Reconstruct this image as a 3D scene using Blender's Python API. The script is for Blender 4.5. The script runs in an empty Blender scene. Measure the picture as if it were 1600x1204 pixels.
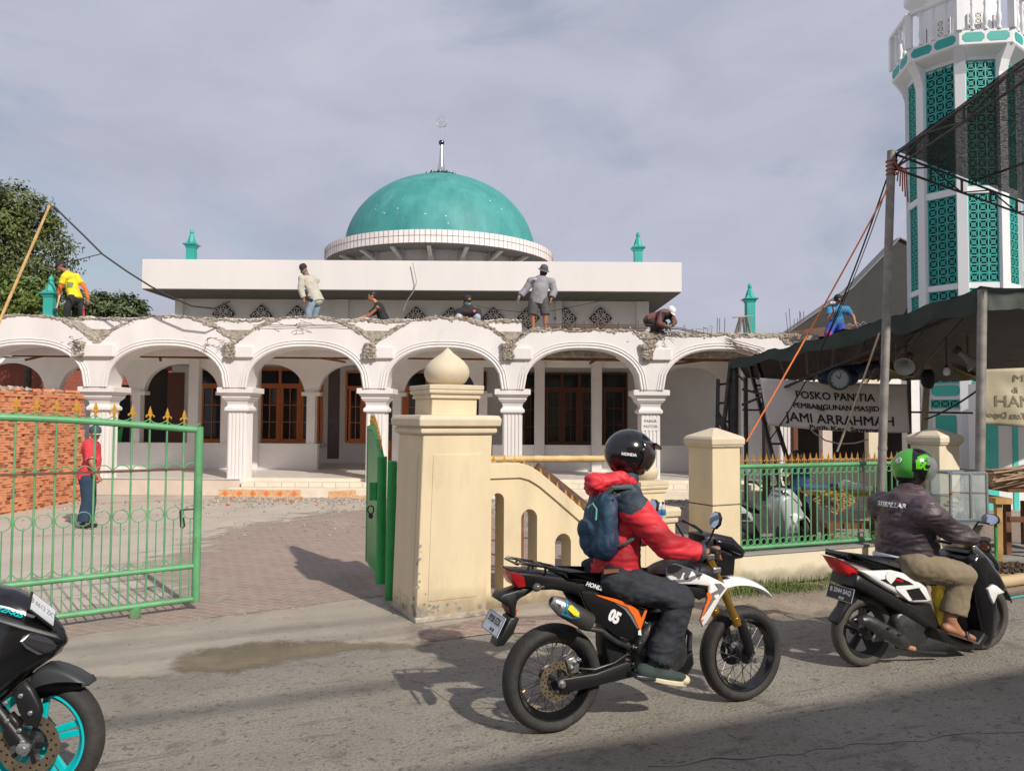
import bpy, bmesh, math, random
from mathutils import Vector, Matrix, Quaternion, noise
V = Vector
R = random.Random(11)
rad = math.radians
C = bpy.context.scene.collection
# ------------------------------------------------------------------ camera
PITCH, ROLL, H, FPX = 2.3, 0.35, 1.8, 1200.0
cd = bpy.data.cameras.new('camera'); cam = bpy.data.objects.new('camera', cd); C.objects.link(cam)
cd.sensor_width = 36; cd.lens = 36*FPX/1600; cd.clip_start = 0.05; cd.clip_end = 2000
CM = Matrix.Translation((0, 0, H)) @ Matrix.Rotation(rad(90+PITCH), 4, 'X') @ Matrix.Rotation(rad(ROLL), 4, 'Z')
cam.matrix_world = CM
bpy.context.scene.camera = cam
# ------------------------------------------------------------------ sun and sky
EL = 37.0
SD = V((0.612*math.cos(rad(EL)), -0.791*math.cos(rad(EL)), math.sin(rad(EL)))).normalized()
sl = bpy.data.lights.new('sun', 'SUN'); sl.energy = 4.2; sl.angle = rad(0.9); sl.color = (1, .925, .82)
so = bpy.data.objects.new('sun', sl); C.objects.link(so)
so.rotation_euler = SD.to_track_quat('Z', 'Y').to_euler()
W = bpy.data.worlds.new('World'); bpy.context.scene.world = W; W.use_nodes = True
nt = W.node_tree; nt.nodes.clear()
def N(t, ty, **k):
    n = t.nodes.new(ty)
    for a, b in k.items():
        if a.startswith('i_'): n.inputs[a[2:].replace('_', ' ')].default_value = b
        else: setattr(n, a, b)
    return n
sky = N(nt, 'ShaderNodeTexSky', sky_type='NISHITA', sun_disc=False, sun_elevation=rad(EL),
        sun_rotation=math.atan2(SD.x, SD.y), air_density=1.3, dust_density=2.0)
bg1 = N(nt, 'ShaderNodeBackground'); bg1.inputs[1].default_value = 0.10
nt.links.new(sky.outputs[0], bg1.inputs[0])
tc = N(nt, 'ShaderNodeTexCoord'); mp = N(nt, 'ShaderNodeMapping'); mp.inputs['Scale'].default_value = (1.0, 1.0, 2.3)
mp.inputs['Rotation'].default_value = (0.25, .32, .4)
nt.links.new(tc.outputs['Generated'], mp.inputs[0])
n1 = N(nt, 'ShaderNodeTexNoise'); n1.inputs['Scale'].default_value = 2.7; n1.inputs['Detail'].default_value = 9; n1.inputs['Roughness'].default_value = .52; n1.inputs['Distortion'].default_value = .5
nt.links.new(mp.outputs[0], n1.inputs[0])
r1 = N(nt, 'ShaderNodeValToRGB'); r1.color_ramp.elements[0].position = .33; r1.color_ramp.elements[1].position = .50
r1.color_ramp.elements[0].color = (.36, .36, .36, 1)
nt.links.new(n1.outputs[0], r1.inputs[0])
n2 = N(nt, 'ShaderNodeTexNoise'); n2.inputs['Scale'].default_value = 5; n2.inputs['Detail'].default_value = 9; n2.inputs['Distortion'].default_value = .4
nt.links.new(mp.outputs[0], n2.inputs[0])
r2 = N(nt, 'ShaderNodeValToRGB')
r2.color_ramp.elements[0].position = .30; r2.color_ramp.elements[0].color = (.365, .385, .475, 1)
r2.color_ramp.elements[1].position = .72; r2.color_ramp.elements[1].color = (.46, .47, .56, 1)
nt.links.new(n2.outputs[0], r2.inputs[0])
bg2 = N(nt, 'ShaderNodeBackground'); bg2.inputs[1].default_value = 1.12
nt.links.new(r2.outputs[0], bg2.inputs[0])
mx = N(nt, 'ShaderNodeMixShader'); wo = N(nt, 'ShaderNodeOutputWorld')
nt.links.new(r1.outputs[0], mx.inputs[0]); nt.links.new(bg1.outputs[0], mx.inputs[1]); nt.links.new(bg2.outputs[0], mx.inputs[2])
nt.links.new(mx.outputs[0], wo.inputs[0])
S = bpy.context.scene
S.view_settings.view_transform = 'Standard'; S.view_settings.look = 'None'; S.view_settings.exposure = 0.08; S.view_settings.gamma = 1
S.render.engine = 'CYCLES'
try:
    S.cycles.max_bounces = 6; S.cycles.transparent_max_bounces = 12
except Exception: pass
# ------------------------------------------------------------------ helpers
def ray(px, py):
    d = CM.to_3x3() @ V(((px-800)/FPX, -(py-602)/FPX, -1)); return d
def at(px, py, Y):
    d = ray(px, py); t = Y/d.y; return V((d.x*t, Y, H+d.z*t))
def gp(px, py, z=0.0):
    d = ray(px, py); t = (z-H)/d.z; return V((d.x*t, d.y*t, z))
def hit(px, py, P, n):
    d = ray(px, py); o = V((0, 0, H)); t = (P-o).dot(n)/d.dot(n); return o+d*t
def nrm(v): return V(v).normalized()

MATS = {}
def M(name, col, rough=.65, metal=0, var=.12, sc=4, bump=.1, bs=60, col2=None, coat=0, alpha=1, trans=0, emis=0, stretch=None, dark=None, base=None):
    m = bpy.data.materials.new(name); m.use_nodes = True; t = m.node_tree; b = t.nodes['Principled BSDF']
    MATS[name] = m
    tc = N(t, 'ShaderNodeTexCoord'); src = tc.outputs['Object']
    if stretch:
        mp = N(t, 'ShaderNodeMapping'); mp.inputs['Scale'].default_value = stretch; t.links.new(src, mp.inputs[0]); src = mp.outputs[0]
    c = V(col[:3]); a = c*(1-var); d = V(col2) if col2 else c*(1+var)
    n = N(t, 'ShaderNodeTexNoise'); n.inputs['Scale'].default_value = sc; n.inputs['Detail'].default_value = 7; n.inputs['Roughness'].default_value = .62
    t.links.new(src, n.inputs[0])
    rp = N(t, 'ShaderNodeValToRGB'); rp.color_ramp.elements[0].position = .34; rp.color_ramp.elements[1].position = .68
    rp.color_ramp.elements[0].color = (*[max(0, x) for x in a], 1); rp.color_ramp.elements[1].color = (*[min(1, x) for x in d], 1)
    t.links.new(n.outputs[0], rp.inputs[0]); out = rp.outputs[0]
    if dark:   # blotches of dirt: (colour, scale, lo, hi, amount)
        n3 = N(t, 'ShaderNodeTexNoise'); n3.inputs['Scale'].default_value = dark[1]; n3.inputs['Detail'].default_value = 9; n3.inputs['Roughness'].default_value = .7
        t.links.new(src, n3.inputs[0])
        r3 = N(t, 'ShaderNodeValToRGB'); r3.color_ramp.elements[0].position = dark[2]; r3.color_ramp.elements[1].position = dark[3]
        r3.color_ramp.elements[1].color = (dark[4],)*3+(1,)
        t.links.new(n3.outputs[0], r3.inputs[0])
        mm = N(t, 'ShaderNodeMix', data_type='RGBA'); t.links.new(r3.outputs[0], mm.inputs[0]); t.links.new(out, mm.inputs[6]); mm.inputs[7].default_value = (*dark[0], 1)
        out = mm.outputs[2]
    if base:   # splash dirt near the ground: (colour, height, amount)
        sp = N(t, 'ShaderNodeSeparateXYZ'); t.links.new(tc.outputs['Object'], sp.inputs[0]); n4 = N(t, 'ShaderNodeTexNoise'); n4.inputs['Scale'].default_value = 6; n4.inputs['Detail'].default_value = 8; t.links.new(tc.outputs['Object'], n4.inputs[0])
        ma = N(t, 'ShaderNodeMath', operation='MULTIPLY_ADD'); ma.inputs[1].default_value = -base[1]*1.6; t.links.new(n4.outputs[0], ma.inputs[0]); t.links.new(sp.outputs[2], ma.inputs[2])
        mr = N(t, 'ShaderNodeMapRange'); mr.inputs[1].default_value = base[1]*.1; mr.inputs[2].default_value = -base[1]*.8; mr.inputs[3].default_value = 0; mr.inputs[4].default_value = base[2]; t.links.new(ma.outputs[0], mr.inputs[0])
        mm = N(t, 'ShaderNodeMix', data_type='RGBA'); t.links.new(mr.outputs[0], mm.inputs[0]); t.links.new(out, mm.inputs[6]); mm.inputs[7].default_value = (*base[0], 1); out = mm.outputs[2]
    t.links.new(out, b.inputs['Base Color'])
    b.inputs['Roughness'].default_value = rough; b.inputs['Metallic'].default_value = metal
    if coat: b.inputs['Coat Weight'].default_value = coat; b.inputs['Coat Roughness'].default_value = .06
    if alpha < 1: b.inputs['Alpha'].default_value = alpha
    if trans: b.inputs['Transmission Weight'].default_value = trans
    if emis: b.inputs['Emission Color'].default_value = (*col[:3], 1); b.inputs['Emission Strength'].default_value = emis
    if bump:
        n2 = N(t, 'ShaderNodeTexNoise'); n2.inputs['Scale'].default_value = bs; n2.inputs['Detail'].default_value = 5
        t.links.new(src, n2.inputs[0])
        bp_ = N(t, 'ShaderNodeBump'); bp_.inputs['Strength'].default_value = min(1, bump*2); bp_.inputs['Distance'].default_value = .01
        t.links.new(n2.outputs[0], bp_.inputs['Height']); t.links.new(bp_.outputs[0], b.inputs['Normal'])
    return m

TM = {}
def thing(name, label, cat, loc=(0, 0, 0), rotz=0, group=None):
    o = bpy.data.objects.new(name, None); C.objects.link(o); o.empty_display_size = .1
    o.location = loc; o.rotation_euler = (0, 0, rotz)
    o['label'] = label; o['category'] = cat
    if group: o['group'] = group
    TM[o.name] = Matrix.Translation(V(loc)) @ Matrix.Rotation(rotz, 4, 'Z')
    return o
def tag(o, label, cat, group=None, kind=None):
    if label: o['label'] = label
    if cat: o['category'] = cat
    if group: o['group'] = group
    if kind: o['kind'] = kind
    return o
def link(name, me, parent=None, local=False, mats=None):
    o = bpy.data.objects.new(name, me); C.objects.link(o)
    for m in (mats or []): me.materials.append(m)
    if parent is not None:
        o.parent = parent
        if not local:
            p = parent; T = Matrix.Identity(4)
            if p.name in TM: T = TM[p.name]
            TMo = TM[p.name] if p.name in TM else T
            o.matrix_parent_inverse = TMo.inverted()
        else: pass
        TM[o.name] = Matrix.Identity(4) if not local else (TM[parent.name] if parent.name in TM else Matrix.Identity(4))
        if local: TM[o.name] = TM.get(parent.name, Matrix.Identity(4))
    else: TM[o.name] = Matrix.Identity(4)
    return o
def cp(o, parent=None, loc=None):
    """copy of a thing or part with all its children"""
    c = o.copy(); C.objects.link(c)
    if parent is not None: c.parent = parent
    for ch in [x for x in bpy.data.objects if x.parent == o]: cp(ch, c)
    return c

class MB:
    def __init__(s): s.v = []; s.f = []; s.mi = []; s.cur = 0
    def add(s, vs, fs):
        b = len(s.v); s.v += [tuple(v) for v in vs]; s.f += [tuple(b+i for i in f) for f in fs]; s.mi += [s.cur]*len(fs); return s
    def box(s, a, b, T=None):
        x0, y0, z0 = a; x1, y1, z1 = b
        vs = [V(p) for p in ((x0,y0,z0),(x1,y0,z0),(x1,y1,z0),(x0,y1,z0),(x0,y0,z1),(x1,y0,z1),(x1,y1,z1),(x0,y1,z1))]
        if T is not None: vs = [T @ v for v in vs]
        return s.add(vs, [(0,3,2,1),(4,5,6,7),(0,1,5,4),(1,2,6,5),(2,3,7,6),(3,0,4,7)])
    def bar(s, p, q, w, h=None, up=(0, 0, 1)):
        p = V(p); q = V(q); h = h or w; d = (q-p); L = d.length; d.normalize(); u = V(up)
        x = d.cross(u)
        if x.length < 1e-3: x = d.cross(V((1, 0, 0)))
        x.normalize(); z = x.cross(d)
        vs = []
        for c in (p, q):
            for a, b in ((-1,-1),(1,-1),(1,1),(-1,1)): vs.append(c+x*a*w/2+z*b*h/2)
        return s.add(vs, [(0,1,2,3),(7,6,5,4),(0,4,5,1),(1,5,6,2),(2,6,7,3),(3,7,4,0)])
    def tube(s, pts, r, n=8, closed=False, flat=1.0):
        pts = [V(p) for p in pts]; k = len(pts); rs = r if isinstance(r, (list, tuple)) else [r]*k
        vs = []; fs = []; ref = None
        for i, p in enumerate(pts):
            a = pts[i-1] if (i or closed) else p; b = pts[(i+1) % k] if (i < k-1 or closed) else p
            t = (b-a)
            if t.length < 1e-9: t = V((0, 0, 1))
            t.normalize()
            if ref is None:
                ref = t.cross(V((0, 0, 1)))
                if ref.length < .05: ref = t.cross(V((1, 0, 0)))
            x = ref - t*ref.dot(t)
            if x.length < 1e-6: x = t.orthogonal()
            x.normalize(); y = t.cross(x); ref = x
            for j in range(n):
                an = 2*math.pi*j/n; vs.append(p+(x*math.cos(an)+y*math.sin(an)*flat)*rs[i])
        for i in range(k if closed else k-1):
            for j in range(n):
                a = i*n+j; b = i*n+(j+1) % n; c = ((i+1) % k)*n+(j+1) % n; d = ((i+1) % k)*n+j; fs.append((a, b, c, d))
        if not closed: fs.append(tuple(range(n-1, -1, -1))); fs.append(tuple((k-1)*n+j for j in range(n)))
        return s.add(vs, fs)
    def lathe(s, prof, T=None, n=24, ph=0.0, arc=None):
        """prof: (r, z) pairs about local z"""
        vs = []; fs = []; k = len(prof)
        for r, z in prof:
            for j in range(n):
                a = ph+2*math.pi*j/n; v = V((r*math.cos(a), r*math.sin(a), z)); vs.append(T @ v if T is not None else v)
        for i in range(k-1):
            for j in range(n): fs.append((i*n+j, i*n+(j+1) % n, (i+1)*n+(j+1) % n, (i+1)*n+j))
        if prof[0] == prof[-1]: return s.add(vs, fs)
        if prof[0][0] > 1e-4: fs.append(tuple(range(n-1, -1, -1)))
        if prof[-1][0] > 1e-4: fs.append(tuple((k-1)*n+j for j in range(n)))
        return s.add(vs, fs)
    def sq(s, prof, T=None, ph=math.pi/4):
        return s.lathe([(r*1.41421, z) for r, z in prof], T, 4, ph)
    def ext(s, poly, d):
        """polygon (3D points) extruded by vector d"""
        poly = [V(p) for p in poly]; d = V(d); k = len(poly)
        return s.add(poly+[p+d for p in poly], [tuple(range(k))[::-1], tuple(range(k, 2*k))]+[(i, (i+1) % k, k+(i+1) % k, k+i) for i in range(k)])
    def poly(s, pts): return s.add(pts, [tuple(range(len(pts)))])
    def wall(s, top, bot, d):
        """strip between two polylines, thickened by vector d"""
        d = V(d); k = len(top); t = [V(p) for p in top]; b = [V(p) for p in bot]
        vs = t+b+[p+d for p in t]+[p+d for p in b]; fs = []
        for i in range(k-1):
            fs.append((i, k+i, k+i+1, i+1)); fs.append((2*k+i+1, 3*k+i+1, 3*k+i, 2*k+i))
            fs.append((i, i+1, 2*k+i+1, 2*k+i)); fs.append((k+i+1, k+i, 3*k+i, 3*k+i+1))
        fs.append((0, 2*k, 3*k, k)); fs.append((k-1, 2*k-1, 4*k-1, 3*k-1))
        return s.add(vs, fs)
    def ball(s, c, r, n=12, T=None):
        r = (r, r, r) if not isinstance(r, (list, tuple, V)) else r
        prof = []; vs = []; fs = []; m = max(4, n//2)
        for i in range(m+1):
            a = math.pi*i/m
            for j in range(n):
                b = 2*math.pi*j/n; v = V((math.sin(a)*math.cos(b)*r[0], math.sin(a)*math.sin(b)*r[1], -math.cos(a)*r[2]))
                if T is not None: v = T @ v
                vs.append(V(c)+v)
        for i in range(m):
            for j in range(n): fs.append((i*n+j, i*n+(j+1) % n, (i+1)*n+(j+1) % n, (i+1)*n+j))
        return s.add(vs, fs)
    def build(s, name, mat, parent=None, smooth=40, bevel=0, seg=2, local=False, T=None, jitter=0, weld=True):
        me = bpy.data.meshes.new(name)
        vs = s.v if T is None else [tuple(T @ V(v)) for v in s.v]
        me.from_pydata(vs, [], s.f)
        mats = mat if isinstance(mat, (list, tuple)) else [mat]
        if len(mats) > 1:
            for p, i in zip(me.polygons, s.mi): p.material_index = i
        bm = bmesh.new(); bm.from_mesh(me)
        if weld: bmesh.ops.remove_doubles(bm, verts=bm.verts, dist=1e-5)
        bmesh.ops.recalc_face_normals(bm, faces=bm.faces)
        bm.to_mesh(me); bm.free()
        if smooth:
            for p in me.polygons: p.use_smooth = True
            try: me.set_sharp_from_angle(angle=rad(smooth))
            except Exception: pass
        o = link(name, me, parent, local, mats)
        if bevel:
            b = o.modifiers.new('bevel', 'BEVEL'); b.width = bevel; b.segments = seg; b.limit_method = 'ANGLE'; b.angle_limit = rad(35)
        return o

def text(s, size, mat, parent, T, name='lettering', ex=.003, local=False, align='CENTER', bold=0, sx=1.0, shear=0, mirror=False):
    cu = bpy.data.curves.new('t', 'FONT'); cu.body = s; cu.size = size; cu.extrude = ex; cu.align_x = align; cu.align_y = 'CENTER'; cu.offset = bold; cu.shear = shear
    cu.resolution_u = 3
    o = bpy.data.objects.new('t', cu); C.objects.link(o)
    dg = bpy.context.evaluated_depsgraph_get(); dg.update()
    me = bpy.data.meshes.new_from_object(o.evaluated_get(dg)); bpy.data.objects.remove(o)
    me.transform(T @ Matrix.Diagonal((-sx if mirror else sx, 1, 1, 1))); me.materials.clear()
    return link(name, me, parent, local, [mat])
def frame(o, x, y):
    """matrix with local x, y axes and origin; z = x cross y"""
    x = nrm(x); z = x.cross(V(y)).normalized(); y = z.cross(x); m = Matrix.Identity(4)
    for i, c in enumerate((x, y, z)):
        for j in range(3): m[j][i] = c[j]
    m.translation = V(o); return m
def capsule(mb, p, q, r0, r1, n=14, flat0=False, flat1=False, sq=1.0, side=None):
    """tapered round-ended limb; flat = open cut end; sq squashes across 'side'"""
    p = V(p); q = V(q); d = q-p; L = d.length
    if L < 1e-5: d = V((0, 0, 1)); L = 1e-5
    d = d.normalized()
    if side is None: x = d.orthogonal().normalized()
    else:
        x = V(side)-d*V(side).dot(d); x.normalize()
    y = d.cross(x); prof = []
    if flat0: prof.append((r0*.6, 0)); prof.append((r0, 0))
    else:
        for i in range(4): a = i*math.pi/8; prof.append((r0*math.sin(a)+1e-5, -r0*math.cos(a)))
        prof.append((r0, 0))
    prof.append((r1, L))
    if flat1: prof.append((r1*.6, L))
    else:
        for i in range(1, 5): a = i*math.pi/8; prof.append((r1*math.cos(a)+1e-5, L+r1*math.sin(a)))
    T = Matrix.Identity(4)
    for j in range(3): T[j][0] = x[j]; T[j][1] = y[j]*sq; T[j][2] = d[j]; T[j][3] = p[j]
    mb.lathe(prof, T, n)
def organic(name, mb, vox, mat, parent, it=4, fold=0, fs=9, local=False, T=None, fdir=(1, 1, 1), dec=0):
    """fuse overlapping shapes into one continuous skin"""
    me = bpy.data.meshes.new(name); me.from_pydata(mb.v, [], mb.f)
    bm = bmesh.new(); bm.from_mesh(me); bmesh.ops.recalc_face_normals(bm, faces=bm.faces); bm.to_mesh(me); bm.free()
    o = bpy.data.objects.new('tmp', me); C.objects.link(o)
    r = o.modifiers.new('r', 'REMESH'); r.mode = 'VOXEL'; r.voxel_size = vox
    s_ = o.modifiers.new('s', 'SMOOTH'); s_.factor = .6; s_.iterations = it
    dg = bpy.context.evaluated_depsgraph_get(); dg.update()
    m2 = bpy.data.meshes.new_from_object(o.evaluated_get(dg)); bpy.data.objects.remove(o)
    m2.materials.clear(); m2.name = name
    if fold:
        fd = V(fdir)
        for v, nn in [(v, v.normal.copy()) for v in m2.vertices]:
            c = v.co; q = V((c.x*fd.x, c.y*fd.y, c.z*fd.z))*fs
            w = noise.noise(q)*.6+abs(noise.noise(q*2.1+V((5, 3, 1))))*.5
            v.co = c+nn*(w*fold)
    for p in m2.polygons: p.use_smooth = True
    if T is not None: m2.transform(T)
    return link(name, m2, parent, local, [mat])

# ------------------------------------------------------------------ materials
m_white = M('white_paint', (.72, .69, .675), .75, var=.06, sc=1.3, bump=.08, bs=18, dark=((.50, .46, .42), 1.6, .56, .80, .45), stretch=(1, 1, .45), base=((.42, .36, .30), .35, .7))
m_white2 = M('white_shade_paint', (.80, .78, .76), .8, var=.05, sc=2, bump=.04)
m_fascia = M('fascia_paint', (.70, .67, .655), .7, var=.05, sc=.6, bump=.05, bs=9, dark=((.55, .50, .47), 1.6, .55, .85, .45), stretch=(1, 1, .18))
m_conc = M('broken_concrete', (.34, .295, .245), .95, var=.4, sc=9, bump=.9, bs=28, col2=(.50, .445, .37), dark=((.12, .10, .085), 7, .55, .72, .7))
m_conc2 = M('grey_render', (.27, .265, .25), .9, var=.16, sc=.5, bump=.15, bs=20, dark=((.17, .17, .16), .35, .48, .8, .6))
m_cream = M('cream_paint', (.68, .565, .375), .7, var=.06, sc=3, bump=.09, bs=14, dark=((.40, .32, .21), 3.2, .56, .80, .5), stretch=(1, 1, .35), base=((.20, .155, .10), .22, .85))
m_cream2 = M('cream_paint_weathered', (.70, .62, .46), .75, var=.07, sc=3, bump=.09, bs=16, dark=((.32, .28, .21), 3, .54, .8, .55), stretch=(1, 1, .4), base=((.19, .16, .12), .2, .85))
m_teal = M('teal_paint', (.03, .36, .315), .5, var=.12, sc=1.5, bump=.04, bs=20)
m_dome = M('dome_paint', (.035, .255, .25), .6, var=.14, sc=1.6, bump=.1, bs=3, col2=(.07, .31, .30), dark=((.12, .33, .32), 2.2, .56, .72, .6), stretch=(1, 1, .5))
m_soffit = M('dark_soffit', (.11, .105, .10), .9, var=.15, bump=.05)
m_hallw = M('grey_hall_paint', (.78, .785, .79), .8, var=.05, sc=1, bump=.03, dark=((.6, .58, .56), .8, .6, .8, .4))
m_drum = M('weathered_drum', (.34, .33, .31), .85, var=.12, sc=1.5, bump=.06)
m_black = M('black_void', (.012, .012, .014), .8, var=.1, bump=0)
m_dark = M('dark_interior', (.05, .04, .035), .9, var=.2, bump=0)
m_wood = M('orange_brown_wood', (.70, .20, .05), .45, var=.2, sc=6, bump=.1, bs=30, stretch=(8, 8, 1))
m_wood2 = M('dark_brown_wood', (.16, .05, .025), .5, var=.2, sc=6, bump=.1, stretch=(8, 8, 1))
m_glass = M('dark_window_glass', (.018, .026, .028), .08, var=.3, sc=1, bump=0)
m_ply = M('plywood', (.62, .50, .30), .8, var=.2, sc=2, bump=.1)
m_beam = M('old_timber', (.22, .10, .05), .8, var=.35, sc=5, bump=.3)
m_tile = M('white_floor_tile', (.66, .61, .56), .35, var=.08, sc=3, bump=.03)
m_beige = M('beige_plinth', (.62, .52, .44), .8, var=.08, sc=2, bump=.1)
m_green = M('green_gate_paint', (.11, .335, .15), .48, var=.2, sc=4, bump=.08, bs=30, dark=((.15, .10, .06), 7, .60, .72, .75), base=((.16, .13, .08), .12, .7))
m_green2 = M('green_gate_paint_deep', (.02, .30, .075), .4, var=.15, sc=5, bump=.05, dark=((.10, .12, .06), 5, .66, .76, .6))
m_gold2 = M('shaded_gold_paint', (.42, .21, .035), .5, metal=.3, var=.3, sc=40, bump=.1)  # gold of the fence points, darkened so the colour carries their shade
m_gold = M('gold_paint', (.62, .33, .045), .38, metal=.35, var=.25, sc=40, bump=.1)
m_steel = M('galvanised_steel', (.34, .32, .30), .5, metal=.5, var=.25, sc=8, bump=.1)
m_post = M('weathered_post', (.27, .25, .23), .6, metal=.3, var=.3, sc=6, bump=.1, dark=((.22, .12, .07), 5, .6, .75, .6))
m_chrome = M('polished_metal', (.75, .73, .72), .18, metal=1, var=.1, sc=6, bump=0)
m_ropeo = M('orange_rope', (.75, .20, .05), .8, bump=.2)
m_wire = M('black_cable', (.02, .02, .022), .6, bump=0)
m_rope = M('pale_rope', (.52, .44, .33), .9, bump=.2)
m_bamboo = M('bamboo', (.62, .41, .17), .5, var=.25, sc=5, bump=.1)
m_dsteel = M('dark_painted_steel', (.055, .05, .048), .6, metal=.3, var=.4, sc=9, bump=.1)
m_rust = M('rusty_steel', (.15, .085, .06), .8, metal=.3, var=.3, sc=20, bump=.2)
# ------------------------------------------------------------------ ground, road, yard
def struct(o): o['kind'] = 'structure'; return o
def sheet(name, pts, z, mat, jit=0, sub=0.4, kind='structure', lab=None):
    P = []
    k = len(pts)
    for i in range(k):
        a = V((pts[i][0], pts[i][1], 0)); b = V((pts[(i+1) % k][0], pts[(i+1) % k][1], 0)); L = (b-a).length
        n = max(1, min(80, int(L/sub))) if jit else 1
        for j in range(n):
            p = a.lerp(b, j/n)
            if jit:
                q = p*1.1; d = (b-a).normalized(); nn = V((-d.y, d.x, 0))
                p = p+nn*(noise.noise(q)*jit+noise.noise(q*4)*jit*.5)
            P.append((p.x, p.y, z))
    mb = MB(); mb.poly(P); o = mb.build(name, mat, smooth=0, weld=False); o['kind'] = kind
    if lab: o['label'] = lab
    return o
def softsheet(name, pts, z, mat, nx, ny, fall, amp, mx=1.0, bias=.5, box=None):
    P2 = [V((x, y, 0)) for x, y in pts]; pad = .2; k = len(P2)
    x0, x1, y0, y1 = box or (min(p.x for p in P2)-pad, max(p.x for p in P2)+pad, min(p.y for p in P2)-pad, max(p.y for p in P2)+pad)
    def sd(p):
        d = 99; ins = False
        for i in range(k):
            a, b = P2[i], P2[(i+1) % k]; ab = b-a; t = max(0, min(1, (p-a).dot(ab)/ab.length_squared)); d = min(d, (p-a-ab*t).length)
            if (a.y > p.y) != (b.y > p.y) and p.x < (b.x-a.x)*(p.y-a.y)/(b.y-a.y)+a.x: ins = not ins
        return d if ins else -d
    mb = MB(); al = []
    for j in range(ny+1):
        for i in range(nx+1):
            p = V((x0+(x1-x0)*i/nx, y0+(y1-y0)*j/ny, 0)); mb.v.append((p.x, p.y, z)); al.append(max(0, min(1, bias+sd(p)*fall+amp*(noise.noise(p*3)+.8*noise.noise(p*9)+.6*noise.noise(p*25))))*mx)
    fs = [(j*(nx+1)+i, j*(nx+1)+i+1, (j+1)*(nx+1)+i+1, (j+1)*(nx+1)+i) for j in range(ny) for i in range(nx)]; mb.f = fs; mb.mi = [0]*len(fs)
    o = mb.build(name, mat, smooth=0, weld=False); at_ = o.data.attributes.new('cover', 'FLOAT', 'POINT')
    for i, a in enumerate(al): at_.data[i].value = a
    t = mat.node_tree; an = N(t, 'ShaderNodeAttribute', attribute_name='cover'); t.links.new(an.outputs['Fac'], t.nodes['Principled BSDF'].inputs['Alpha']); o['kind'] = 'structure'
    return o
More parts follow.
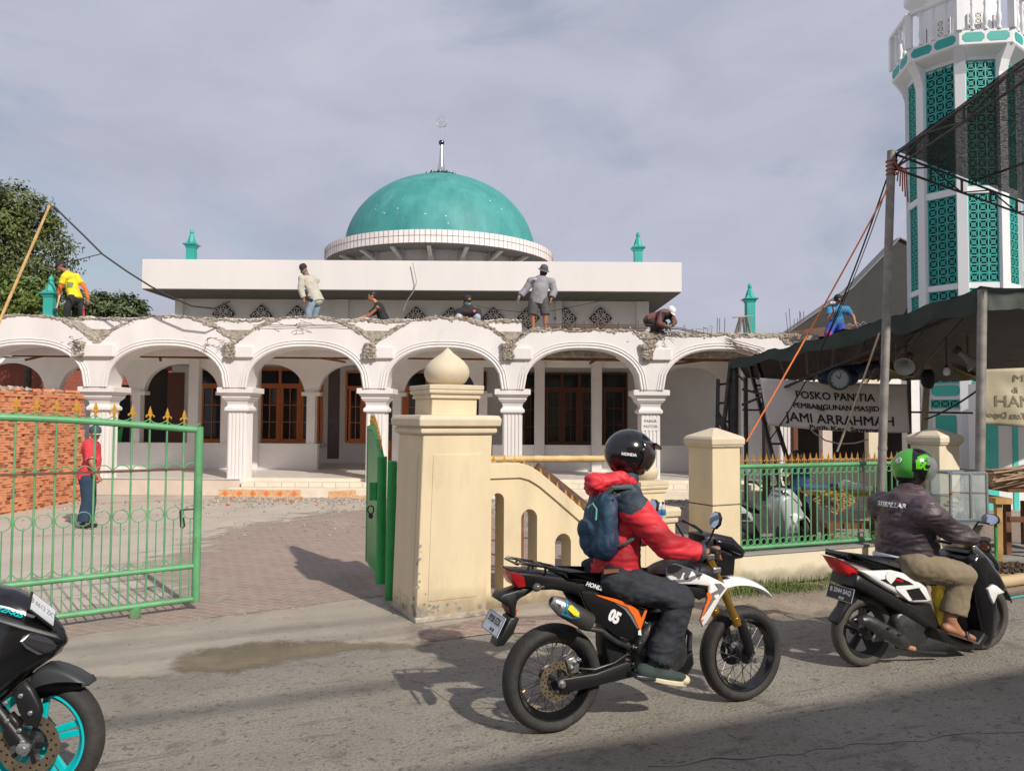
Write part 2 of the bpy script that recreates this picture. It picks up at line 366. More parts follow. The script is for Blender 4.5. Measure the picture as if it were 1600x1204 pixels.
def groundmat(name, base, specs, bump=.4):
    """specs: list of (type, scale, lo, hi, colour, amount)"""
    m = bpy.data.materials.new(name); m.use_nodes = True; t = m.node_tree; b = t.nodes['Principled BSDF']
    tc = N(t, 'ShaderNodeTexCoord'); mp = N(t, 'ShaderNodeMapping'); mp.inputs['Rotation'].default_value = (0, 0, rad(-22)); t.links.new(tc.outputs['Object'], mp.inputs[0])
    rgb = N(t, 'ShaderNodeRGB'); rgb.outputs[0].default_value = (*base, 1); out = rgb.outputs[0]; hsrc = None
    for ty, sc, lo, hi, col, am in specs:
        src = mp.outputs[0]
        if ty in ('vor', 'vor2'):
            nz = N(t, 'ShaderNodeTexNoise'); nz.inputs['Scale'].default_value = sc*.7; t.links.new(src, nz.inputs[0])
            va = N(t, 'ShaderNodeMix', data_type='RGBA'); va.inputs[0].default_value = .12
            t.links.new(src, va.inputs[6]); t.links.new(nz.outputs['Color'], va.inputs[7])
            n = N(t, 'ShaderNodeTexVoronoi'); n.inputs['Scale'].default_value = sc; n.inputs['Randomness'].default_value = 1; t.links.new(va.outputs[2], n.inputs[0]); o_ = n.outputs['Distance']
        elif ty == 'streak':
            m2 = N(t, 'ShaderNodeMapping'); m2.inputs['Scale'].default_value = (.18, 1, 1); t.links.new(src, m2.inputs[0])
            n = N(t, 'ShaderNodeTexNoise'); n.inputs['Scale'].default_value = sc; n.inputs['Detail'].default_value = 8; n.inputs['Roughness'].default_value = .65; t.links.new(m2.outputs[0], n.inputs[0]); o_ = n.outputs[0]
        elif ty == 'brick':
            n = N(t, 'ShaderNodeTexBrick'); n.inputs['Scale'].default_value = sc; n.inputs['Mortar Size'].default_value = .014; n.inputs['Color1'].default_value = (0, 0, 0, 1); n.inputs['Color2'].default_value = (.32, .32, .32, 1); n.inputs['Mortar'].default_value = (1, 1, 1, 1)
            n.inputs['Brick Width'].default_value = .42; n.inputs['Row Height'].default_value = .21; n.offset = .5
            m2 = N(t, 'ShaderNodeMapping'); m2.inputs['Rotation'].default_value = (0, 0, rad(45)); t.links.new(src, m2.inputs[0])
            t.links.new(m2.outputs[0], n.inputs[0]); o_ = n.outputs[0]; hsrc = n.outputs['Fac']
        elif ty == 'gradx':
            sp = N(t, 'ShaderNodeSeparateXYZ'); t.links.new(tc.outputs['Object'], sp.inputs[0])
            nz = N(t, 'ShaderNodeTexNoise'); nz.inputs['Scale'].default_value = .8; nz.inputs['Detail'].default_value = 6; t.links.new(src, nz.inputs[0])
            ma = N(t, 'ShaderNodeMath', operation='MULTIPLY_ADD'); ma.inputs[1].default_value = sc; t.links.new(nz.outputs[0], ma.inputs[0]); t.links.new(sp.outputs[0], ma.inputs[2])
            mr = N(t, 'ShaderNodeMapRange'); mr.inputs[1].default_value = lo; mr.inputs[2].default_value = hi; t.links.new(ma.outputs[0], mr.inputs[0]); o_ = mr.outputs[0]; lo, hi = 0, 1
        else:
            n = N(t, 'ShaderNodeTexNoise'); n.inputs['Scale'].default_value = sc; n.inputs['Detail'].default_value = 10; n.inputs['Roughness'].default_value = .68; t.links.new(src, n.inputs[0]); o_ = n.outputs[0]
        r = N(t, 'ShaderNodeValToRGB'); r.color_ramp.elements[0].position = min(lo, hi); r.color_ramp.elements[1].position = max(lo, hi)
        a, c = ((0,)*3+(1,), (am,)*3+(1,))
        if lo > hi: a, c = c, a
        r.color_ramp.elements[0].color = a; r.color_ramp.elements[1].color = c
        t.links.new(o_, r.inputs[0])
        mm = N(t, 'ShaderNodeMix', data_type='RGBA'); t.links.new(r.outputs[0], mm.inputs[0]); t.links.new(out, mm.inputs[6]); mm.inputs[7].default_value = (*col, 1); out = mm.outputs[2]
    t.links.new(out, b.inputs['Base Color']); b.inputs['Roughness'].default_value = .92
    n = N(t, 'ShaderNodeTexNoise'); n.inputs['Scale'].default_value = 45; n.inputs['Detail'].default_value = 7; t.links.new(mp.outputs[0], n.inputs[0])
    bu = N(t, 'ShaderNodeBump'); bu.inputs['Strength'].default_value = bump; bu.inputs['Distance'].default_value = .015
    t.links.new(n.outputs[0], bu.inputs['Height']); t.links.new(bu.outputs[0], b.inputs['Normal'])
    return m
g_ground = groundmat('dusty_ground', (.33, .28, .23), [('noise', 1.2, .4, .65, (.42, .37, .31), .8), ('noise', 9, .55, .7, (.20, .17, .14), .5)])
g_road = groundmat('worn_asphalt', (.245, .22, .182), [('noise', 1.5, .40, .66, (.305, .278, .235), .8), ('streak', 1.1, .50, .64, (.20, .18, .15), .6), ('noise', 60, .45, .62, (.15, .138, .12), .55),
    ('vor', 17, .27, .13, (.085, .075, .064), .75), ('vor', 34, .31, .15, (.10, .09, .078), .75), ('vor', 60, .25, .10, (.33, .30, .27), .4), ('streak', 7, .57, .66, (.10, .084, .07), .7), ('noise', 3.4, .57, .66, (.115, .098, .08), .65), ('noise', 11, .62, .68, (.09, .078, .066), .7), ('noise', .7, .56, .70, (.15, .13, .11), .4)], .8)
g_apron = groundmat('concrete_apron', (.36, .315, .26), [('noise', 1.3, .4, .65, (.27, .24, .20), .8), ('streak', 1.6, .52, .62, (.21, .185, .15), .6), ('noise', 6, .58, .7, (.17, .14, .10), .6), ('noise', 50, .5, .7, (.26, .23, .2), .4)], .5)
g_yard = groundmat('brick_pavers', (.285, .20, .165), [('noise', 2.5, .4, .65, (.24, .175, .15), .8), ('brick', 2.2, 0, 1, (.40, .34, .29), .8), ('noise', 1.1, .54, .72, (.40, .345, .29), .75),
    ('noise', 14, .62, .72, (.48, .43, .38), .6), ('gradx', -3.0, -5.5, -3.2, (.285, .20, .165), 0.0)], .35)
g_sand = groundmat('sandy_concrete', (.47, .415, .35), [('noise', .9, .4, .66, (.38, .33, .275), .8), ('noise', 18, .60, .7, (.52, .48, .43), .5), ('streak', 1.2, .55, .7, (.28, .23, .19), .6)], .4)
g_mud = groundmat('mud', (.17, .135, .085), [('noise', 4, .4, .6, (.235, .19, .13), .8)], .6)
g_shoulder = groundmat('dirt_shoulder', (.25, .20, .155), [('noise', 2, .4, .6, (.34, .28, .215), .8), ('noise', 12, .55, .65, (.14, .11, .085), .7)], .9)
DR = V((.927, .375, 0))
mb = MB(); mb.poly([(-300, -120, 0), (300, -120, 0), (300, 500, 0), (-300, 500, 0)]); struct(mb.build('ground', g_ground, smooth=0))
L0 = V((-.77, 6.17, 0)); NR = V((-DR.y, DR.x, 0))
rp = [L0-DR*45, L0+DR*45, L0+DR*45-NR*8.5, L0-DR*45-NR*8.5]
sheet('road', [(p.x, p.y) for p in rp], .002, g_road, jit=.06, sub=.6)
def gpl(l): return [(gp(*p).x, gp(*p).y) for p in l]
softsheet('concrete_apron', gpl([(-300, 1100), (0, 1066), (270, 1060), (450, 1032), (650, 1006), (656, 974), (600, 930), (530, 938), (387, 958), (200, 972), (0, 985), (-300, 1008)]), .004, g_apron, 220, 90, 6, .8)
A_ = gp(-900, 1040); B_ = gp(-900, 800)
sheet('paved_yard', [(-3.9, 6.0), (gp(387, 958).x, gp(387, 958).y), (gp(600, 930).x, gp(600, 930).y), (-.2, 7.9), (2.2, 8.1), (9, 11), (9, 17.2), (-3.4, 17.2), (-5.2, 12)], .006, g_yard, jit=.08, sub=.3)
softsheet('sandy_yard', [(-12, 4.6), (-3.9, 6.45), (-3.3, 7.4), (-4.1, 9.0), (-4.4, 12), (-3.2, 14.5), (2, 15.2), (9, 15), (14, 17.2), (-14, 17.2)], .009, g_sand, 260, 140, 1.6, .9, box=(-14, 10, 5, 17.2))
tag(softsheet('mud_patch', gpl([(285, 1050), (262, 1030), (330, 1012), (430, 1002), (520, 1000), (600, 1003), (640, 1010), (560, 1020), (450, 1032), (370, 1052)]), .0065, g_mud, 150, 60, 7, .55, .8, .2), 'damp brown mud stain on the concrete apron before the gate', None, kind='stuff')
sheet('paver_path', gpl([(655, 985), (765, 965), (900, 960), (905, 985), (760, 992), (660, 1004)]), .009, g_yard, jit=.03, sub=.1)
sh = gpl([(880, 975), (1000, 965), (1240, 965), (1600, 930), (2200, 900)])
up = gpl([(2200, 850), (1600, 868), (1370, 888), (1160, 905), (1000, 925), (880, 940)])
softsheet('dirt_shoulder', sh+up, .006, g_shoulder, 180, 60, 4, .6)

m_crack = M('crack_dirt', (.055, .048, .04), .95, bump=0)
for pts_ in (((1010, 1198), (1150, 1186), (1260, 1176), (1380, 1160), (1500, 1152), (1620, 1140)), ((640, 1062), (700, 1090), (735, 1125), (790, 1140))):
    P_ = []
    for a, b in zip(pts_, pts_[1:]):
        a, b = gp(*a), gp(*b); P_ += [a.lerp(b, k/14) for k in range(14)]
    q = [p+V((noise.noise(p*6)*.05, noise.noise(p*6+V((9, 0, 0)))*.05, .0032)) for p in P_]; w = [.002+.006*abs(noise.noise(p*5+V((3, 3, 0)))) for p in P_]; mb = MB(); mb.add([p+V((0, w_, 0)) for p, w_ in zip(q, w)]+[p-V((0, w_, 0)) for p, w_ in zip(q, w)], [(i, i+1, len(q)+i+1, len(q)+i) for i in range(len(q)-1)]); struct(mb.build('road_crack', m_crack, smooth=0, weld=False))
# ------------------------------------------------------------------ grass and rubble (stuff)
m_grass = M('grass_blades', (.10, .17, .03), .6, var=.4, sc=20, bump=0, col2=(.20, .26, .06))
mb = MB()
ga = gp(1060, 928); gb = gp(1480, 897)
for i in range(9000):
    t = R.random(); base = ga.lerp(gb, t); w = R.gauss(0, .14)
    dens = noise.noise(V((base.x*1.3, w*3, 0)))
    if dens < .02 and R.random() < .8: continue
    p = base+V((.38*-1, 1, 0)).normalized()*(w-.04)
    h = R.uniform(.02, .065)*(1.7 if w > .08 else 1); a = R.uniform(0, 6.28); l = R.uniform(.0, .06)
    s_ = V((math.cos(a), math.sin(a), 0)); d = V((-s_.y, s_.x, 0))*.004
    m_ = p+s_*l*.4+V((0, 0, h*.6)); e = p+s_*l+V((0, 0, h))
    mb.add([p-d, p+d, m_+d*.8, m_-d*.8, e], [(0, 1, 2, 3), (3, 2, 4)])
tag(mb.build('grass', m_grass, smooth=0, weld=False), 'short green grass and weeds along the foot of the low fence wall', None, kind='stuff')
m_rub = M('rubble', (.34, .29, .24), .95, var=.35, sc=14, bump=.4, col2=(.52, .47, .41))
mb = MB()
def stone(mb, c, s):
    T = Matrix.Rotation(R.uniform(0, 6), 3, V((R.random(), R.random(), R.random()+.1)).normalized())
    vs = [T @ V((x*R.uniform(.6, 1.2)*s, y*R.uniform(.5, 1.1)*s, z*R.uniform(.4, .9)*s))+V(c) for x in (-1, 1) for y in (-1, 1) for z in (-1, 1)]
    mb.add(vs, [(0,1,3,2),(4,6,7,5),(0,4,5,1),(2,3,7,6),(0,2,6,4),(1,5,7,3)])
for i in range(2600):
    x = R.uniform(-6.3, 6); y = 16.6-abs(R.gauss(0, 1))*.55
    if R.random() < .25: y = R.uniform(11, 16); x = R.uniform(-9, 5)
    stone(mb, (x, y, .02), R.choice((.012, .018, .02, .03)) if y > 14 else .012)
for i in range(200):
    p = gp(R.uniform(200, 1250), R.uniform(935, 1010)); stone(mb, (p.x, p.y, .01), R.uniform(.002, .007))
tag(mb.build('rubble', m_rub, smooth=0, weld=False), 'small pale stones and broken mortar scattered before the arcade steps', None, kind='stuff')
m_chip = M('brick_chip', (.50, .17, .07), .9, var=.3, sc=10, bump=.2)
mb = MB()
for i in range(40): stone(mb, (R.uniform(-6, 1), R.uniform(15.2, 16.6), .03), R.uniform(.02, .045))
tag(mb.build('brick_fragments', m_chip, smooth=0, weld=False), 'orange brick fragments lying in the rubble', None, kind='stuff')
mb = MB(); stone(mb, gp(801, 962)+V((0, 0, .03)), .045); tag(mb.build('broken_brick', m_chip, smooth=0), 'broken orange brick piece on the pavers behind the licence plate of the motorcycle', 'brick')

# ------------------------------------------------------------------ mosque
YF = 17.0; SC = YF/1200
mos = thing('mosque', 'white mosque under demolition with teal dome and arched front porch', 'mosque', (-2.7, 17, 0))
def cx(px, Y=YF): return (px-800)/FPX*Y
def zz(py, px=800, Y=YF): return at(px, py, Y).z
cols = [-70, 148, 366, 585, 801, 1019, 1237]
HW = 109*SC
# columns
def column(px, parent):
    x = cx(px); y = YF+.42; T = Matrix.Translation((x, y, 0))
    mb = MB(); w = .205
    mb.box((x-w, y-w, .0), (x+w, y+w, 1.90))
    for sx in (-1, 1):
        for k in range(5):   # flutes as thin raised ribs
            u = (k-2)*.082
            mb.box((x+u-.024, y-w-.016, .12), (x+u+.024, y-w, 1.84)); mb.box((x+sx*w, y+u-.024, .12), (x+sx*(w+.016), y+u+.024, 1.84))
    c = mb.build('column', m_white, parent, smooth=0, bevel=.004, seg=1)
    mb = MB(); mb.sq([(.215, 1.86), (.27, 1.89), (.27, 1.95), (.23, 1.99), (.22, 2.03), (.24, 2.09), (.29, 2.14), (.30, 2.17), (.315, 2.17), (.315, 2.22), (.34, 2.24), (.36, 2.28), (.40, 2.285), (.40, 2.40), (.33, 2.41)], T)
    mb.build('capital', m_white, c, smooth=0, bevel=.006)
    return c
for i, p in enumerate(cols):
    c = column(p, mos)
    if p == 1019:
        mb = MB(); mb.box((cx(p)-.20, YF+.42-.205-.019, 1.50), (cx(p)+.20, YF+.42-.205, 1.80)); mb.build('plain_band', m_white, c, smooth=0)
        for k, s_ in enumerate(('PARKIR', 'MOTOR')):
            text(s_, .085, M('sign_ink%d' % k, (.12, .08, .07), .8, bump=0), c, frame((cx(p), YF+.42-.205-.022, 1.71-.12*k), (1, 0, 0), (0, 0, 1)), ex=.002)
def roughband(mb, pts, wu, wd, y):
    """broken concrete face following a line, with ragged edges and depth"""
    P = []
    for a, b in zip(pts, pts[1:]): P += [a.lerp(b, k/6) for k in range(6)]
    P.append(pts[-1]); rows = 7; vs = []; k = len(P)
    for i, p in enumerate(P):
        d = (P[min(i+1, k-1)]-P[max(i-1, 0)]).normalized(); nv = V((-d.z, 0, d.x)); q = V((p.x*7, 0, p.z*7)); wr_ = 1+1.3*noise.noise(q*.35)
        for r in range(rows):
            f = r/(rows-1); e = (-wd*wr_+(wu+wd)*wr_*f)+(.030*noise.noise(q*1.6+V((0, f*2, 3)))+.018*noise.noise(q*5+V((0, f*5, 9))) if r in (0, rows-1) else .01*noise.noise(q*4+V((0, f*9, 1))))
            yy = y-.010-.030*noise.noise(q*2.2+V((0, f*3, 7)))-.025*abs(noise.noise(q*5.5+V((0, f*7, 2))))
            vs.append(V((p.x, 0, p.z))+nv*e+V((0, yy if 0 < r < rows-1 else y+.02, 0)))
    fs = [(i*rows+r, i*rows+r+1, (i+1)*rows+r+1, (i+1)*rows+r) for i in range(k-1) for r in range(rows-1)]
    # top surface going back
    b0 = len(vs); vs += [V((vs[i*rows+rows-1].x, y+.60, vs[i*rows+rows-1].z+.02*noise.noise(vs[i*rows+rows-1]*9))) for i in range(k)]
    fs += [(i*rows+rows-1, b0+i, b0+i+1, (i+1)*rows+rows-1) for i in range(k-1)]
    mb.add(vs, fs)
def Ez(u): return 3.98-.60*(abs(u)/HW)**2.5
def Iz(u):
    q = min(1, abs(u)/(HW*.83)); return 2.40+.90*(1-q**2.4)**(1/2.3)
us = [HW*math.sin(math.pi/2*(-1+2*i/48)) for i in range(49)]
us = sorted(set([round(u, 4) for u in us]+[-HW*.83, HW*.83]))
top_cut = {5: 3.62, 4: 3.72}
for b in range(6):
    c = (cx(cols[b])+cx(cols[b+1]))/2; hw = (cx(cols[b+1])-cx(cols[b]))/2; k = hw/HW
    mb = MB(); tp = []; bt = []
    for u in us:
        z = Ez(u)
        if b in top_cut: z = min(z, top_cut[b]+noise.noise(V((c+u, 1, 3)))*.03)
        if b == 4: z = max(z, 3.45+.2*(1-abs(u)/HW))
        z += noise.noise(V(((c+u)*4, b, 0)))*.025+noise.noise(V(((c+u)*14, b, 0)))*.015
        tp.append((c+u*k, YF, z)); bt.append((c+u*k, YF, Iz(u) if abs(u) < HW*.83 else 2.40))
    mb.wall(tp, bt, (0, .62, 0)); arch = mb.build('arch', m_white, mos, smooth=30)
    mb = MB()
    for off, r in ((.035, .022), (.10, .018), (.155, .011)):
        pts = []
        for u in us:
            if abs(u) > HW*.83: continue
            e = (u/(HW*.83)); n_ = V((e*abs(e)**.6, 0, 1.0-abs(e)**3+.02)).normalized()
            pts.append((c+u*k+n_.x*off, YF-.006, Iz(u)+n_.z*off))
        mb.tube(pts, r, 6)
    mb.build('moulding', m_white, arch, smooth=50)
    # jagged broken edge that follows the arch and the parapet line
    mb = MB(); pts = []; rs = []
    n = 70
    for i in range(n+1):
        u = -HW+2*HW*i/n; z = Ez(u)
        if b in top_cut: z = min(z, top_cut[b]); z = max(z, 3.45+.2*(1-abs(u)/HW))
        pts.append(V((c+u*k, YF+.16, z+.0+noise.noise(V((u*5, b*3, 1)))*.03))); rs.append(.075*(1+noise.noise(V((u*9, b*7, 2)))*.7))
    for i in range(n):
        pass
    roughband(mb, pts, .030, .042, YF)
    for j in range(160):
        p = R.choice(pts)+V((R.uniform(-.03, .03), 0, R.uniform(-.07, .05))); p.y = YF+R.uniform(-.02, .30); stone(mb, p, R.uniform(.008, .026))
    mb.build('broken_edge', m_conc, arch, smooth=25, weld=False)
# back wall of the parapet with jagged top
def jag(x, amp=.05): return amp*noise.noise(V((x*2.2, 0, 5)))+amp*.6*noise.noise(V((x*9, 3, 5)))+amp*.3*noise.noise(V((x*25, 3, 5)))
x0 = cx(-70)-.5; x1 = cx(801)+.2; n = 330; tp = []; bt = []
for i in range(n+1):
    x = x0+(x1-x0)*i/n; z = 4.02+jag(x, .05)
    g = (x-cx(475))/.8
    if -.7 < g < 1.2 and abs(g) < .8: z -= .03
    if x < cx(95): z -= .02
    tp.append((x, YF+.62, z)); bt.append((x, YF+.62, 3.15))
mb = MB(); mb.wall(tp, bt, (0, .2, 0)); par = mb.build('parapet', m_white, mos, smooth=0)
mb = MB(); roughband(mb, [V((x0+(x1-x0)*i/160, 0, 3.985+jag(x0+(x1-x0)*i/160, .05))) for i in range(161)], .03, .04, YF+.62)
for i in range(700):
    x = R.uniform(x0, x1); k_ = max(0, noise.noise(V((x*1.7, 4, 4)))); stone(mb, (x, YF+.62+R.uniform(-.02, .2), 3.99+jag(x, .05)+R.uniform(-.05-.12*k_, .012)), R.uniform(.010, .032))
mb.build('broken_edge', m_conc, par, smooth=0, weld=False)
xa = x1; xb = cx(1290); n = 200; tp = []; bt = []
for i in range(n+1):
    x = xa+(xb-xa)*i/n; tp.append((x, YF+.36, 3.70+jag(x, .03))); bt.append((x, YF+.36, 3.15))
mb = MB(); mb.wall(tp, bt, (0, .2, 0)); slab = mb.build('slab_edge', m_conc, mos, smooth=0)
mb = MB(); roughband(mb, [V((xa+(xb-xa)*i/120, 0, 3.66+jag(xa+(xb-xa)*i/120, .03))) for i in range(121)], .045, .09, YF+.34)
for i in range(700):
    x = R.uniform(xa, xb); stone(mb, (x, YF+.36+R.uniform(-.03, .2), 3.68+R.uniform(-.11, .02)), R.uniform(.010, .032))
mb.build('broken_edge', m_conc, slab, smooth=0, weld=False)
# beam stumps at the columns
for i, p in enumerate(cols[1:6]):
    x = cx(p)+.02; mb = MB(); mb.box((x-.50, YF-.10, 3.06), (x+.42, YF+.3, 3.34)) if i == 0 else mb.box((x-.12, YF-.08, 3.06), (x+.40, YF+.3, 3.32))
    st = mb.build('beam_stump', m_white, mos, smooth=0, bevel=.02)
    mb = MB(); xs = x-.34 if i == 0 else x-.12
    roughband(mb, [V((xs-.0, 0, 3.05+.35*q_/12)) for q_ in range(13)], .12, .12, YF-.09)
    for j in range(160):
        stone(mb, (xs+R.uniform(-.12, .12), YF-.09+R.uniform(-.03, .06), R.uniform(3.05, 3.38)), R.uniform(.012, .030))
    mb.build('broken_concrete', m_conc, st, smooth=0, weld=False)
# roof deck and ceiling
mb = MB(); mb.box((cx(-70)-.5, YF+.55, 3.55), (cx(1290), 23.0, 3.74)); mb.build('roof_deck', m_conc, mos, smooth=0)
mb = MB(); mb.box((cx(-70)-.5, YF+1.5, 3.24), (cx(1290), 22.99, 3.30)); ce = mb.build('ceiling', m_white2, mos, smooth=0)
for b in range(6):
    c = (cx(cols[b])+cx(cols[b+1]))/2
    mb = MB(); mb.box((c-1.25, YF+.66, 3.22), (c+1.2, YF+1.48, 3.25)); mb.build('plywood_panel', m_ply, ce, smooth=0)
    mb = MB(); mb.bar((c-1.3, YF+1.55, 3.21), (c+1.3, YF+1.5, 3.19+R.uniform(-.02, .02)), .07, .09)
    mb.bar((c+R.uniform(-.9, .9), YF+1.2, 3.27), (c+R.uniform(-.9, .9), YF+1.0, 3.05), .05)
    mb.build('ceiling_beam', m_beam, ce, smooth=0)
# porch floor and steps
mb = MB(); mb.box((cx(-400), YF+.15, 0), (cx(366)+.1, 23, .36)); mb.box((cx(366)+.1, YF+.55, 0), (cx(1290), 23, .36)); mb.build('porch_plinth', m_beige, mos, smooth=0, bevel=.01)
mb = MB(); mb.box((cx(-400), YF+.13, .362), (cx(366)+.1, 22.99, .38)); mb.box((cx(366)+.1, YF+.50, .362), (cx(1290), 22.99, .38)); mb.build('tiled_floor', m_tile, mos, smooth=0)
m_tile2 = M('cream_step_tile', (.70, .62, .50), .5, var=.08, sc=4, bump=.02)
m_otile = M('orange_patterned_tile', (.62, .33, .15), .6, var=.2, sc=30, bump=.05, col2=(.78, .50, .28))
mb = MB(); mb.box((cx(366)+.15, YF+.12, .20), (cx(1290), YF+.50, .31)); mb.box((cx(366)+.15, YF+.42, .20), (cx(1290), YF+.499, .375))
stp = mb.build('step', m_tile2, mos, smooth=0, bevel=.006)
mb = MB()
for k in range(60):
    x = cx(366)+.15+k*.30; mb.box((x-.004, YF+.116, .205), (x+.004, YF+.12, .305))
mb.build('tile_joint', m_conc2, stp, smooth=0)
mb = MB(); mb.box((cx(366)-.05, YF-.14, 0), (cx(1290), YF+.12, .20)); st2 = mb.build('step', m_tile2, mos, smooth=0, bevel=.01)
xs = cx(352)
for k in range(11):
    if k in (6, 7): continue
    x = xs+k*.30+.1; mb = MB(); w = .149
    if k >= 8: z1_ = (.15, .17, .06)[k-8]
    else: z1_ = .17
    mb.ext([(x-w, YF-.145, .005), (x+w, YF-.145, .005), (x+w, YF-.145, z1_), (x-w, YF-.145, z1_*.96)], (0, .005, 0))
    tl = mb.build('patterned_tile', m_otile, st2, smooth=0)
    if k < 8:
        mb = MB(); mb.ext([(x-.07, YF-.149, .085), (x, YF-.149, .02), (x+.07, YF-.149, .085), (x, YF-.149, .15)], (0, .004, 0)); mb.ext([(x-.035, YF-.151, .085), (x, YF-.151, .05), (x+.035, YF-.151, .085), (x, YF-.151, .12)], (0, .003, 0)); mb.build('diamond_inlay', m_wood, tl, smooth=0)
# inner arcade on a low wall
YI = 20.0
def cI(px): return (px-800)/FPX*YI
mb = MB(); mb.box((cI(-250), YI, .38), (cI(497), YI+.2, 1.02)); mb.box((cI(770), YI, .38), (cI(1300), YI+.2, 1.02)); lw = mb.build('low_wall', m_white2, mos, smooth=0, bevel=.008)
mb = MB(); mb.box((cI(-250), YI-.05, 1.02), (cI(497), YI+.25, 1.06)); mb.box((cI(770), YI-.05, 1.02), (cI(1300), YI+.25, 1.06)); mb.build('coping', m_white2, lw, smooth=0)
piers = [-185, -55, 80, 213, 352, 486, 620, 755]
for p in piers+[1010, 1150]:
    x = cI(p); mb = MB(); mb.box((x-.11, YI-.01, .38), (x+.11, YI+.23, 2.46)); mb.box((x-.24, YI-.04, 2.30), (x+.24, YI+.26, 2.40)); mb.build('inner_pier', m_white2, mos, smooth=0, bevel=.006)
for p in (305, 398, 843, 932):
    x = cI(p); mb = MB(); mb.box((x-.13, YI-.12, .38), (x+.13, YI+.12, 3.24)); mb.build('inner_pillar', m_white, mos, smooth=0, bevel=.006)
def innerarch(pa, pb):
    a = cI(pa); b = cI(pb); c = (a+b)/2; hw = (b-a)/2-.2; tp = []; bt = []
    for i in range(41):
        x = a+(b-a)*i/40; u = min(1, abs(x-c)/hw); tp.append((x, YI+.02, 3.24)); bt.append((x, YI+.02, 2.40+.72*(1-u**2.1)**(1/2.1) if abs(x-c) < hw else 2.40))
    mb = MB(); mb.wall(tp, bt, (0, .2, 0)); mb.build('inner_arch', m_white2, mos, smooth=30)
for i in range(len(piers)-1): innerarch(piers[i], piers[i+1])
innerarch(1010, 1150); innerarch(1150, 1290)
mb = MB(); mb.box((cI(755), YI, 3.08), (cI(1010), YI+.2, 3.24)); mb.build('lintel', m_white2, mos, smooth=0)
# hall wall with windows
YW = 23.0
def cW(px): return (px-800)/FPX*YW
def zW(py, px=800): return at(px, py, YW).z
HX0, HX1 = -10.2, 4.05
mb = MB(); mb.box((HX0, YW, 0), (HX1, 34, 3.73)); hall = mb.build('hall_wall', m_white2, mos, smooth=0)
mb = MB(); mb.box((-9.50, 21.6, 3.745), (3.86, 34, 5.1)); mb.build('upper_wall', m_hallw, mos, smooth=0)
mb = MB(); mb.box((HX1, YW-.4, 0), (HX1+9, YW-.2, 3.3)); mb.build('wing_wall', m_white2, mos, smooth=0); mb = MB(); mb.box((HX0-9, YW+.5, 0), (HX0, YW+.7, 2.2)); mb.build('wing_wall', m_white2, mos, smooth=0)
def window(px0, px1, py0, py1, casem, mat, door=False):
    x0, x1 = cW(px0), cW(px1); z1, z0 = zW(py0, px0), zW(py1, px0); y = YW-.05
    mb = MB(); f = .055
    mb.box((x0, y-.04, z0), (x0+f, y+.05, z1)); mb.box((x1-f, y-.04, z0), (x1, y+.05, z1)); mb.box((x0+f, y-.04, z1-f), (x1-f, y+.05, z1)); mb.box((x0+f, y-.04, z0), (x1-f, y+.05, z0+f))
    zt = z1-.46; mb.box((x0+f, y-.045, zt-.06), (x1-f, y+.05, zt+.02))
    k = casem; w = (x1-x0-2*f)/k
    for j in range(1, k): mb.box((x0+f+w*j-.04, y-.043, z0+f), (x0+f+w*j+.04, y+.05, z1-f))
    win = mb.build('door' if door else 'window', mat, mos, smooth=0, bevel=.004, seg=1)
    for j in range(k):
        a = x0+f+w*j+.04; b = a+w-.08
        mb = MB(); zb = z0+f
        if door: mb.box((a, y-.02, zb), (b, y+.04, zb+.55)); zb += .55
        s_ = .06
        mb.box((a, y-.03, zb), (a+s_, y+.04, zt-.06)); mb.box((b-s_, y-.03, zb), (b, y+.04, zt-.06)); mb.box((a+s_, y-.03, zb), (b-s_, y+.04, zb+s_)); mb.box((a+s_, y-.03, zt-.06-s_), (b-s_, y+.04, zt-.06))
        mb.box(((a+b)/2-.012, y-.024, zb+s_), ((a+b)/2+.012, y+.03, zt-.06-s_))
        for q in (1, 2):
            zq = zb+s_+(zt-.06-s_-zb-s_)*q/3; mb.box((a+s_, y-.023, zq-.012), (b-s_, y+.03, zq+.012))
        mb.build('casement', mat, win, smooth=0)
    mb = MB(); mb.box((x0+f, y+.01, z0+f), (x1-f, y+.02, z1-f)); mb.build('pane', m_glass, win, smooth=0)
    return win
for a in ((312, 390, 576, 691, 2), (404, 505, 576, 691, 3), (541, 598, 580, 691, 2)): window(*a, m_wood)
window(600, 668, 580, 722, 2, m_wood, True)
for a in ((672, 760, 580, 692, 2), (812, 846, 582, 700, 1), (848, 935, 582, 695, 3), (938, 980, 582, 695, 1)): window(*a, m_wood2)
for a, b in ((404, 505), (312, 390), (848, 980)):
    mb = MB(); mb.box((cW(a)-.1, YW-.15, zW(698)), (cW(b)+.1, YW-.001, zW(698)+.07)); mb.build('window_sill', m_tile, mos, smooth=0)
for a, b, t, o_, mt in ((513, 531, 577, 718, M('grey_brown_tile', (.13, .10, .09), .4, bump=.02)), (165, 204, 605, 700, m_black), (226, 262, 580, 700, m_dark), (262, 288, 585, 700, m_wood2)):
    mb = MB(); mb.box((cW(a), YW-.02, zW(o_)), (cW(b), YW-.002, zW(t))); mb.build('wall_panel', mt, mos, smooth=0)  # the black and dark sheets paint in the gloom of openings
mb = MB(); mb.ext([(cW(176), YW-.03, zW(693)), (cW(192), YW-.03, zW(693)), (cW(195), YW-.03, zW(668)), (cW(186), YW-.03, zW(676))], (0, .008, 0)); mb.build('green_glass', M('green_glass', (.03, .5, .05), .2, bump=0), mos, smooth=0)
YU = 21.6
def cU(px): return (px-800)/FPX*YU
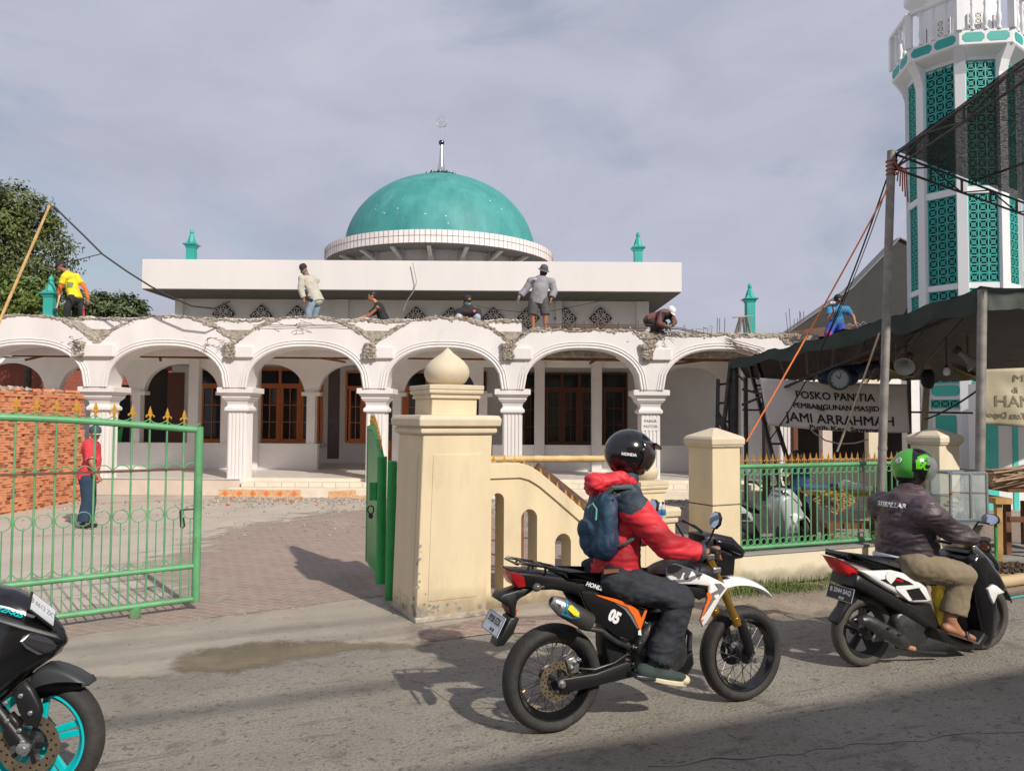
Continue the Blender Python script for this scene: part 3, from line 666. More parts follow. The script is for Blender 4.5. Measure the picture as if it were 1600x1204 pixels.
# upper wall: pilasters, diamond vents
for a, b in ((522, 543), (868, 877), (994, 1013), (273, 285)):
    mb = MB(); mb.box((cU(a), YU-.12, 3.74), (cU(b), YU+.01, 5.05)); mb.build('pilaster', m_hallw, mos, smooth=0)
mb = MB(); mb.box((-9.5, YU-.06, 3.74), (3.86, YU-.001, 4.30)); mb.build('skirting', m_white2, mos, smooth=0)
def diamond(px, py, s_=.325):
    x = cU(px); z = at(px, py, YU).z; y = YU-.085
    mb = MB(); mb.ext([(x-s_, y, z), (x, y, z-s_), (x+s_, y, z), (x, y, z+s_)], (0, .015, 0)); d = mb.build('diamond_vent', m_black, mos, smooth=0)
    mb = MB()
    mb.bar((x-s_*.5, y-.012, z-s_*.5), (x+s_*.5, y-.012, z+s_*.5), .025); mb.bar((x-s_*.5, y-.012, z+s_*.5), (x+s_*.5, y-.012, z-s_*.5), .025)
    for q in range(4):
        a = math.pi/2*q; p = V((x+math.cos(a)*s_*.5, y-.012, z+math.sin(a)*s_*.5)); r = s_*.25
        mb.tube([p+V((math.cos(t)*r, 0, math.sin(t)*r)) for t in [2*math.pi*j/12 for j in range(12)]], .011, 5, closed=True)
        for j in range(3):
            t = 2*math.pi*j/3+q; mb.tube([p, p+V((math.cos(t+.6)*r*.6, 0, math.sin(t+.6)*r*.6)), p+V((math.cos(t)*r, 0, math.sin(t)*r))], .010, 5)
    mb.build('lattice', m_white2, d, smooth=0)
for px, py in ((348, 491), (407, 494), (463, 495), (649, 497), (704, 498), (825, 497), (883, 498), (938, 498), (770, 498)): diamond(px, py)
# roof slab with deep fascia
F0, F1, YR = -9.72, 4.43, 20.0
mb = MB(); mb.box((F0, YR, 5.08), (F1, YR+.15, 5.86)); mb.box((F0, YR+.15, 5.08), (F0+.15, 35, 5.86)); mb.box((F1-.15, YR+.15, 5.08), (F1, 35, 5.86)); mb.box((F0, YR+.15, 5.12), (F1, 35, 5.30))
roof = mb.build('roof', m_fascia, mos, smooth=0, bevel=.01)
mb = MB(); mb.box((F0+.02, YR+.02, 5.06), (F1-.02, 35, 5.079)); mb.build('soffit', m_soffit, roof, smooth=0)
m_stain = M('water_stain', (.60, .56, .53), .8, var=.1, bump=0)
# drum, ring and dome
DC = V((cx(686, 30), 30, 0)); RR = 4.42
mb = MB(); mb.lathe([(3.45, 5.3), (3.45, 7.75)], Matrix.Translation(DC), 48); drum = mb.build('drum', m_drum, mos)
mb = MB(); mb.lathe([(RR-.6, 7.62), (RR, 7.62), (RR, 8.06), (RR-.75, 8.12)], Matrix.Translation(DC), 96); ring = mb.build('ring_cornice', M('white_ring_tile', (.78, .73, .70), .4, var=.08, sc=3, bump=.02), mos, smooth=20)
mb = MB()
for k in range(150):
    a = 2*math.pi*k/150; p = DC+V((math.cos(a)*(RR+.002), math.sin(a)*(RR+.002), 0)); mb.bar(p+V((0, 0, 7.625)), p+V((0, 0, 8.055)), .014, .014)
mb.tube([DC+V((math.cos(t)*(RR+.002), math.sin(t)*(RR+.002), 7.86)) for t in [2*math.pi*j/96 for j in range(96)]], .010, 4, closed=True)
mb.build('tile_joint', M('joint_grout', (.24, .17, .15), .9, bump=0), ring, smooth=0)
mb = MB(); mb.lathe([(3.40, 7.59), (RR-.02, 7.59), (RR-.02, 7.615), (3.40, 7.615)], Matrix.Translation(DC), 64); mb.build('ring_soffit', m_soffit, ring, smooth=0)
for k in range(20):
    a = -math.pi/2+2*math.pi*(k+.5)/20; d = V((math.cos(a), math.sin(a), 0)); sdir = V((-d.y, d.x, 0)); p = DC+d*3.46
    mb = MB(); q = [(-.42, 6.55), (.42, 6.55), (.42, 7.0), (.26, 7.18), (-.26, 7.18), (-.42, 7.0)]
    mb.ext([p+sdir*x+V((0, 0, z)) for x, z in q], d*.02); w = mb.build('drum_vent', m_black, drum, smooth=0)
    mb = MB()
    for x in (-.26, -.09, .09, .26): mb.bar(p+sdir*x+d*.03+V((0, 0, 6.6)), p+sdir*x+d*.03+V((0, 0, 7.15)), .03)
    for z in (6.72, 6.88, 7.03): mb.bar(p+sdir*-.36+d*.03+V((0, 0, z)), p+sdir*.36+d*.03+V((0, 0, z)), .03)
    mb.build('vent_grille', m_white2, w, smooth=0)
    a = -math.pi/2+2*math.pi*k/20; d = V((math.cos(a), math.sin(a), 0)); mb = MB(); mb.bar(DC+d*3.5+V((0, 0, 5.9)), DC+d*3.5+V((0, 0, 7.63)), .22, .16, up=(d.x, d.y, 0))
    mb.bar(DC+d*3.5+V((0, 0, 7.35)), DC+d*4.2+V((0, 0, 7.60)), .14, .10); mb.build('drum_rib', m_drum, drum, smooth=0)
prof = [(3.72*math.cos(t), 8.06+3.12*math.sin(t)**.98) for t in [math.pi/2*i/28 for i in range(28)]]+[(.0001, 11.19)]
mb = MB(); mb.lathe(prof, Matrix.Translation(DC), 80); dome = mb.build('dome', m_dome, mos, smooth=60)
m_peel = M('peeled_paint', (.42, .62, .56), .7, var=.3, sc=20, bump=0)
mb = MB()
for i in range(16):   # small flaked patches, mostly low on the left
    t = abs(R.gauss(.35, .2)); a = -math.pi/2+R.gauss(-.62, .12) if R.random() < .5 else R.uniform(-2.9, -.3)
    s_ = R.uniform(.012, .035); r = 3.728*math.cos(t); z = 8.06+3.13*math.sin(t)**.98
    p = DC+V((r*math.cos(a), r*math.sin(a), z)); u_ = V((-math.sin(a), math.cos(a), 0)); w_ = V((-math.sin(t)*math.cos(a), -math.sin(t)*math.sin(a), math.cos(t)))
    mb.poly([p+u_*R.uniform(.5, 1.6)*s_*math.cos(q)+w_*R.uniform(.5, 1.4)*s_*math.sin(q) for q in [2*math.pi*j/7 for j in range(7)]])
mb.build('peeled_paint', m_peel, dome, smooth=0, weld=False)['kind'] = 'stuff'
mb = MB(); T = Matrix.Translation(DC)
mb.lathe([(.30, 11.10), (.36, 11.2), (.28, 11.3), (.2, 11.36), (.12, 11.7), (.085, 12.0), (.055, 12.42), (.04, 12.5)], T, 12)
fin = mb.build('finial', m_chrome, dome)
mb = MB()
for k in range(12):
    a = 2*math.pi*k/12; d = V((math.cos(a), math.sin(a), 0)); s2 = V((-d.y, d.x, 0)); q = DC+V((0, 0, 11.24))
    mb.ball(q+d*.46, (.15, .15, .09), 8); mb.ball(q+d*.60+V((0, 0, .0)), (.085, .085, .11), 8)
mb.lathe([(.45, 11.12), (.42, 11.28), (.22, 11.42)], T, 16); mb.build('petal_collar', M('dark_green_metal', (.03, .09, .06), .4, metal=.5, bump=.05), fin)
mb = MB(); mb.ball(DC+V((0, 0, 12.6)), .115, 16); mb.build('finial_ball', M('dark_chrome', (.12, .12, .13), .15, metal=1, bump=0), fin)
mb = MB(); mb.tube([DC+V((0, 0, 12.7)), DC+V((0, 0, 13.22))], .022, 8); mb.tube([DC+V((math.cos(t)*.20, 0, 13.42+math.sin(t)*.20)) for t in [math.pi*.5+.35+(2*math.pi-.7)*j/30 for j in range(31)]], [.006+.018*math.sin(math.pi*j/30) for j in range(31)], 6)
for x, h_ in ((-.10, .10), (-.04, .13), (.03, .12), (.09, .17)): mb.tube([DC+V((x, 0, 13.34)), DC+V((x, 0, 13.34+h_))], .013, 5)
mb.tube([DC+V((-.12, 0, 13.34)), DC+V((0, 0, 13.30)), DC+V((.12, 0, 13.36))], .014, 5); mb.tube([DC+V((0, 0, 13.6)), DC+V((0, 0, 13.82))], [.014, .003], 5)
mb.build('crescent', m_chrome, fin)
# pinnacles
def pinnacle(px, ytop, ybase, Y, w, sc=1.0, z0=None):
    z1 = at(px, ytop, Y).z; zb = at(px, ybase, Y).z if z0 is None else z0; x = at(px, ybase, Y).x; h = z1-zb
    T = Matrix.Translation((x, Y, 0)); mb = MB()
    zc = z1-.52*sc
    mb.sq([(w, zb-.1), (w, zc-.06*sc), (w*1.15, zc-.05*sc), (w*1.25, zc), (w*1.65, zc+.03*sc), (w*1.7, zc+.055*sc), (w*1.0, zc+.09*sc), (w*.9, zc+.13*sc)], T)
    o = mb.build('pinnacle', m_teal, mos, smooth=0, bevel=.006)
    mb = MB(); mb.lathe([(w*1.15, zc+.1*sc), (w*.95, zc+.2*sc), (w*.5, zc+.34*sc), (w*.42, zc+.36*sc), (w*.55, zc+.40*sc), (w*.45, zc+.46*sc), (.004, z1)], T, 8); mb.build('spire', m_teal, o, smooth=20)
pinnacle(299, 357, 404, 22, .115, 1.0, 5.5); pinnacle(997, 362, 411, 22, .115, 1.0, 5.5)
pinnacle(78, 430, 500, YF+.9, .11, .92, 3.7); pinnacle(1172, 442, 524, YF+1.3, .10, .82, 3.7)
# ------------------------------------------------------------------ gate pillars, balustrade, fence
def rotT(x, y, a, z=0): return Matrix.Translation((x, y, z)) @ Matrix.Rotation(a, 4, 'Z')
def onion(mb, T, r, z, h):
    mb.lathe([(r*.66, z), (r*.86, z+h*.10), (r*.98, z+h*.24), (r, z+h*.36), (r*.93, z+h*.50), (r*.74, z+h*.64), (r*.48, z+h*.76), (r*.27, z+h*.85), (r*.12, z+h*.94), (.001, z+h)], T, 32)
def shear(o, k):
    for v in o.data.vertices: v.co.x += v.co.z*k
    return o
A27 = rad(27); u_ = V((math.cos(A27), math.sin(A27), 0)); n_ = V((-u_.y, u_.x, 0))
m_cap = M('cream_paint_cap', (.62, .53, .385), .75, var=.08, sc=4, bump=.08, dark=((.33, .28, .20), 3, .58, .8, .5))
m_slot = M('panel_groove', (.36, .29, .19), .8, bump=0)
def big_pillar(C0, s, name, label, k=1.0, zs=1.0, lean=0, zo=0, bare=False, low=False):
    """C0 = front left corner on the ground"""
    c = V(C0)+u_*s/2+n_*s/2; t = thing(name, label, 'pillar', (c.x, c.y, 0)); T = rotT(c.x, c.y, A27); h = s/2
    zb = 1.63*zs+zo
    mb = MB(); mb.sq([(h*1.0, 0), (h*1.0, zb)], T)
    b = shear(mb.build('shaft', m_cream, t, smooth=0, bevel=.012), lean)
    mb = MB(); mb.sq([(h*1.03, 0), (h*1.03, .045), (h*1.0, .05)], T); shear(mb.build('footing', m_conc, t, smooth=0, bevel=.01), lean)
    for ang in (0, -math.pi/2, math.pi, math.pi/2):
        Tp = rotT(c.x, c.y, A27+ang); mb = MB(); w = h*.70
        mb.box((-w, -h-.006, .18), (w, -h+.01, zb-.17), Tp); p = shear(mb.build('panel', m_cream, b, smooth=0, bevel=.003, seg=1), lean)
    mb = MB(); mb.sq([(h*1.01, zb-.0), (h*1.10, zb+.02), (h*1.10, zb+.055), (h*1.05, zb+.06), (h*1.05, zb+.075), (h*1.17, zb+.08), (h*1.19, zb+.14), (h*1.13, zb+.175), (h*.7, zb+.18)], T)
    shear(mb.build('cornice', m_cap, t, smooth=0, bevel=.008), lean)
    mb = MB(); mb.sq([(h*.66, zb+.17), (h*.66, zb+.33)], T); shear(mb.build('neck_block', m_cream, t, smooth=0, bevel=.008), lean)
    mb = MB(); mb.sq([(h*.68, zb+.325), (h*.73, zb+.33), (h*.73, zb+.355), (h*.70, zb+.36), (h*.79, zb+.375), (h*.80, zb+.40), (h*.76, zb+.405), (h*.80, zb+.41), (h*.80, zb+.45), (h*.4, zb+.46)], T)
    shear(mb.build('neck_cornice', m_cap, t, smooth=0, bevel=.006), lean)
    mb = MB(); onion(mb, T, h*.635, zb+.455, h*1.06); shear(mb.build('onion_finial', m_cap, t, smooth=60), lean)
    return t
BP_ = big_pillar(gp(650, 974), .67, 'gate_pillar', 'tall leaning cream gate pillar topped by an onion finial beside the green gate', lean=.028)
mb = MB(); C0 = gp(650, 974)
for k in range(46):   # chipped paint near the foot and along the front corner
    on = R.random() < .6; s0 = abs(R.gauss(0, .2)) if R.random() < .5 else R.uniform(0, .66); zc_ = .06+abs(R.gauss(0, .06)) if R.random() < .75 else R.uniform(.1, .9)
    if zc_ > .25: s0 = R.uniform(0, .02)
    s0 = min(s0, .64); p = C0+(u_*s0-n_*.004 if on else n_*s0-u_*.004)+V((zc_*.028, 0, zc_)); w = u_ if on else n_; r = R.uniform(.006, .022)
    mb.poly([p+w*r*R.uniform(.5, 1.5)*math.cos(q)+V((0, 0, r*R.uniform(.5, 1.3)*math.sin(q))) for q in [2*math.pi*j/7 for j in range(7)]])
mb.build('chipped_plaster', m_conc2, BP_, smooth=0, weld=False)['kind'] = 'stuff'
sp_ = big_pillar(gp(1000, 921), .47, 'gate_pillar', 'small cream pillar with onion top half hidden behind the helmet of the red jacket rider', zs=.48, zo=-.12)
def cap_pillar(px, Y, s, label, mat):
    x = (px-800)/FPX*Y; C0 = V((x, Y, 0)); c = C0+u_*s/2+n_*s/2; t = thing('fence_pillar', label, 'pillar', (c.x, c.y, 0)); T = rotT(c.x, c.y, A27); h = s/2
    mb = MB(); mb.sq([(h, 0), (h, .88), (h*.985, .885), (h*.985, .895), (h, .90), (h, 1.49)], T); mb.build('shaft', mat, t, smooth=0, bevel=.008)
    mb = MB(); mb.sq([(h*1.02, 1.48), (h*1.13, 1.50), (h*1.13, 1.515), (h*1.19, 1.52), (h*1.20, 1.575), (h*1.12, 1.60), (.02, 1.69)], T); mb.build('pyramid_cap', mat if mat != m_cream else m_cap, t, smooth=0, bevel=.008)
    mb = MB(); mb.sq([(h*1.002, .884), (h*1.002, .893)], T); mb.build('joint_line', m_dark, t, smooth=0)
    return c
pc2 = cap_pillar(1113, 7.98, .38, 'cream fence pillar with pyramid cap right of the red jacket rider', m_cream)
pc3 = cap_pillar(1467, 9.15, .38, 'weathered grey cream fence pillar with pyramid cap behind the green helmet', m_cream2)
# balustrade wing wall
W0 = gp(764, 951); W1 = V((1.42, 8.22, 0)); wd = (W1-W0).normalized(); wn = V((-wd.y, wd.x, 0))
def wp(px, py): return hit(px, py, W0, wn)
def ws(p): return (p-W0).dot(wd)
bw = thing('balustrade_wall', 'cream wing wall sloping down from the big gate pillar, pierced by tall arched openings', 'wall', W0)
topk = [(-.05, wp(770, 725).z)]+[(ws(wp(x, y)), wp(x, y).z) for x, y in ((812, 724), (826, 728), (842, 738), (870, 762), (905, 793), (950, 833))]+[(ws(W1)+.05, .42)]
def interp(k, s):
    for (a, za), (b, zb) in zip(k, k[1:]):
        if s <= b: return za+(zb-za)*(s-a)/(b-a)
    return k[-1][1]
ops = []
for x0, x1, yt in ((767, 787, 770), (814, 839, 795), (867, 892, 833), (921, 946, 872)):
    a, b = ws(wp(x0, 880)), ws(wp(x1, 880)); ops.append((a, b, wp((x0+x1)/2, yt).z))
ss = [-.05+(ws(W1)+.1)*i/120 for i in range(121)]
for a, b, z in ops: ss += [a+1e-4, a-1e-4, b-1e-4, b+1e-4]+[a+(b-a)*(.5-.5*math.cos(math.pi*j/14)) for j in range(1, 14)]
ss.sort(); tp = []; bt = []
for s in ss:
    zt = interp(topk, s); zb = 0
    for a, b, z in ops:
        if a < s < b: r = (b-a)/2; u = abs(s-(a+b)/2); zb = z-r+math.sqrt(max(0, r*r-u*u))
    p = W0+wd*s; tp.append((p.x, p.y, zt)); bt.append((p.x, p.y, zb))
mb = MB(); mb.wall(tp, bt, wn*.17); mb.build('wall_panel', m_cream, bw, smooth=25)
mb = MB()
for a, b, z in ops: p = W0+wd*a+wn*.0; q = W0+wd*b; mb.add([p, q, q+wn*.17, p+wn*.17, p+V((0,0,.10)), q+V((0,0,.10)), q+wn*.17+V((0,0,.10)), p+wn*.17+V((0,0,.10))], [(0,3,2,1),(4,5,6,7),(0,1,5,4),(1,2,6,5),(2,3,7,6),(3,0,4,7)])
mb.build('sill', m_cream, bw, smooth=0)
tp2 = []; bt2 = []
for i in range(60):
    s = -.05+(ws(W1)+.1)*i/59; p = W0+wd*s-wn*.022; z = interp(topk, s); tp2.append((p.x, p.y, z+.006)); bt2.append((p.x, p.y, z-.135))
mb = MB(); mb.wall(tp2, bt2, wn*.214); mb.build('coping', m_cream, bw, smooth=25, bevel=.006)
def spike(mb, p, s=1.0, d=None):
    """gold fleur-de-lis point standing on p"""
    d = d or V((1, 0, 0)); p = V(p); T = Matrix.Translation(p)
    mb.lathe([(.011*s, 0), (.013*s, .008*s), (.008*s, .014*s), (.012*s, .03*s), (.009*s, .045*s)], T, 8)
    c = p+V((0, 0, .045*s)); w = .019*s; y = V((-d.y, d.x, 0))*.008*s
    mb.add([c+d*-w*.5, c+d*w*.5, c+d*w+V((0,0,.022*s)), c+V((0,0,.088*s)), c-d*w+V((0,0,.022*s)), c+y+V((0,0,.02*s)), c-y+V((0,0,.02*s))],
           [(0,1,5),(1,2,5),(2,3,5),(3,4,5),(4,0,5),(1,0,6),(2,1,6),(3,2,6),(4,3,6),(0,4,6)])
    for q in (-1, 1):
        mb.tube([c+V((0,0,-.008*s)), c+d*q*.020*s+V((0,0,.006*s)), c+d*q*.033*s+V((0,0,-.004*s)), c+d*q*.030*s+V((0,0,-.016*s))], [.006*s, .006*s, .0075*s, .009*s], 6)
def lyr(o, ch=None): return o
# spiked rail stored behind the wing wall
sr = thing('spiked_rail', 'curved dark rail with gold spear points stored just behind the wing wall', 'railing', W0+wn*.35)
pl = [(768, 730), (790, 731), (812, 733), (828, 738), (845, 748), (870, 770), (905, 800), (945, 836)]
def sp3(px, py): return hit(px, py, W0+wn*.33, wn)
pts = [sp3(*p) for p in pl]; mb = MB(); mb.tube(pts, .02, 8); mb.build('rail', m_rust, sr)
mb = MB(); mb.bar(sp3(846, 730)+wn*.1, sp3(930, 798)+wn*.1, .05, .09); mb.build('backing_strip', m_rust, sr, smooth=0)
g0 = None
for px, py in ((771, 729), (788, 730), (804, 732), (819, 737), (832, 743), (845, 750), (858, 761), (871, 772), (884, 783), (894, 791), (905, 800)):
    p = sp3(px, py); 
    if g0 is None: mb = MB(); spike(mb, (0, 0, 0), 1.0, wd); g0 = mb.build('spike', m_gold, sr, smooth=30, local=True); o = g0
    else: o = g0.copy(); C.objects.link(o)
    o.location = p-TM[sr.name].translation
# bamboo pole lying across
bp3 = thing('bamboo_pole', 'long horizontal bamboo pole resting level behind the wing wall', 'pole', at(765, 718, 9.5))
mb = MB(); a, b = at(762, 717, 9.4), at(1008, 716, 10.4); pts = [a.lerp(b, i/40) for i in range(41)]
mb.tube(pts, [.042+(.006 if i % 6 == 0 else 0) for i in range(41)], 10); mb.build('culm', m_bamboo, bp3)
mb = MB(); 
for f in (.2, .85): p = a.lerp(b, f); mb.bar((p.x, p.y, 0), (p.x, p.y, p.z-.03), .06)
mb.build('prop', m_beam, bp3, smooth=0)
# ------------------------------------------------------------------ green gates
def gate(P0, D, L, zb, ztop, name, label, mat, bars, spk=True, arch=.12, postr=.037):
    """P0 = free end on the ground, D = direction of the leaf"""
    t = thing(name, label, 'gate', P0); P0 = V(P0); D = nrm(D); n = V((-D.y, D.x, 0))
    zt = lambda s: ztop+arch*math.sin(min(1, s/(L*.75))*math.pi/2)
    def P(s, z): return P0+D*s+V((0, 0, z))
    mb = MB(); ns = 24
    mb.tube([P(L*i/ns, zt(L*i/ns)) for i in range(ns+1)], .030, 10)
    mb.tube([P(0, zb), P(L, zb)], .026, 10); mb.tube([P(0, zb+.30), P(L, zb+.30)], .024, 10)
    mb.tube([P(-.012, zb-.03), P(-.012, ztop+.03)], postr, 12); mb.tube([P(L, zb-.02), P(L, zt(L)+.02)], .03, 12)
    fr = mb.build('gate_frame', mat, t, smooth=40)
    sp = L/bars; g = None; gb = None
    for i in range(bars):
        s = sp*(i+.85)
        if s > L-.02: break
        mb = MB(); mb.tube([P(s, zb), P(s, zt(s)+.05)], .0085, 6); mb.build('bar', mat, t)
        mb = MB(); mb.tube([P(s-sp/2, zb), P(s-sp/2, .905-.055)], .0055, 5); mb.build('thin_bar', mat, t); mb = MB()
        # scrolls around this bar
        r = sp*.42; c = P(s-sp/2, .905); mb.tube([c+D*math.cos(q)*r+V((0, 0, math.sin(q)*r)) for q in [2*math.pi*j/16 for j in range(16)]], .0045, 5, closed=True); mb.build('ring', mat, t)
        for (za, hh, sg) in ((zb+.34, .055, 1), (1.31, .055, -1)):
            mb = MB(); pts = [P(s-sp+sp*j/10, za+hh*(abs(2*j/10-1)**2.2) if sg > 0 else za+hh*(1-abs(2*j/10-1)**2.2)-.01) for j in range(11)]; mb.tube(pts, .0045, 5); mb.build('scroll', mat, t)
        mb = MB(); pts = [P(s-sp+sp*j/10, zt(s-sp/2)+.028+.035*(abs(2*j/10-1)**2.0)) for j in range(11)]; mb.tube(pts, .0045, 5)
        mb.build('scroll', mat, t)
        if spk:
            if g is None: mb = MB(); spike(mb, (0, 0, 0), .98, D); g = mb.build('finial', m_gold, t, smooth=30, local=True); o = g
            else: o = g.copy(); C.objects.link(o)
            o.location = P(s, zt(s)+.05)-P0
    mb = MB(); mb.bar(P(0, 1.30)+n*.012, P(L, 1.30)+n*.012, .006, .022); mb.build('cross_strap', m_rust, t, smooth=0)
    return t, P, n
GP = gp(303, 954); GQ = gp(0, 996); GD = (GQ-GP).normalized()
gt, GPf, gn = gate(GP, GD, 2.6, .11, 1.655, 'entrance_gate', 'open light green gate leaf with gold spear points, standing by the brick stack', m_green, 18)
mb = MB(); p = GPf(.49, .05); mb.bar(p+V((0, 0, -.045)), p+V((0, 0, .05)), .075, .06, up=(0, 1, 0)); mb.build('ground_foot', m_green, gt, smooth=0, bevel=.004)
mb = MB(); mb.tube([GPf(0, .93), GPf(.13, .93), GPf(.14, .92), GPf(.13, .78), GPf(.12, .76), GPf(.10, .78), GPf(.11, .86)], .008, 6); mb.build('latch', m_wire, gt)
P1 = gp(594, 931); D1 = (gp(579, 903)-gp(596, 934)).normalized()
gt2, GPf2, gn2 = gate(P1, D1, 1.15, .16, 1.36, 'entrance_gate', 'deep green gate leaf folded back end-on against the big gate pillar', m_green2, 12, arch=.30, postr=.05)
mb = MB(); pts = [P1+D1*(1.15*i/12)+gn2*.02 for i in range(13)]
mb.wall([p+V((0, 0, 1.30+.33*math.sin(min(1, i/9)*math.pi/2))) for i, p in enumerate(pts)], [p+V((0, 0, .18)) for p in pts], gn2*-.006); mb.build('sheet_panel', m_green2, gt2, smooth=20)
mb = MB(); mb.box((P1.x-.12, P1.y-.01, .95), (P1.x-.05, P1.y+.02, 1.13)); mb.build('lock_box', m_green2, gt2, smooth=0, bevel=.005)
mb = MB(); c_ = P1+V((-.10, -.03, .86)); mb.tube([c_+V((math.cos(q)*.03, 0, math.sin(q)*.04)) for q in [2*math.pi*j/12 for j in range(12)]], .007, 6, closed=True); mb.ball(c_+V((-.0, 0, -.06)), (.025, .012, .03), 8); mb.build('padlock', m_wire, gt2)
hp = gp(609, 936)
o = thing('hinge_post', 'round green post beside the big gate pillar carrying the folded gate leaf', 'post', hp)
mb = MB(); mb.tube([hp, hp+V((.01, 0, 1.34))], .048, 14); mb.build('tube', m_green2, o)
mb = MB(); mb.tube([hp+V((.01, 0, 1.34)), hp+V((.01, 0, 1.355))], [.05, .035], 14); mb.build('cap', m_green2, o)
# ------------------------------------------------------------------ fence on a low wall
FA = pc2+V((.18, .02, 0)); FB = pc3-u_*.16; fd = (FB-FA).normalized(); fn = V((-fd.y, fd.x, 0)); FL = (FB-FA).length
lw2 = thing('fence_wall', 'low cream rendered wall under the green spear fence', 'wall', FA)
mb = MB(); p, q = FA-fd*.02, FB+fd*.02
mb.wall([p+fn*-.06+V((0, 0, .33)), q+fn*-.06+V((0, 0, .33))], [p+fn*-.06, q+fn*-.06], fn*.13); mb.build('wall_panel', m_cream2, lw2, smooth=0, bevel=.01)
mb = MB(); mb.wall([p+fn*-.075+V((0, 0, .355)), q+fn*-.075+V((0, 0, .355))], [p+fn*-.075+V((0, 0, .332)), q+fn*-.075+V((0, 0, .332))], fn*.15); mb.build('coping', m_conc2, lw2, smooth=0)
fe = thing('spear_fence', 'green steel fence with gold spear points above the low wall', 'fence', FA)
def FPt(s, z): return FA+fd*s+V((0, 0, z))
mb = MB(); mb.tube([FPt(0, 1.275), FPt(FL, 1.275)], .024, 10); mb.tube([FPt(0, .40), FPt(FL, .40)], .02, 10); mb.build('rail', m_green, fe)
nb = int(FL/.086); sp = FL/nb; fb = fg = fr_ = None
for i in range(nb):
    s = sp*(i+.5)
    def put(o, src):
        if src is None: return o
        return o
    base = FPt(s, 0)-TM[fe.name].translation
    if fb is None:
        mb = MB(); mb.tube([V((0, 0, .40)), V((0, 0, 1.30))], .0085, 6); fb = mb.build('bar', m_green, fe, local=True); fb.location = base
        mb = MB(); spike(mb, (0, 0, 1.295), .92, fd); fg = mb.build('finial', m_gold2, fe, smooth=30, local=True); fg.location = base
        fr_ = []
        for z in (.455, 1.215): mb = MB(); mb.tube([fd*(sp/2)+V((0, 0, z))+fd*math.cos(q)*.034+V((0, 0, math.sin(q)*.034)) for q in [2*math.pi*j/14 for j in range(14)]], .006, 5, closed=True); fr_.append(mb.build('ring', m_green, fe, local=True)); fr_[-1].location = base
    else:
        for src in (fb, fg, *fr_):
            if src in fr_ and i == nb-1: continue
            o = src.copy(); C.objects.link(o); o.location = base
# ------------------------------------------------------------------ brick stack
m_brick = M('fired_brick', (.60, .225, .105), .9, var=.18, sc=5, bump=.3, bs=40, col2=(.70, .31, .16), dark=((.30, .11, .06), 3, .6, .75, .5))
m_brickd = M('fired_brick_burnt', (.32, .12, .07), .9, var=.35, sc=8, bump=.35, col2=(.42, .16, .09))
BA = gp(-95, 822); BB = gp(127, 783); bd_ = (BB-BA).normalized(); bn = V((-bd_.y, bd_.x, 0)); BL = (BB-BA).length
brick_me = []
for v in range(3):
    mb = MB(); mb.box((-.049, -.10, -.0235), (.049, .10, .0235)); o = mb.build('brick', m_brickd if v == 2 else m_brick, None, smooth=0, bevel=.004, seg=1)
    brick_me.append(o.data); bpy.data.objects.remove(o)
bang = math.atan2(bd_.y, bd_.x)
ncol = int(BL/.103); nrow = 45; stf = MB(); stf2 = MB(); cand = []
for r in range(nrow):
    for c in range(ncol):
        hmax = 2.20-.04*noise.noise(V((c*.3, 0, 0)))
        z = .024+r*.049
        if z > hmax: continue
        off = R.uniform(-.018, .018)+(.012 if r % 7 == 0 else 0); p = BA+bd_*((c+.5)*.103+(.04 if (r//5) % 2 else 0)+R.uniform(-.006, .006))+bn*(.10+off)
        cand.append((p.length, p+V((0, 0, z)), bang+R.uniform(-.05, .05), R.choice((0, 0, 0, 0, 1, 2))))
vis = [k for k in cand if (k[1].x/k[1].y*FPX+800) > -4]
vis.sort(key=lambda k: k[0]); near = set(id(k) for k in vis[:290]); mst = MB()
bi = 0
for k in cand:
    d, p, a, v = k
    if id(k) in near:
        o = bpy.data.objects.new('brick', brick_me[v]); C.objects.link(o); o.location = p; o.rotation_euler = (R.uniform(-.02, .02), R.uniform(-.02, .02), a)
        tag(o, 'orange clay brick in the nearest columns of the tall stack behind the open gate', 'brick', 'bricks at the near end of the stack')
    else:
        mst.cur = 1 if v == 2 else 0; T = Matrix.Translation(p) @ Matrix.Rotation(a, 4, 'Z'); mst.box((-.048, -.10, -.023), (.048, .10, .023), T)
mst.cur = 0
for q in range(26):   # depth of the pile behind its face and the loose ones on top
    mst.box((-.1, -.049, -.024), (.1, .049, .024), Matrix.Translation(BA+bd_*R.uniform(.1, BL-.1)+bn*R.uniform(.05, .5)+V((0, 0, 2.235+R.uniform(-.01, .03)))) @ Matrix.Rotation(R.uniform(0, 3), 4, 'Z'))
T = Matrix.Translation(BA+bd_*BL/2+bn*.72) @ Matrix.Rotation(bang, 4, 'Z'); mst.box((-BL/2, -.5, 0), (BL/2-.02, .5, 2.17), T)
tag(mst.build('brick_stack', [m_brick, m_brickd], None, smooth=0), 'main mass of the tall orange brick stack beyond its nearest columns', 'bricks', kind='stuff')
mb = MB()
for i in range(60): stone(mb, BA+bd_*R.uniform(.5, BL)+bn*R.uniform(.1, .6)+V((0, 0, 2.24)), R.uniform(.02, .06))
tag(mb.build('mortar_lumps', m_rub, smooth=0, weld=False), 'pale mortar lumps lying on top of the brick stack', None, kind='stuff')
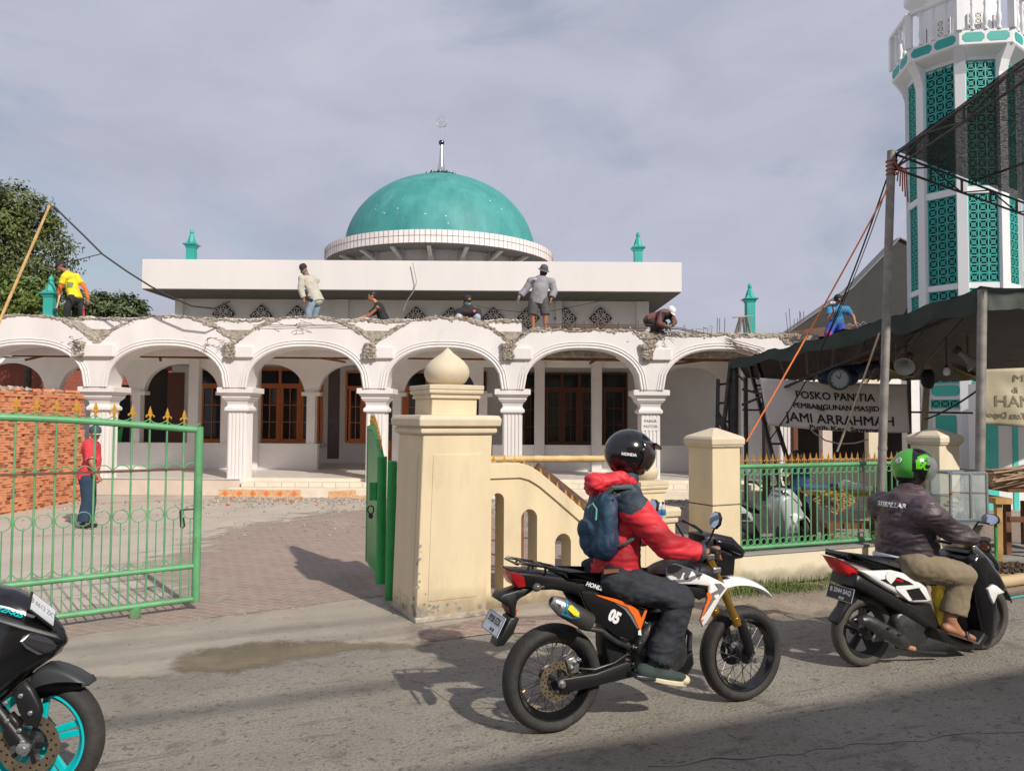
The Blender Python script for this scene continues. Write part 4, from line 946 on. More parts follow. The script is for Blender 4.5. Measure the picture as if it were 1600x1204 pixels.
# ------------------------------------------------------------------ trees
m_bark = M('bark', (.10, .07, .05), .9, var=.3, sc=8, bump=.5)
def leafmat(name, c, c2):
    m = M(name, c, .5, var=.3, sc=3, bump=0, col2=c2); return m
def tree(name, label, base, crown, mat, nl, ls, trunk_r, trunk_h, group=None):
    t = thing(name, label, 'tree', base, group=group)
    mb = MB(); b = V(base); top = b+V((.2, 0, trunk_h)); mb.tube([b, b.lerp(top, .5)+V((.1, 0, 0)), top], [trunk_r, trunk_r*.8, trunk_r*.55], 10)
    cs = [(V(c), V(r)) for c, r in crown]
    for c, r in cs: mb.tube([top, top.lerp(c, .5)+V((0, 0, .3)), c], [trunk_r*.5, trunk_r*.3, trunk_r*.1], 6)
    mb.build('trunk', m_bark, t)
    mb = MB(); tot = sum(r.x*r.z for c, r in cs)
    for c, r in cs:
        k = int(nl*r.x*r.z/tot); clumps = []
        for i in range(max(8, k//40)):
            d = V((R.gauss(0, 1), R.gauss(0, 1), R.gauss(0, 1))).normalized(); q = R.uniform(.55, 1.0)**.6
            clumps.append((c+V((d.x*r.x*q, d.y*r.y*q, d.z*r.z*q)), d))
        for cc, d in clumps:
            for j in range(40):
                p = cc+V((R.gauss(0, 1), R.gauss(0, 1), R.gauss(0, .8)))*.13*r.x*.8
                nn = (d+V((R.gauss(0, .6), R.gauss(0, .6), R.gauss(0, .5)+.3))).normalized(); s1 = nn.orthogonal().normalized(); s1.rotate(Quaternion(nn, R.uniform(0, 6.28))); s2 = nn.cross(s1); l = ls*R.uniform(.6, 1.3)
                mb.add([p-s1*l, p-s2*l*.42+nn*l*.1, p+s1*l, p+s2*l*.42+nn*l*.1], [(0, 1, 2), (0, 2, 3)])
    mb.build('crown', mat, t, smooth=0, weld=False); return t
m_leaf = leafmat('broad_leaves', (.045, .068, .012), (.13, .155, .03)); m_leaf2 = leafmat('far_leaves', (.05, .085, .025), (.10, .13, .04)); m_leafl = leafmat('light_leaves', (.07, .12, .015), (.15, .20, .035))
def tp_(px, py, Y): return at(px, py, Y)
tree('broadleaf_tree', 'tall dense dark green broadleaf tree behind the slanting bamboo pole at left', gp(-60, 740)*1.0 + V((0, 0, 0)), [(tp_(20, 400, 24), (1.75, 1.6, 1.9)), (tp_(-60, 380, 24.5), (2.0, 1.6, 2.3)), (tp_(52, 345, 24), (.85, 1, .75)), (tp_(5, 325, 24), (1.2, 1, .75)), (tp_(70, 450, 24), (.65, 1, .9)), (tp_(-50, 330, 24), (1.6, 1.2, 1.1))], m_leaf, 30000, .075, .3, 4.0)
tree('bushy_tree', 'yellow green bushy tree low behind the teal pinnacle and brick stack', at(30, 640, 21)*1.0-V((0, 0, 1.98)), [(tp_(20, 470, 21), (1.3, 1, .7)), (tp_(-40, 455, 21), (1.1, 1, .7)), (tp_(62, 490, 21), (.6, .8, .5))], m_leafl, 7000, .09, .15, 3.6)
for i, (px, py, rr, lab) in enumerate(((140, 487, (1.2, 1.2, .95), 'small round green tree behind the legs of the yellow shirt worker'), (185, 492, (1.25, 1.2, 1.0), 'small green tree just left of the mosque roof corner'))):
    p = tp_(px, py, 34); tree('distant_tree', lab, (p.x, p.y, 0), [(p, rr), (p+V((.5, 0, .15)), (rr[0]*.6, .7, .7)), (p+V((-.5, 0, -.3)), (rr[0]*.7, .7, .8))], m_leaf2, 5000, .10, .18, 4.6, 'trees beyond the mosque porch')
# red brick house glimpsed through the left arches
hb = thing('brick_house', 'red brick house wall glimpsed through the leftmost porch arches', 'house', (-17, 27, 0))
mb = MB(); mb.box((-22, 27, 0), (-10.5, 31, 3.7)); mb.build('wall', M('red_brickwork', (.30, .09, .06), .9, var=.35, sc=14, bump=.4), hb, smooth=0)
mb = MB(); mb.ext([(-22.3, 26.6, 3.7), (-22.3, 31.4, 3.7), (-22.3, 29, 4.3)], (12.1, 0, 0)); mb.build('roof', m_rust, hb, smooth=0)
# ------------------------------------------------------------------ minaret
MY = 17.2; MXc = (1509-800)/FPX*MY; mi = thing('minaret', 'white octagonal minaret with teal lattice panels and a balustraded balcony', 'minaret', (MXc, MY, 0))
MR = 78/FPX*MY; va = math.atan2(-MY, -MXc)   # a vertex points at the camera
va = math.atan2(-MY, -MXc)
def mv(i, r=MR): a = va+i*math.pi/4; return V((MXc+math.cos(a)*r, MY+math.sin(a)*r, 0))
zlev = {}
def zat(py): return 1.8+(654.5-py)*(MY-MR)/FPX
ztop = zat(92)
mb = MB(); mb.lathe([(MR*.93, 0), (MR*.93, ztop+.3)], rotT(MXc, MY, va), 8); m_white = M('bright_white_paint', (.74, .75, .765), .7, var=.03, sc=1.3, bump=.04, dark=((.62, .62, .60), 1.5, .6, .85, .35), stretch=(1, 1, .3)); core = mb.build('core', m_white, mi, smooth=0)
for i in range(8):
    p = mv(i, MR*.965); a = va+i*math.pi/4; T = rotT(p.x, p.y, a); mb = MB(); mb.box((-.10, -.105, 0), (.045, .105, ztop+.25), T); mb.build('pilaster', m_white, mi, smooth=0, bevel=.01)
lat_lv = [(zat(283), zat(80)), (zat(437), zat(296)), (zat(505), zat(448)), (zat(596), zat(575)), (zat(636), zat(624))]
def lattice(P, D, w, z0, z1, nc, mat, parent, out):
    cw = w/nc; nr = max(1, int(round((z1-z0)/cw))); ch = (z1-z0)/nr
    mb = MB(); mb.ext([P+out*.004+V((0, 0, z0)), P+D*w+out*.004+V((0, 0, z0)), P+D*w+out*.004+V((0, 0, z1)), P+out*.004+V((0, 0, z1))], out*.004)
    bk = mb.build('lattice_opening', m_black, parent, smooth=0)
    mb = MB(); o = out*.03
    for c in range(nc+1): mb.bar(P+D*cw*c+o+V((0, 0, z0)), P+D*cw*c+o+V((0, 0, z1)), .026, .024, up=out)
    for r in range(nr+1): mb.bar(P+o+V((0, 0, z0+ch*r)), P+D*w+o+V((0, 0, z0+ch*r)), .024, .026)
    for c in range(nc):
        for r in range(nr):
            q = P+D*cw*c+V((0, 0, z0+ch*r))+o
            mb.bar(q, q+D*cw+V((0, 0, ch)), .014, .014); mb.bar(q+D*cw, q+V((0, 0, ch)), .014, .014)
            k = [(.5, .26), (.74, .5), (.5, .74), (.26, .5)]
            for j in range(4): a_, b_ = k[j], k[(j+1) % 4]; mb.bar(q+D*cw*a_[0]+V((0, 0, ch*a_[1])), q+D*cw*b_[0]+V((0, 0, ch*b_[1])), .015, .013)
    mb.build('lattice', mat, bk, smooth=0)
def rrect(P, D, w, z0, z1, r, out, dep, cham=False):
    pts = []
    for cx_, cz_, a0 in ((w-r, z0+r, -90), (w-r, z1-r, 0), (r, z1-r, 90), (r, z0+r, 180)):
        for j in range(2 if cham else 6): a = rad(a0+90*j/(1 if cham else 5)); pts.append(P+D*(cx_+math.cos(a)*r)+V((0, 0, cz_+math.sin(a)*r)))
    mb = MB(); mb.ext(pts, out*dep); return mb
for i in (-3, -2, -1, 0, 1, 2):
    a = mv(i, MR*.965); b = mv(i+1, MR*.965); D = (b-a).normalized(); L = (b-a).length; out = V((D.y, -D.x, 0))
    c = (a+b)/2
    if (c-V((MXc, MY, 0))).dot(out) < 0: out = -out
    out.normalize(); ap = (a-V((MXc, MY, 0))).dot(out); inn = out*(MR*.93*math.cos(math.pi/8)-ap)
    P = a+D*.125+inn; w = L-.25
    if i in (-2, -1, 0, 1):
        for z0, z1 in lat_lv: lattice(P, D, w, z0, z1, 3, m_teal, mi, out)
        for z0, z1 in ((zat(295), zat(284)), (zat(447), zat(438))):
            mb = MB(); mb.ext([a+D*.05+inn+V((0, 0, z0)), a+D*(L-.05)+inn+V((0, 0, z0)), a+D*(L-.05)+inn+V((0, 0, z1)), a+D*.05+inn+V((0, 0, z1))], out*.07); mb.build('band', m_white, mi, smooth=0)
        rrect(P, D, w, zat(617), zat(600), .10, out, .03).build('plaque', m_teal, mi, smooth=20, bevel=.004)
        rrect(P+D*.08, D, w-.16, zat(735), zat(648), .04, out, .03).build('plaque', m_teal, mi, smooth=20, bevel=.004)
# broad striped base at its right
sb = thing('striped_wall', 'white and turquoise striped wall at the foot of the minaret', 'wall', at(1560, 760, 15.2))
SY = 15.4
def sX(px): return (px-800)/FPX*SY
m_turq = M('turquoise_paint', (.08, .55, .50), .6, var=.06, sc=3, bump=.03)
mb = MB(); mb.box((sX(1527), SY, 0), (sX(1760), SY+.3, at(1600, 600, SY).z)); mb.build('wall', m_white, sb, smooth=0)
for a, b in ((1533, 1558), (1581, 1589), (1620, 1650), (1672, 1680)):
    mb = MB(); mb.box((sX(a), SY-.02, 0), (sX(b), SY, at(1560, 645, SY).z)); mb.build('stripe', m_turq, sb, smooth=0)
# balcony
BR = 97/FPX*MY; zb0, zb1 = 1.8+(654.5-103)*(MY-BR)/FPX*.985, 0
zb0 = 1.8+(654.5-52)*(MY-BR)/FPX; zb1 = zb0+.30
mb = MB(); mb.lathe([(MR*.93, zb0-.30), (MR*1.0, zb0-.16), (BR*.98, zb0-.03), (BR, zb0), (BR, zb1), (BR*.95, zb1+.01), (.2, zb1+.01)], rotT(MXc, MY, va), 8); bal = mb.build('balcony', m_white, mi, smooth=0, bevel=.008)
for i in range(8):
    d = V((math.cos(va+i*math.pi/4), math.sin(va+i*math.pi/4), 0)); mb = MB(); pts = [(MR*.96, zb0-.9), (MR*1.0, zb0-.55), (MR*1.07, zb0-.28), (BR*.97, zb0-.02), (MR*.9, zb0-.02), (MR*.9, zb0-.9)]
    s2 = V((-d.y, d.x, 0)); mb.ext([V((MXc, MY, 0))+d*r+V((0, 0, z))-s2*.11 for r, z in pts], s2*.22); mb.build('bracket', m_white, bal, smooth=0)
def turned(mb, p, h):
    T = Matrix.Translation(p); mb.lathe([(.05, 0), (.05, .05), (.03, .07), (.035, .12), (.055, .22), (.05, .30), (.03, .42), (.025, h-.22), (.04, h-.16), (.025, h-.12), (.045, h-.05), (.045, h)], T, 10)
tb = None
for i in range(8):
    a = mv(i, BR*.985); b = mv(i+1, BR*.985); D = (b-a).normalized(); L = (b-a).length; out = ((a+b)/2-V((MXc, MY, 0))).normalized(); hR = .78
    mb = MB(); mb.bar(a+V((0, 0, zb1+hR)), b+V((0, 0, zb1+hR)), .13, .08); mb.build('handrail', m_white, bal, smooth=0, bevel=.008)
    mb = MB(); mb.bar(a+V((0, 0, zb1)), a+V((0, 0, zb1+hR)), .13, .13, up=out); mb.build('post', m_white, bal, smooth=0)
    for k in range(3):
        p = a+D*L*(k+1)/4+V((0, 0, zb1)); mb = MB(); turned(mb, p, hR-.04); mb.build('baluster', m_white, bal)
    for k in range(2):
        rrect(a+D*(L*(.05+.47*k)), D, L*.42, zb0+.05, zb0+.25, .06, out, .025, True).build('plaque', m_teal, bal, smooth=0)
mb = MB(); mb.lathe([(MR*.72, zb1), (MR*.72, zb1+3.2)], rotT(MXc, MY, va), 8); uc = mb.build('upper_shaft', m_white, mi, smooth=0)
mb = MB(); mb.lathe([(MR*.7, zb1+1.25), (MR*1.0, zb1+1.45), (MR*1.0, zb1+1.6), (MR*.72, zb1+1.65)], rotT(MXc, MY, va), 8); mb.build('upper_cornice', m_white, uc, smooth=0)
for i in (-3, -2, -1, 0, 1, 2):
    a = mv(i, MR*.72); b = mv(i+1, MR*.72); D = (b-a).normalized(); L = (b-a).length; out = ((a+b)/2-V((MXc, MY, 0))).normalized()
    lattice(a+D*L*.28, D, L*.44, zb1+.25, zb1+.62, 2, m_white2, uc, out)
# ------------------------------------------------------------------ buildings at the right
gb_ = thing('grey_building', 'large windowless grey rendered building with a pitched roof behind the minaret', 'building', at(1360, 655, 30))
def G(px, py): return at(px, py, 30)
mb = MB(); pts = [G(1232, 530), G(1232, 520), G(1330, 452), G(1405, 374), G(1440, 392), G(1440, 530)]; pts = [V((pts[0].x, 30, 0))]+pts[1:-1]+[V((pts[-1].x, 30, 0))]
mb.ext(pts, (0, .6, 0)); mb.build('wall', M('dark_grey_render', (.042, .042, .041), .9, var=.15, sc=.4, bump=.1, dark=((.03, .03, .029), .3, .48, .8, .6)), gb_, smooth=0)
mb = MB()
for a, b in ((G(1232, 519), G(1330, 451)), (G(1330, 451), G(1405, 373)), (G(1405, 373), G(1440, 391))): mb.wall([a+V((0, -.1, .05)), b+V((0, -.1, .05))], [a+V((0, -.1, 0)), b+V((0, -.1, 0))], (0, .9, 0))
mb.build('roof', M('grey_sheet_roof', (.20, .20, .20), .6, bump=.05), gb_, smooth=0)
lr = thing('low_shed', 'low dark shed roof behind the rough slab left of the blue shirt worker', 'shed', at(1240, 655, 24))
a, b = at(1192, 523, 24), at(1330, 505, 24); mb = MB(); mb.wall([a, b], [a-V((0, 0, .15)), b-V((0, 0, .35))], (0, 3, 0)); mb.build('roof', m_rust, lr, smooth=0)
mb = MB(); mb.box((a.x+.3, 24.1, 0), (b.x, 26.8, a.z-.15)); mb.build('wall', m_conc2, lr, smooth=0)
h2 = thing('tiled_house', 'house with a grey corrugated roof at the right edge behind the minaret', 'house', at(1650, 655, 26))
mb = MB(); a = at(1560, 398, 26); b = at(1800, 420, 26); mb.box((a.x, 26.2, 0), (b.x, 32, at(1600, 470, 26).z)); mb.build('wall', m_conc2, h2, smooth=0)
mb = MB()
for k in range(40):
    x = a.x+(b.x-a.x)*k/40; mb.bar((x, 25.8, at(1600, 472, 26).z), (x, 29, a.z), .26, .05)
mb.build('roof', M('corrugated_sheet', (.22, .21, .19), .7, var=.3, bump=.1), h2, smooth=0)
# side annex below the rough slab
an = thing('annex', 'dark open fronted annex with pale posts behind the hanging banner', 'building', at(1330, 760, 16.4))
def X16(px, Y=16.6): return (px-800)/FPX*Y
mb = MB(); mb.box((X16(1190), 17.9, 0), (X16(1252), 18.1, 2.9)); mb.box((X16(1405), 16.2, 0), (X16(1422), 16.5, 3.0)); mb.box((X16(1252), 17.0, 2.5), (X16(1500), 17.3, 3.0)); mb.build('wall', m_white2, an, smooth=0)
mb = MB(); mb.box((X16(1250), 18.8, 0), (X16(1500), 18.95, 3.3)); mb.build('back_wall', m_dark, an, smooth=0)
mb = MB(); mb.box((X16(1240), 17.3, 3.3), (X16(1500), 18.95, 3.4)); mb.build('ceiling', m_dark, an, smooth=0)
for a, b, mt in ((1285, 1300, m_beige), (1357, 1374, m_cream2), (1195, 1203, m_dark), (1240, 1246, m_wood2)):
    mb = MB(); mb.box((X16(a), 16.6, 0), (X16(b), 16.8, 2.8)); mb.build('post', mt, an, smooth=0)
mb = MB(); mb.box((X16(1258), 16.3, 0), (X16(1370), 16.34, .95)); mb.build('hoarding', m_beige, an, smooth=0)
# building behind the camera that shades the near road
sh_ = thing('shop_building', 'flat roofed shop on the near side of the road, behind the viewer', 'building', (8, -6, 0))
E0 = V((4.47, -1.81, 0)); mb = MB(); p, q = E0-DR*6.5, E0+DR*30; back = V((DR.y, -DR.x, 0))
mb.wall([p+V((0, 0, 5.62)), q+V((0, 0, 5.62))], [p+V((0, 0, 5.48)), q+V((0, 0, 5.48))], back*8); mb.build('roof', m_conc2, sh_, smooth=0)
p, q = p+back*1.6+DR*.3, q+back*1.6; mb = MB(); mb.wall([p+V((0, 0, 5.48)), q+V((0, 0, 5.48))], [p, q], back*.2); mb.build('wall', m_cream2, sh_, smooth=0)
# cables overhead (their shadows cross the road)
for i, (zc, d0, lab) in enumerate(((6.0, 8.9, 'overhead utility cable, nearest the viewer'), (6.6, 8.3, 'overhead utility cable, second from the viewer'), (7.0, 7.7, 'overhead utility cable, farthest of the three above the road'))):
    c0 = V((-.77, 6.17, 0))-NR*0; s0 = gp(300, 1113) if i == 0 else (gp(300, 1020) if i == 1 else gp(300, 996))
    src = s0+V((.612, -.791, 0))*(zc/math.tan(rad(EL)))+V((0, 0, zc)); dd = (gp(640, 1052)-gp(0, 1140)).normalized() if i == 0 else DR
    mb = MB(); mb.tube([src+dd*s+V((0, 0, .0002*s*s)) for s in range(-30, 31, 3)], .035 if i == 0 else .018, 8); tag(mb.build('utility_cable', m_wire), lab, 'cable', 'utility cables over the road')
# ------------------------------------------------------------------ steel post, shade net and its trusses
PB = at(1373, 830, 8.75); PBg = V((PB.x-.01, 8.75, 0)); PT = at(1393, 236, 8.75)
o = thing('steel_post', 'tall weathered steel post in front of the spear fence, carrying the shade net', 'post', PBg)
mb = MB(); mb.tube([PBg, PT], .047, 14); mb.build('tube', m_post, o)
mb = MB()
for f in (.30, .62): p = PBg.lerp(PT, f); mb.tube([p-V((0, 0, .02)), p+V((0, 0, .02))], .052, 14)
mb.build('collar', m_post, o)
nt_ = thing('shade_net', 'black see-through shade net stretched over a light truss frame at upper right', 'net', PT)
zN = PT.z
def ZP(px, py): return gp(px, py, zN)
nA = V((PT.x+.05, PT.y, zN)); nB = V((4.36, 6.0, zN)); nC = V((7.6, 10.95, zN-.02)); nD = V((8.2, 7.4, zN))
m_net = bpy.data.materials.new('shade_net'); m_net.use_nodes = True; t = m_net.node_tree; b = t.nodes['Principled BSDF']; b.inputs['Base Color'].default_value = (.018, .018, .02, 1); b.inputs['Roughness'].default_value = .7
tc = N(t, 'ShaderNodeTexCoord'); wv = N(t, 'ShaderNodeTexNoise'); wv.inputs['Scale'].default_value = 26; wv.inputs['Detail'].default_value = 6; wv.inputs['Roughness'].default_value = .8
mp = N(t, 'ShaderNodeMapping'); mp.inputs['Scale'].default_value = (1, 3.2, 1); mp.inputs['Rotation'].default_value = (0, 0, .6); t.links.new(tc.outputs['Object'], mp.inputs[0]); t.links.new(mp.outputs[0], wv.inputs[0])
rp_ = N(t, 'ShaderNodeValToRGB'); rp_.color_ramp.elements[0].position = .42; rp_.color_ramp.elements[1].position = .56; rp_.color_ramp.elements[0].color = (.78,)*3+(1,); rp_.color_ramp.elements[1].color = (1,)*3+(1,)
t.links.new(wv.outputs[0], rp_.inputs[0]); t.links.new(rp_.outputs[0], b.inputs['Alpha'])
def sagnet(name, a, b, c, d, sag, n, mat, parent, z=0):
    mb = MB(); vs = []; fs = []
    for i in range(n+1):
        for j in range(n+1):
            u, v = i/n, j/n; p = a.lerp(b, u).lerp(d.lerp(c, u), v); s = sag*math.sin(math.pi*u)*math.sin(math.pi*v); vs.append(p+V((0, 0, -s+.02*noise.noise(p*2)+z)))
    for i in range(n):
        for j in range(n): q = i*(n+1)+j; fs.append((q, q+1, q+n+2, q+n+1))
    mb.add(vs, fs); return mb.build(name, mat, parent, smooth=80)
sagnet('mesh_cloth', nA, nC, nD, nB, .12, 24, m_net, nt_)
def truss(a, b, dz, n, parent, mat=m_dsteel, r=.014):
    mb = MB(); mb.tube([a, b], r, 8); mb.tube([a-V((0, 0, dz)), b-V((0, 0, dz))], r, 8)
    for i in range(n+1):
        p = a.lerp(b, i/n); mb.bar(p, p-V((0, 0, dz)), r*1.6)
        if i < n: q = a.lerp(b, (i+1)/n); mb.tube([p, q-V((0, 0, dz))] if i % 2 else [p-V((0, 0, dz)), q], r*.7, 6)
    return mb.build('truss', mat, parent, smooth=40)
truss(nA-V((0, 0, .04)), nC-V((0, 0, .04)), .17, 5, nt_); truss(nA-V((0, 0, .04)), nB-V((0, 0, .04)), .15, 4, nt_)
mb = MB(); mb.tube([nA.lerp(nC, .45)-V((0, 0, .05)), nB.lerp(nD, .6)-V((0, 0, .03))], .014, 8); mb.tube([nB, nD], .02, 8); mb.tube([nD, nC], .02, 8); mb.build('cross_pole', m_dsteel, nt_)
mb = MB(); mb.tube([V((8.2, 7.4, 0)), nD], .04, 10); mb.tube([V((7.62, 10.95, 0)), nC], .04, 10); mb.build('corner_pole', m_post, nt_)
m_rib = M('faded_red_ribbon', (.35, .10, .06), .8, bump=.1)
mb = MB(); p = PT-V((0, .06, .12))
for k in range(5): mb.tube([p+V((.02*k-.02, 0, -.02*k)), p+V((.04+.02*k, -.02, -.12)), p+V((.03+.03*k, 0, -.25-.06*k))], .008, 5)
for k in range(4): mb.tube([p+V((math.cos(q)*.06, math.sin(q)*.06+.06, -.05*k)) for q in [2*math.pi*j/10 for j in range(10)]], .009, 5, closed=True)
tag(mb.build('tied_ribbon', m_rib), 'faded red rope lashing knotted round the top of the tall steel post', 'rope')
def rope(name, pts, r, mat, label, cat='rope', group=None):
    mb = MB(); mb.tube(pts, r, 6); return tag(mb.build(name, mat), label, cat, group)
def sagl(a, b, sag, n=20): return [a.lerp(b, i/n)-V((0, 0, sag*4*(i/n)*(1-i/n))) for i in range(n+1)]
rope('guy_rope', sagl(PT-V((0, 0, .35)), at(1166, 690, 8.35), .03), .009, m_ropeo, 'orange guy rope slanting from the tall steel post down to the fence pillar')
rope('guy_rope', sagl(PT-V((0, 0, .15)), at(1200, 690, 11.5), .35), .010, m_wire, 'black guy rope slanting down left of the tall steel post')
rope('guy_rope', sagl(PT-V((0, 0, .25)), at(1275, 560, 11), .15), .006, m_wire, 'thin dark string between the steel post and the green tarpaulin')
rope('pale_rope', sagl(at(1374, 520, 9.6), at(1308, 705, 10.2), .02), .013, m_rope, 'pale rope hanging aslant in front of the committee banner')
# ------------------------------------------------------------------ tarpaulin tent
m_tarp = M('green_tarpaulin', (.020, .034, .025), .65, var=.25, sc=3, bump=.35, bs=9, col2=(.032, .050, .037))
m_tarpu = M('brown_tarp_lining', (.040, .034, .028), .8, var=.3, sc=5, bump=.2, bs=14)
T0 = at(1140, 563, 12.0); T1 = at(1532, 450, 8.6); T2 = at(1790, 470, 9.3); U0 = at(1165, 590, 13.6); U1 = at(1420, 590, 14.6); U2 = at(1820, 600, 14.6)
te = thing('tarpaulin_tent', 'dark green tarpaulin awning on steel posts behind the spear fence', 'tent', (T0.x, T0.y, 0))
front = []; 
for i in range(31): front.append(T0.lerp(T1, i/30)+V((0, 0, .03*math.sin(i*1.3)*.6-.05*math.sin(math.pi*i/30))))
for i in range(1, 16): front.append(T1.lerp(T2, i/15)+V((0, 0, .05*math.sin(math.pi*i/15))))
backl = [U0.lerp(U1, i/30) for i in range(31)]+[U1.lerp(U2, i/15) for i in range(1, 16)]
mb = MB(); vs = []; fs = []; nv = 14; k = len(front)
for j in range(nv+1):
    for i in range(k):
        v = j/nv; p = front[i].lerp(backl[i], v); p = p+V((0, 0, .12*math.sin(math.pi*v)+.05*noise.noise(p*1.5)+(.015*math.sin(i*2.1)))); vs.append(p)
for j in range(nv):
    for i in range(k-1): q = j*k+i; fs.append((q, q+1, q+k+1, q+k))
mb.add(vs, fs); o = mb.build('canopy', [m_tarp], te, smooth=80)
# lining slightly below
mb = MB(); mb.add([v-V((0, 0, .03)) for v in vs], fs); mb.build('lining', m_tarpu, te, smooth=80)
mb = MB(); vs = []; fs = []
for j in range(5):
    for i in range(k):
        dr = (.13+.12*i/30 if i <= 30 else .25+.10*(i-30)/15)+.03*math.sin(i*.9)+.02*noise.noise(V((i*.7, 1, 1)))
        vs.append(front[i]+V((0, -.02-.02*math.sin(i*1.7+j)-.01*j, -dr*j/4)))
for j in range(4):
    for i in range(k-1): q = j*k+i; fs.append((q, q+1, q+k+1, q+k))
mb.add(vs, fs); mb.build('valance', m_tarp, te, smooth=80)
mb = MB()
T1b = V((T1.x-.03, T1.y, 0))
mb.tube([at(1540, 740, 8.6)*1+V((-.1, 0, -1.2)), T1+V((.02, 0, -.02))], .05, 12); mb.build('tent_post', m_post, te)
mb = MB(); mb.tube([V((T0.x+.05, T0.y, 0)), T0+V((.08, 0, 0))], .06, 10); mb.tube([V((T0.x-.20, T0.y, .8)), T0+V((.02, 0, 0))], .035, 8); mb.build('tent_post', m_dsteel, te)
for p in (U0, U1, U2): mb = MB(); mb.tube([V((p.x, p.y, 0)), p], .04, 8); mb.build('tent_post', m_dsteel, te)
mb = MB(); mb.tube([at(1160, 632, 11.9), at(1525, 480, 8.7)], .020, 8); mb.tube([at(1172, 612, 12), at(1420, 540, 9.6)], .012, 8)
for f in (.2, .4, .6, .8): a = at(1160, 632, 11.9).lerp(at(1525, 480, 8.7), f); mb.tube([a, a+V((0, .02, .25))], .014, 6); mb.tube([a, U0.lerp(U1, f)-V((0, 0, .05))], .02, 8)
mb.tube([at(1160, 608, 12), at(1288, 640, 11)], .018, 8); mb.tube([at(1160, 640, 12), at(1520, 645, 11)], .014, 8); mb.tube([at(1200, 600, 12), at(1290, 650, 12)], .012, 8)
mb.build('roof_frame', m_dsteel, te)
mb = MB()
for i in range(9): f = i/8; a = T1.lerp(T2, .05+.1*f)-V((0, 0, .15+.0*f)); q = U1.lerp(U2, f)-V((0, 0, .08)); mb.tube([T0.lerp(T1, f)-V((0, 0, .12)), backl[int(30*f)]-V((0, 0, .08))], .016, 6)
mb.build('rafter', m_dsteel, te)
# things hanging under the tent
bt_ = thing('blue_tarp_bundle', 'bundled blue tarp with a red edge slung under the tent above the banner', 'tarp', at(1330, 585, 10.6))
mb = MB(); 
capsule(mb, at(1288, 584, 10.9), at(1330, 578, 10.9), .06, .085, 12); capsule(mb, at(1330, 578, 10.9), at(1385, 566, 10.9), .085, .06, 12); capsule(mb, at(1288, 590, 10.7), at(1332, 590, 10.7), .10, .10, 10)
organic('cloth', mb, .03, M('blue_tarp', (.012, .022, .07), .6, var=.4, sc=6, bump=.2), bt_, 2, .05, 5)
mb = MB(); mb.bar(at(1318, 566, 10.42), at(1368, 556, 10.42), .05, .045); mb.build('red_edge', M('red_cloth', (.42, .05, .03), .8, bump=.2), bt_, smooth=0, bevel=.01)
ck = thing('wall_clock', 'round clock with a dark rim hanging above the committee banner', 'clock', at(1311, 592, 10.4))
c = at(1311, 592, 10.4); T = frame(c, (1, 0, 0), (0, 0, 1))
mb = MB(); mb.lathe([(.150, -.02), (.155, .02), (.145, .035), (.128, .035), (.125, .015), (.125, -.02)], T, 32); mb.build('rim', M('clock_rim', (.03, .06, .04), .4, bump=0), ck)
mb = MB(); mb.lathe([(.127, -.01), (.127, .016)], T, 32); mb.build('dial', M('clock_dial', (.40, .42, .44), .4, bump=0), ck)
mb = MB(); mb.bar(c+V((0, -.02, 0)), c+V((-.05, -.02, .045)), .008); mb.bar(c+V((0, -.02, 0)), c+V((.02, -.02, .09)), .006)
mb.build('hands', m_black, ck, smooth=0)
for q in range(12): a = q*math.pi/6; mb = MB(); mb.bar(c+V((math.cos(a)*.10, -.019, math.sin(a)*.10)), c+V((math.cos(a)*.118, -.019, math.sin(a)*.118)), .006); mb.build('hour_mark', m_black, ck, smooth=0)
mb = MB(); mb.bar(c+V((0, 0, .14)), c+V((0, .03, .34)), .01); mb.build('hanger', m_wire, ck, smooth=0)
m_hornw = M('horn_grey', (.33, .32, .30), .5, var=.15, bump=.05)
for (px, py, ax, lab) in ((1416, 566, (-.5, -.6, -.45), 'pale horn loudspeaker hanging under the tent beside the tall steel post'), (1512, 560, (.5, -.4, -.6), 'pale horn loudspeaker hanging under the tent left of the leaning tent post')):
    p = at(px, py, 9.9); h = thing('horn_speaker', lab, 'speaker', p, group='horn speakers under the tent'); a = V(ax).normalized(); T = frame(p, a.orthogonal(), a.cross(a.orthogonal()))
    mb = MB(); mb.lathe([(.03, -.14), (.035, -.08), (.04, -.02), (.06, .05), (.12, .11), (.125, .12), (.112, .115), (.05, .05), (.02, 0)], T, 20); mb.build('horn', m_hornw, h)
    mb = MB(); mb.lathe([(.05, -.20), (.055, -.19), (.055, -.13), (.04, -.12)], T, 16); mb.build('driver', m_rust, h)
    mb = MB(); mb.tube([p, p+V((0, 0, .30))], .012, 6); mb.build('bracket', m_rust, h)
for (px, py, r, lab) in ((1400, 575, .22, 'shallow yellowish basin hanging behind the tall steel post'), (1508, 578, .17, 'small yellowish basin hanging above the weathered fence pillar')):
    p = at(px, py, 10.2); h = thing('hanging_basin', lab, 'basin', p); T = Matrix.Translation(p) @ Matrix.Rotation(.5, 4, 'X') @ Matrix.Rotation(.3, 4, 'Y')
    mb = MB(); mb.lathe([(.001, -.09), (r*.7, -.085), (r*.95, -.02), (r, 0), (r*.93, 0), (r*.66, -.07), (.001, -.075)], T, 24); mb.build('bowl', M('olive_plastic', (.14, .12, .03), .5, bump=0), h)
    mb = MB(); mb.tube([T @ V((math.cos(q)*r, math.sin(q)*r, 0)) for q in [2*math.pi*j/24 for j in range(24)]], .012, 6, closed=True); mb.tube([p+V((0, 0, .05)), p+V((0, 0, .35))], .006, 5); mb.build('rim', m_steel, h)
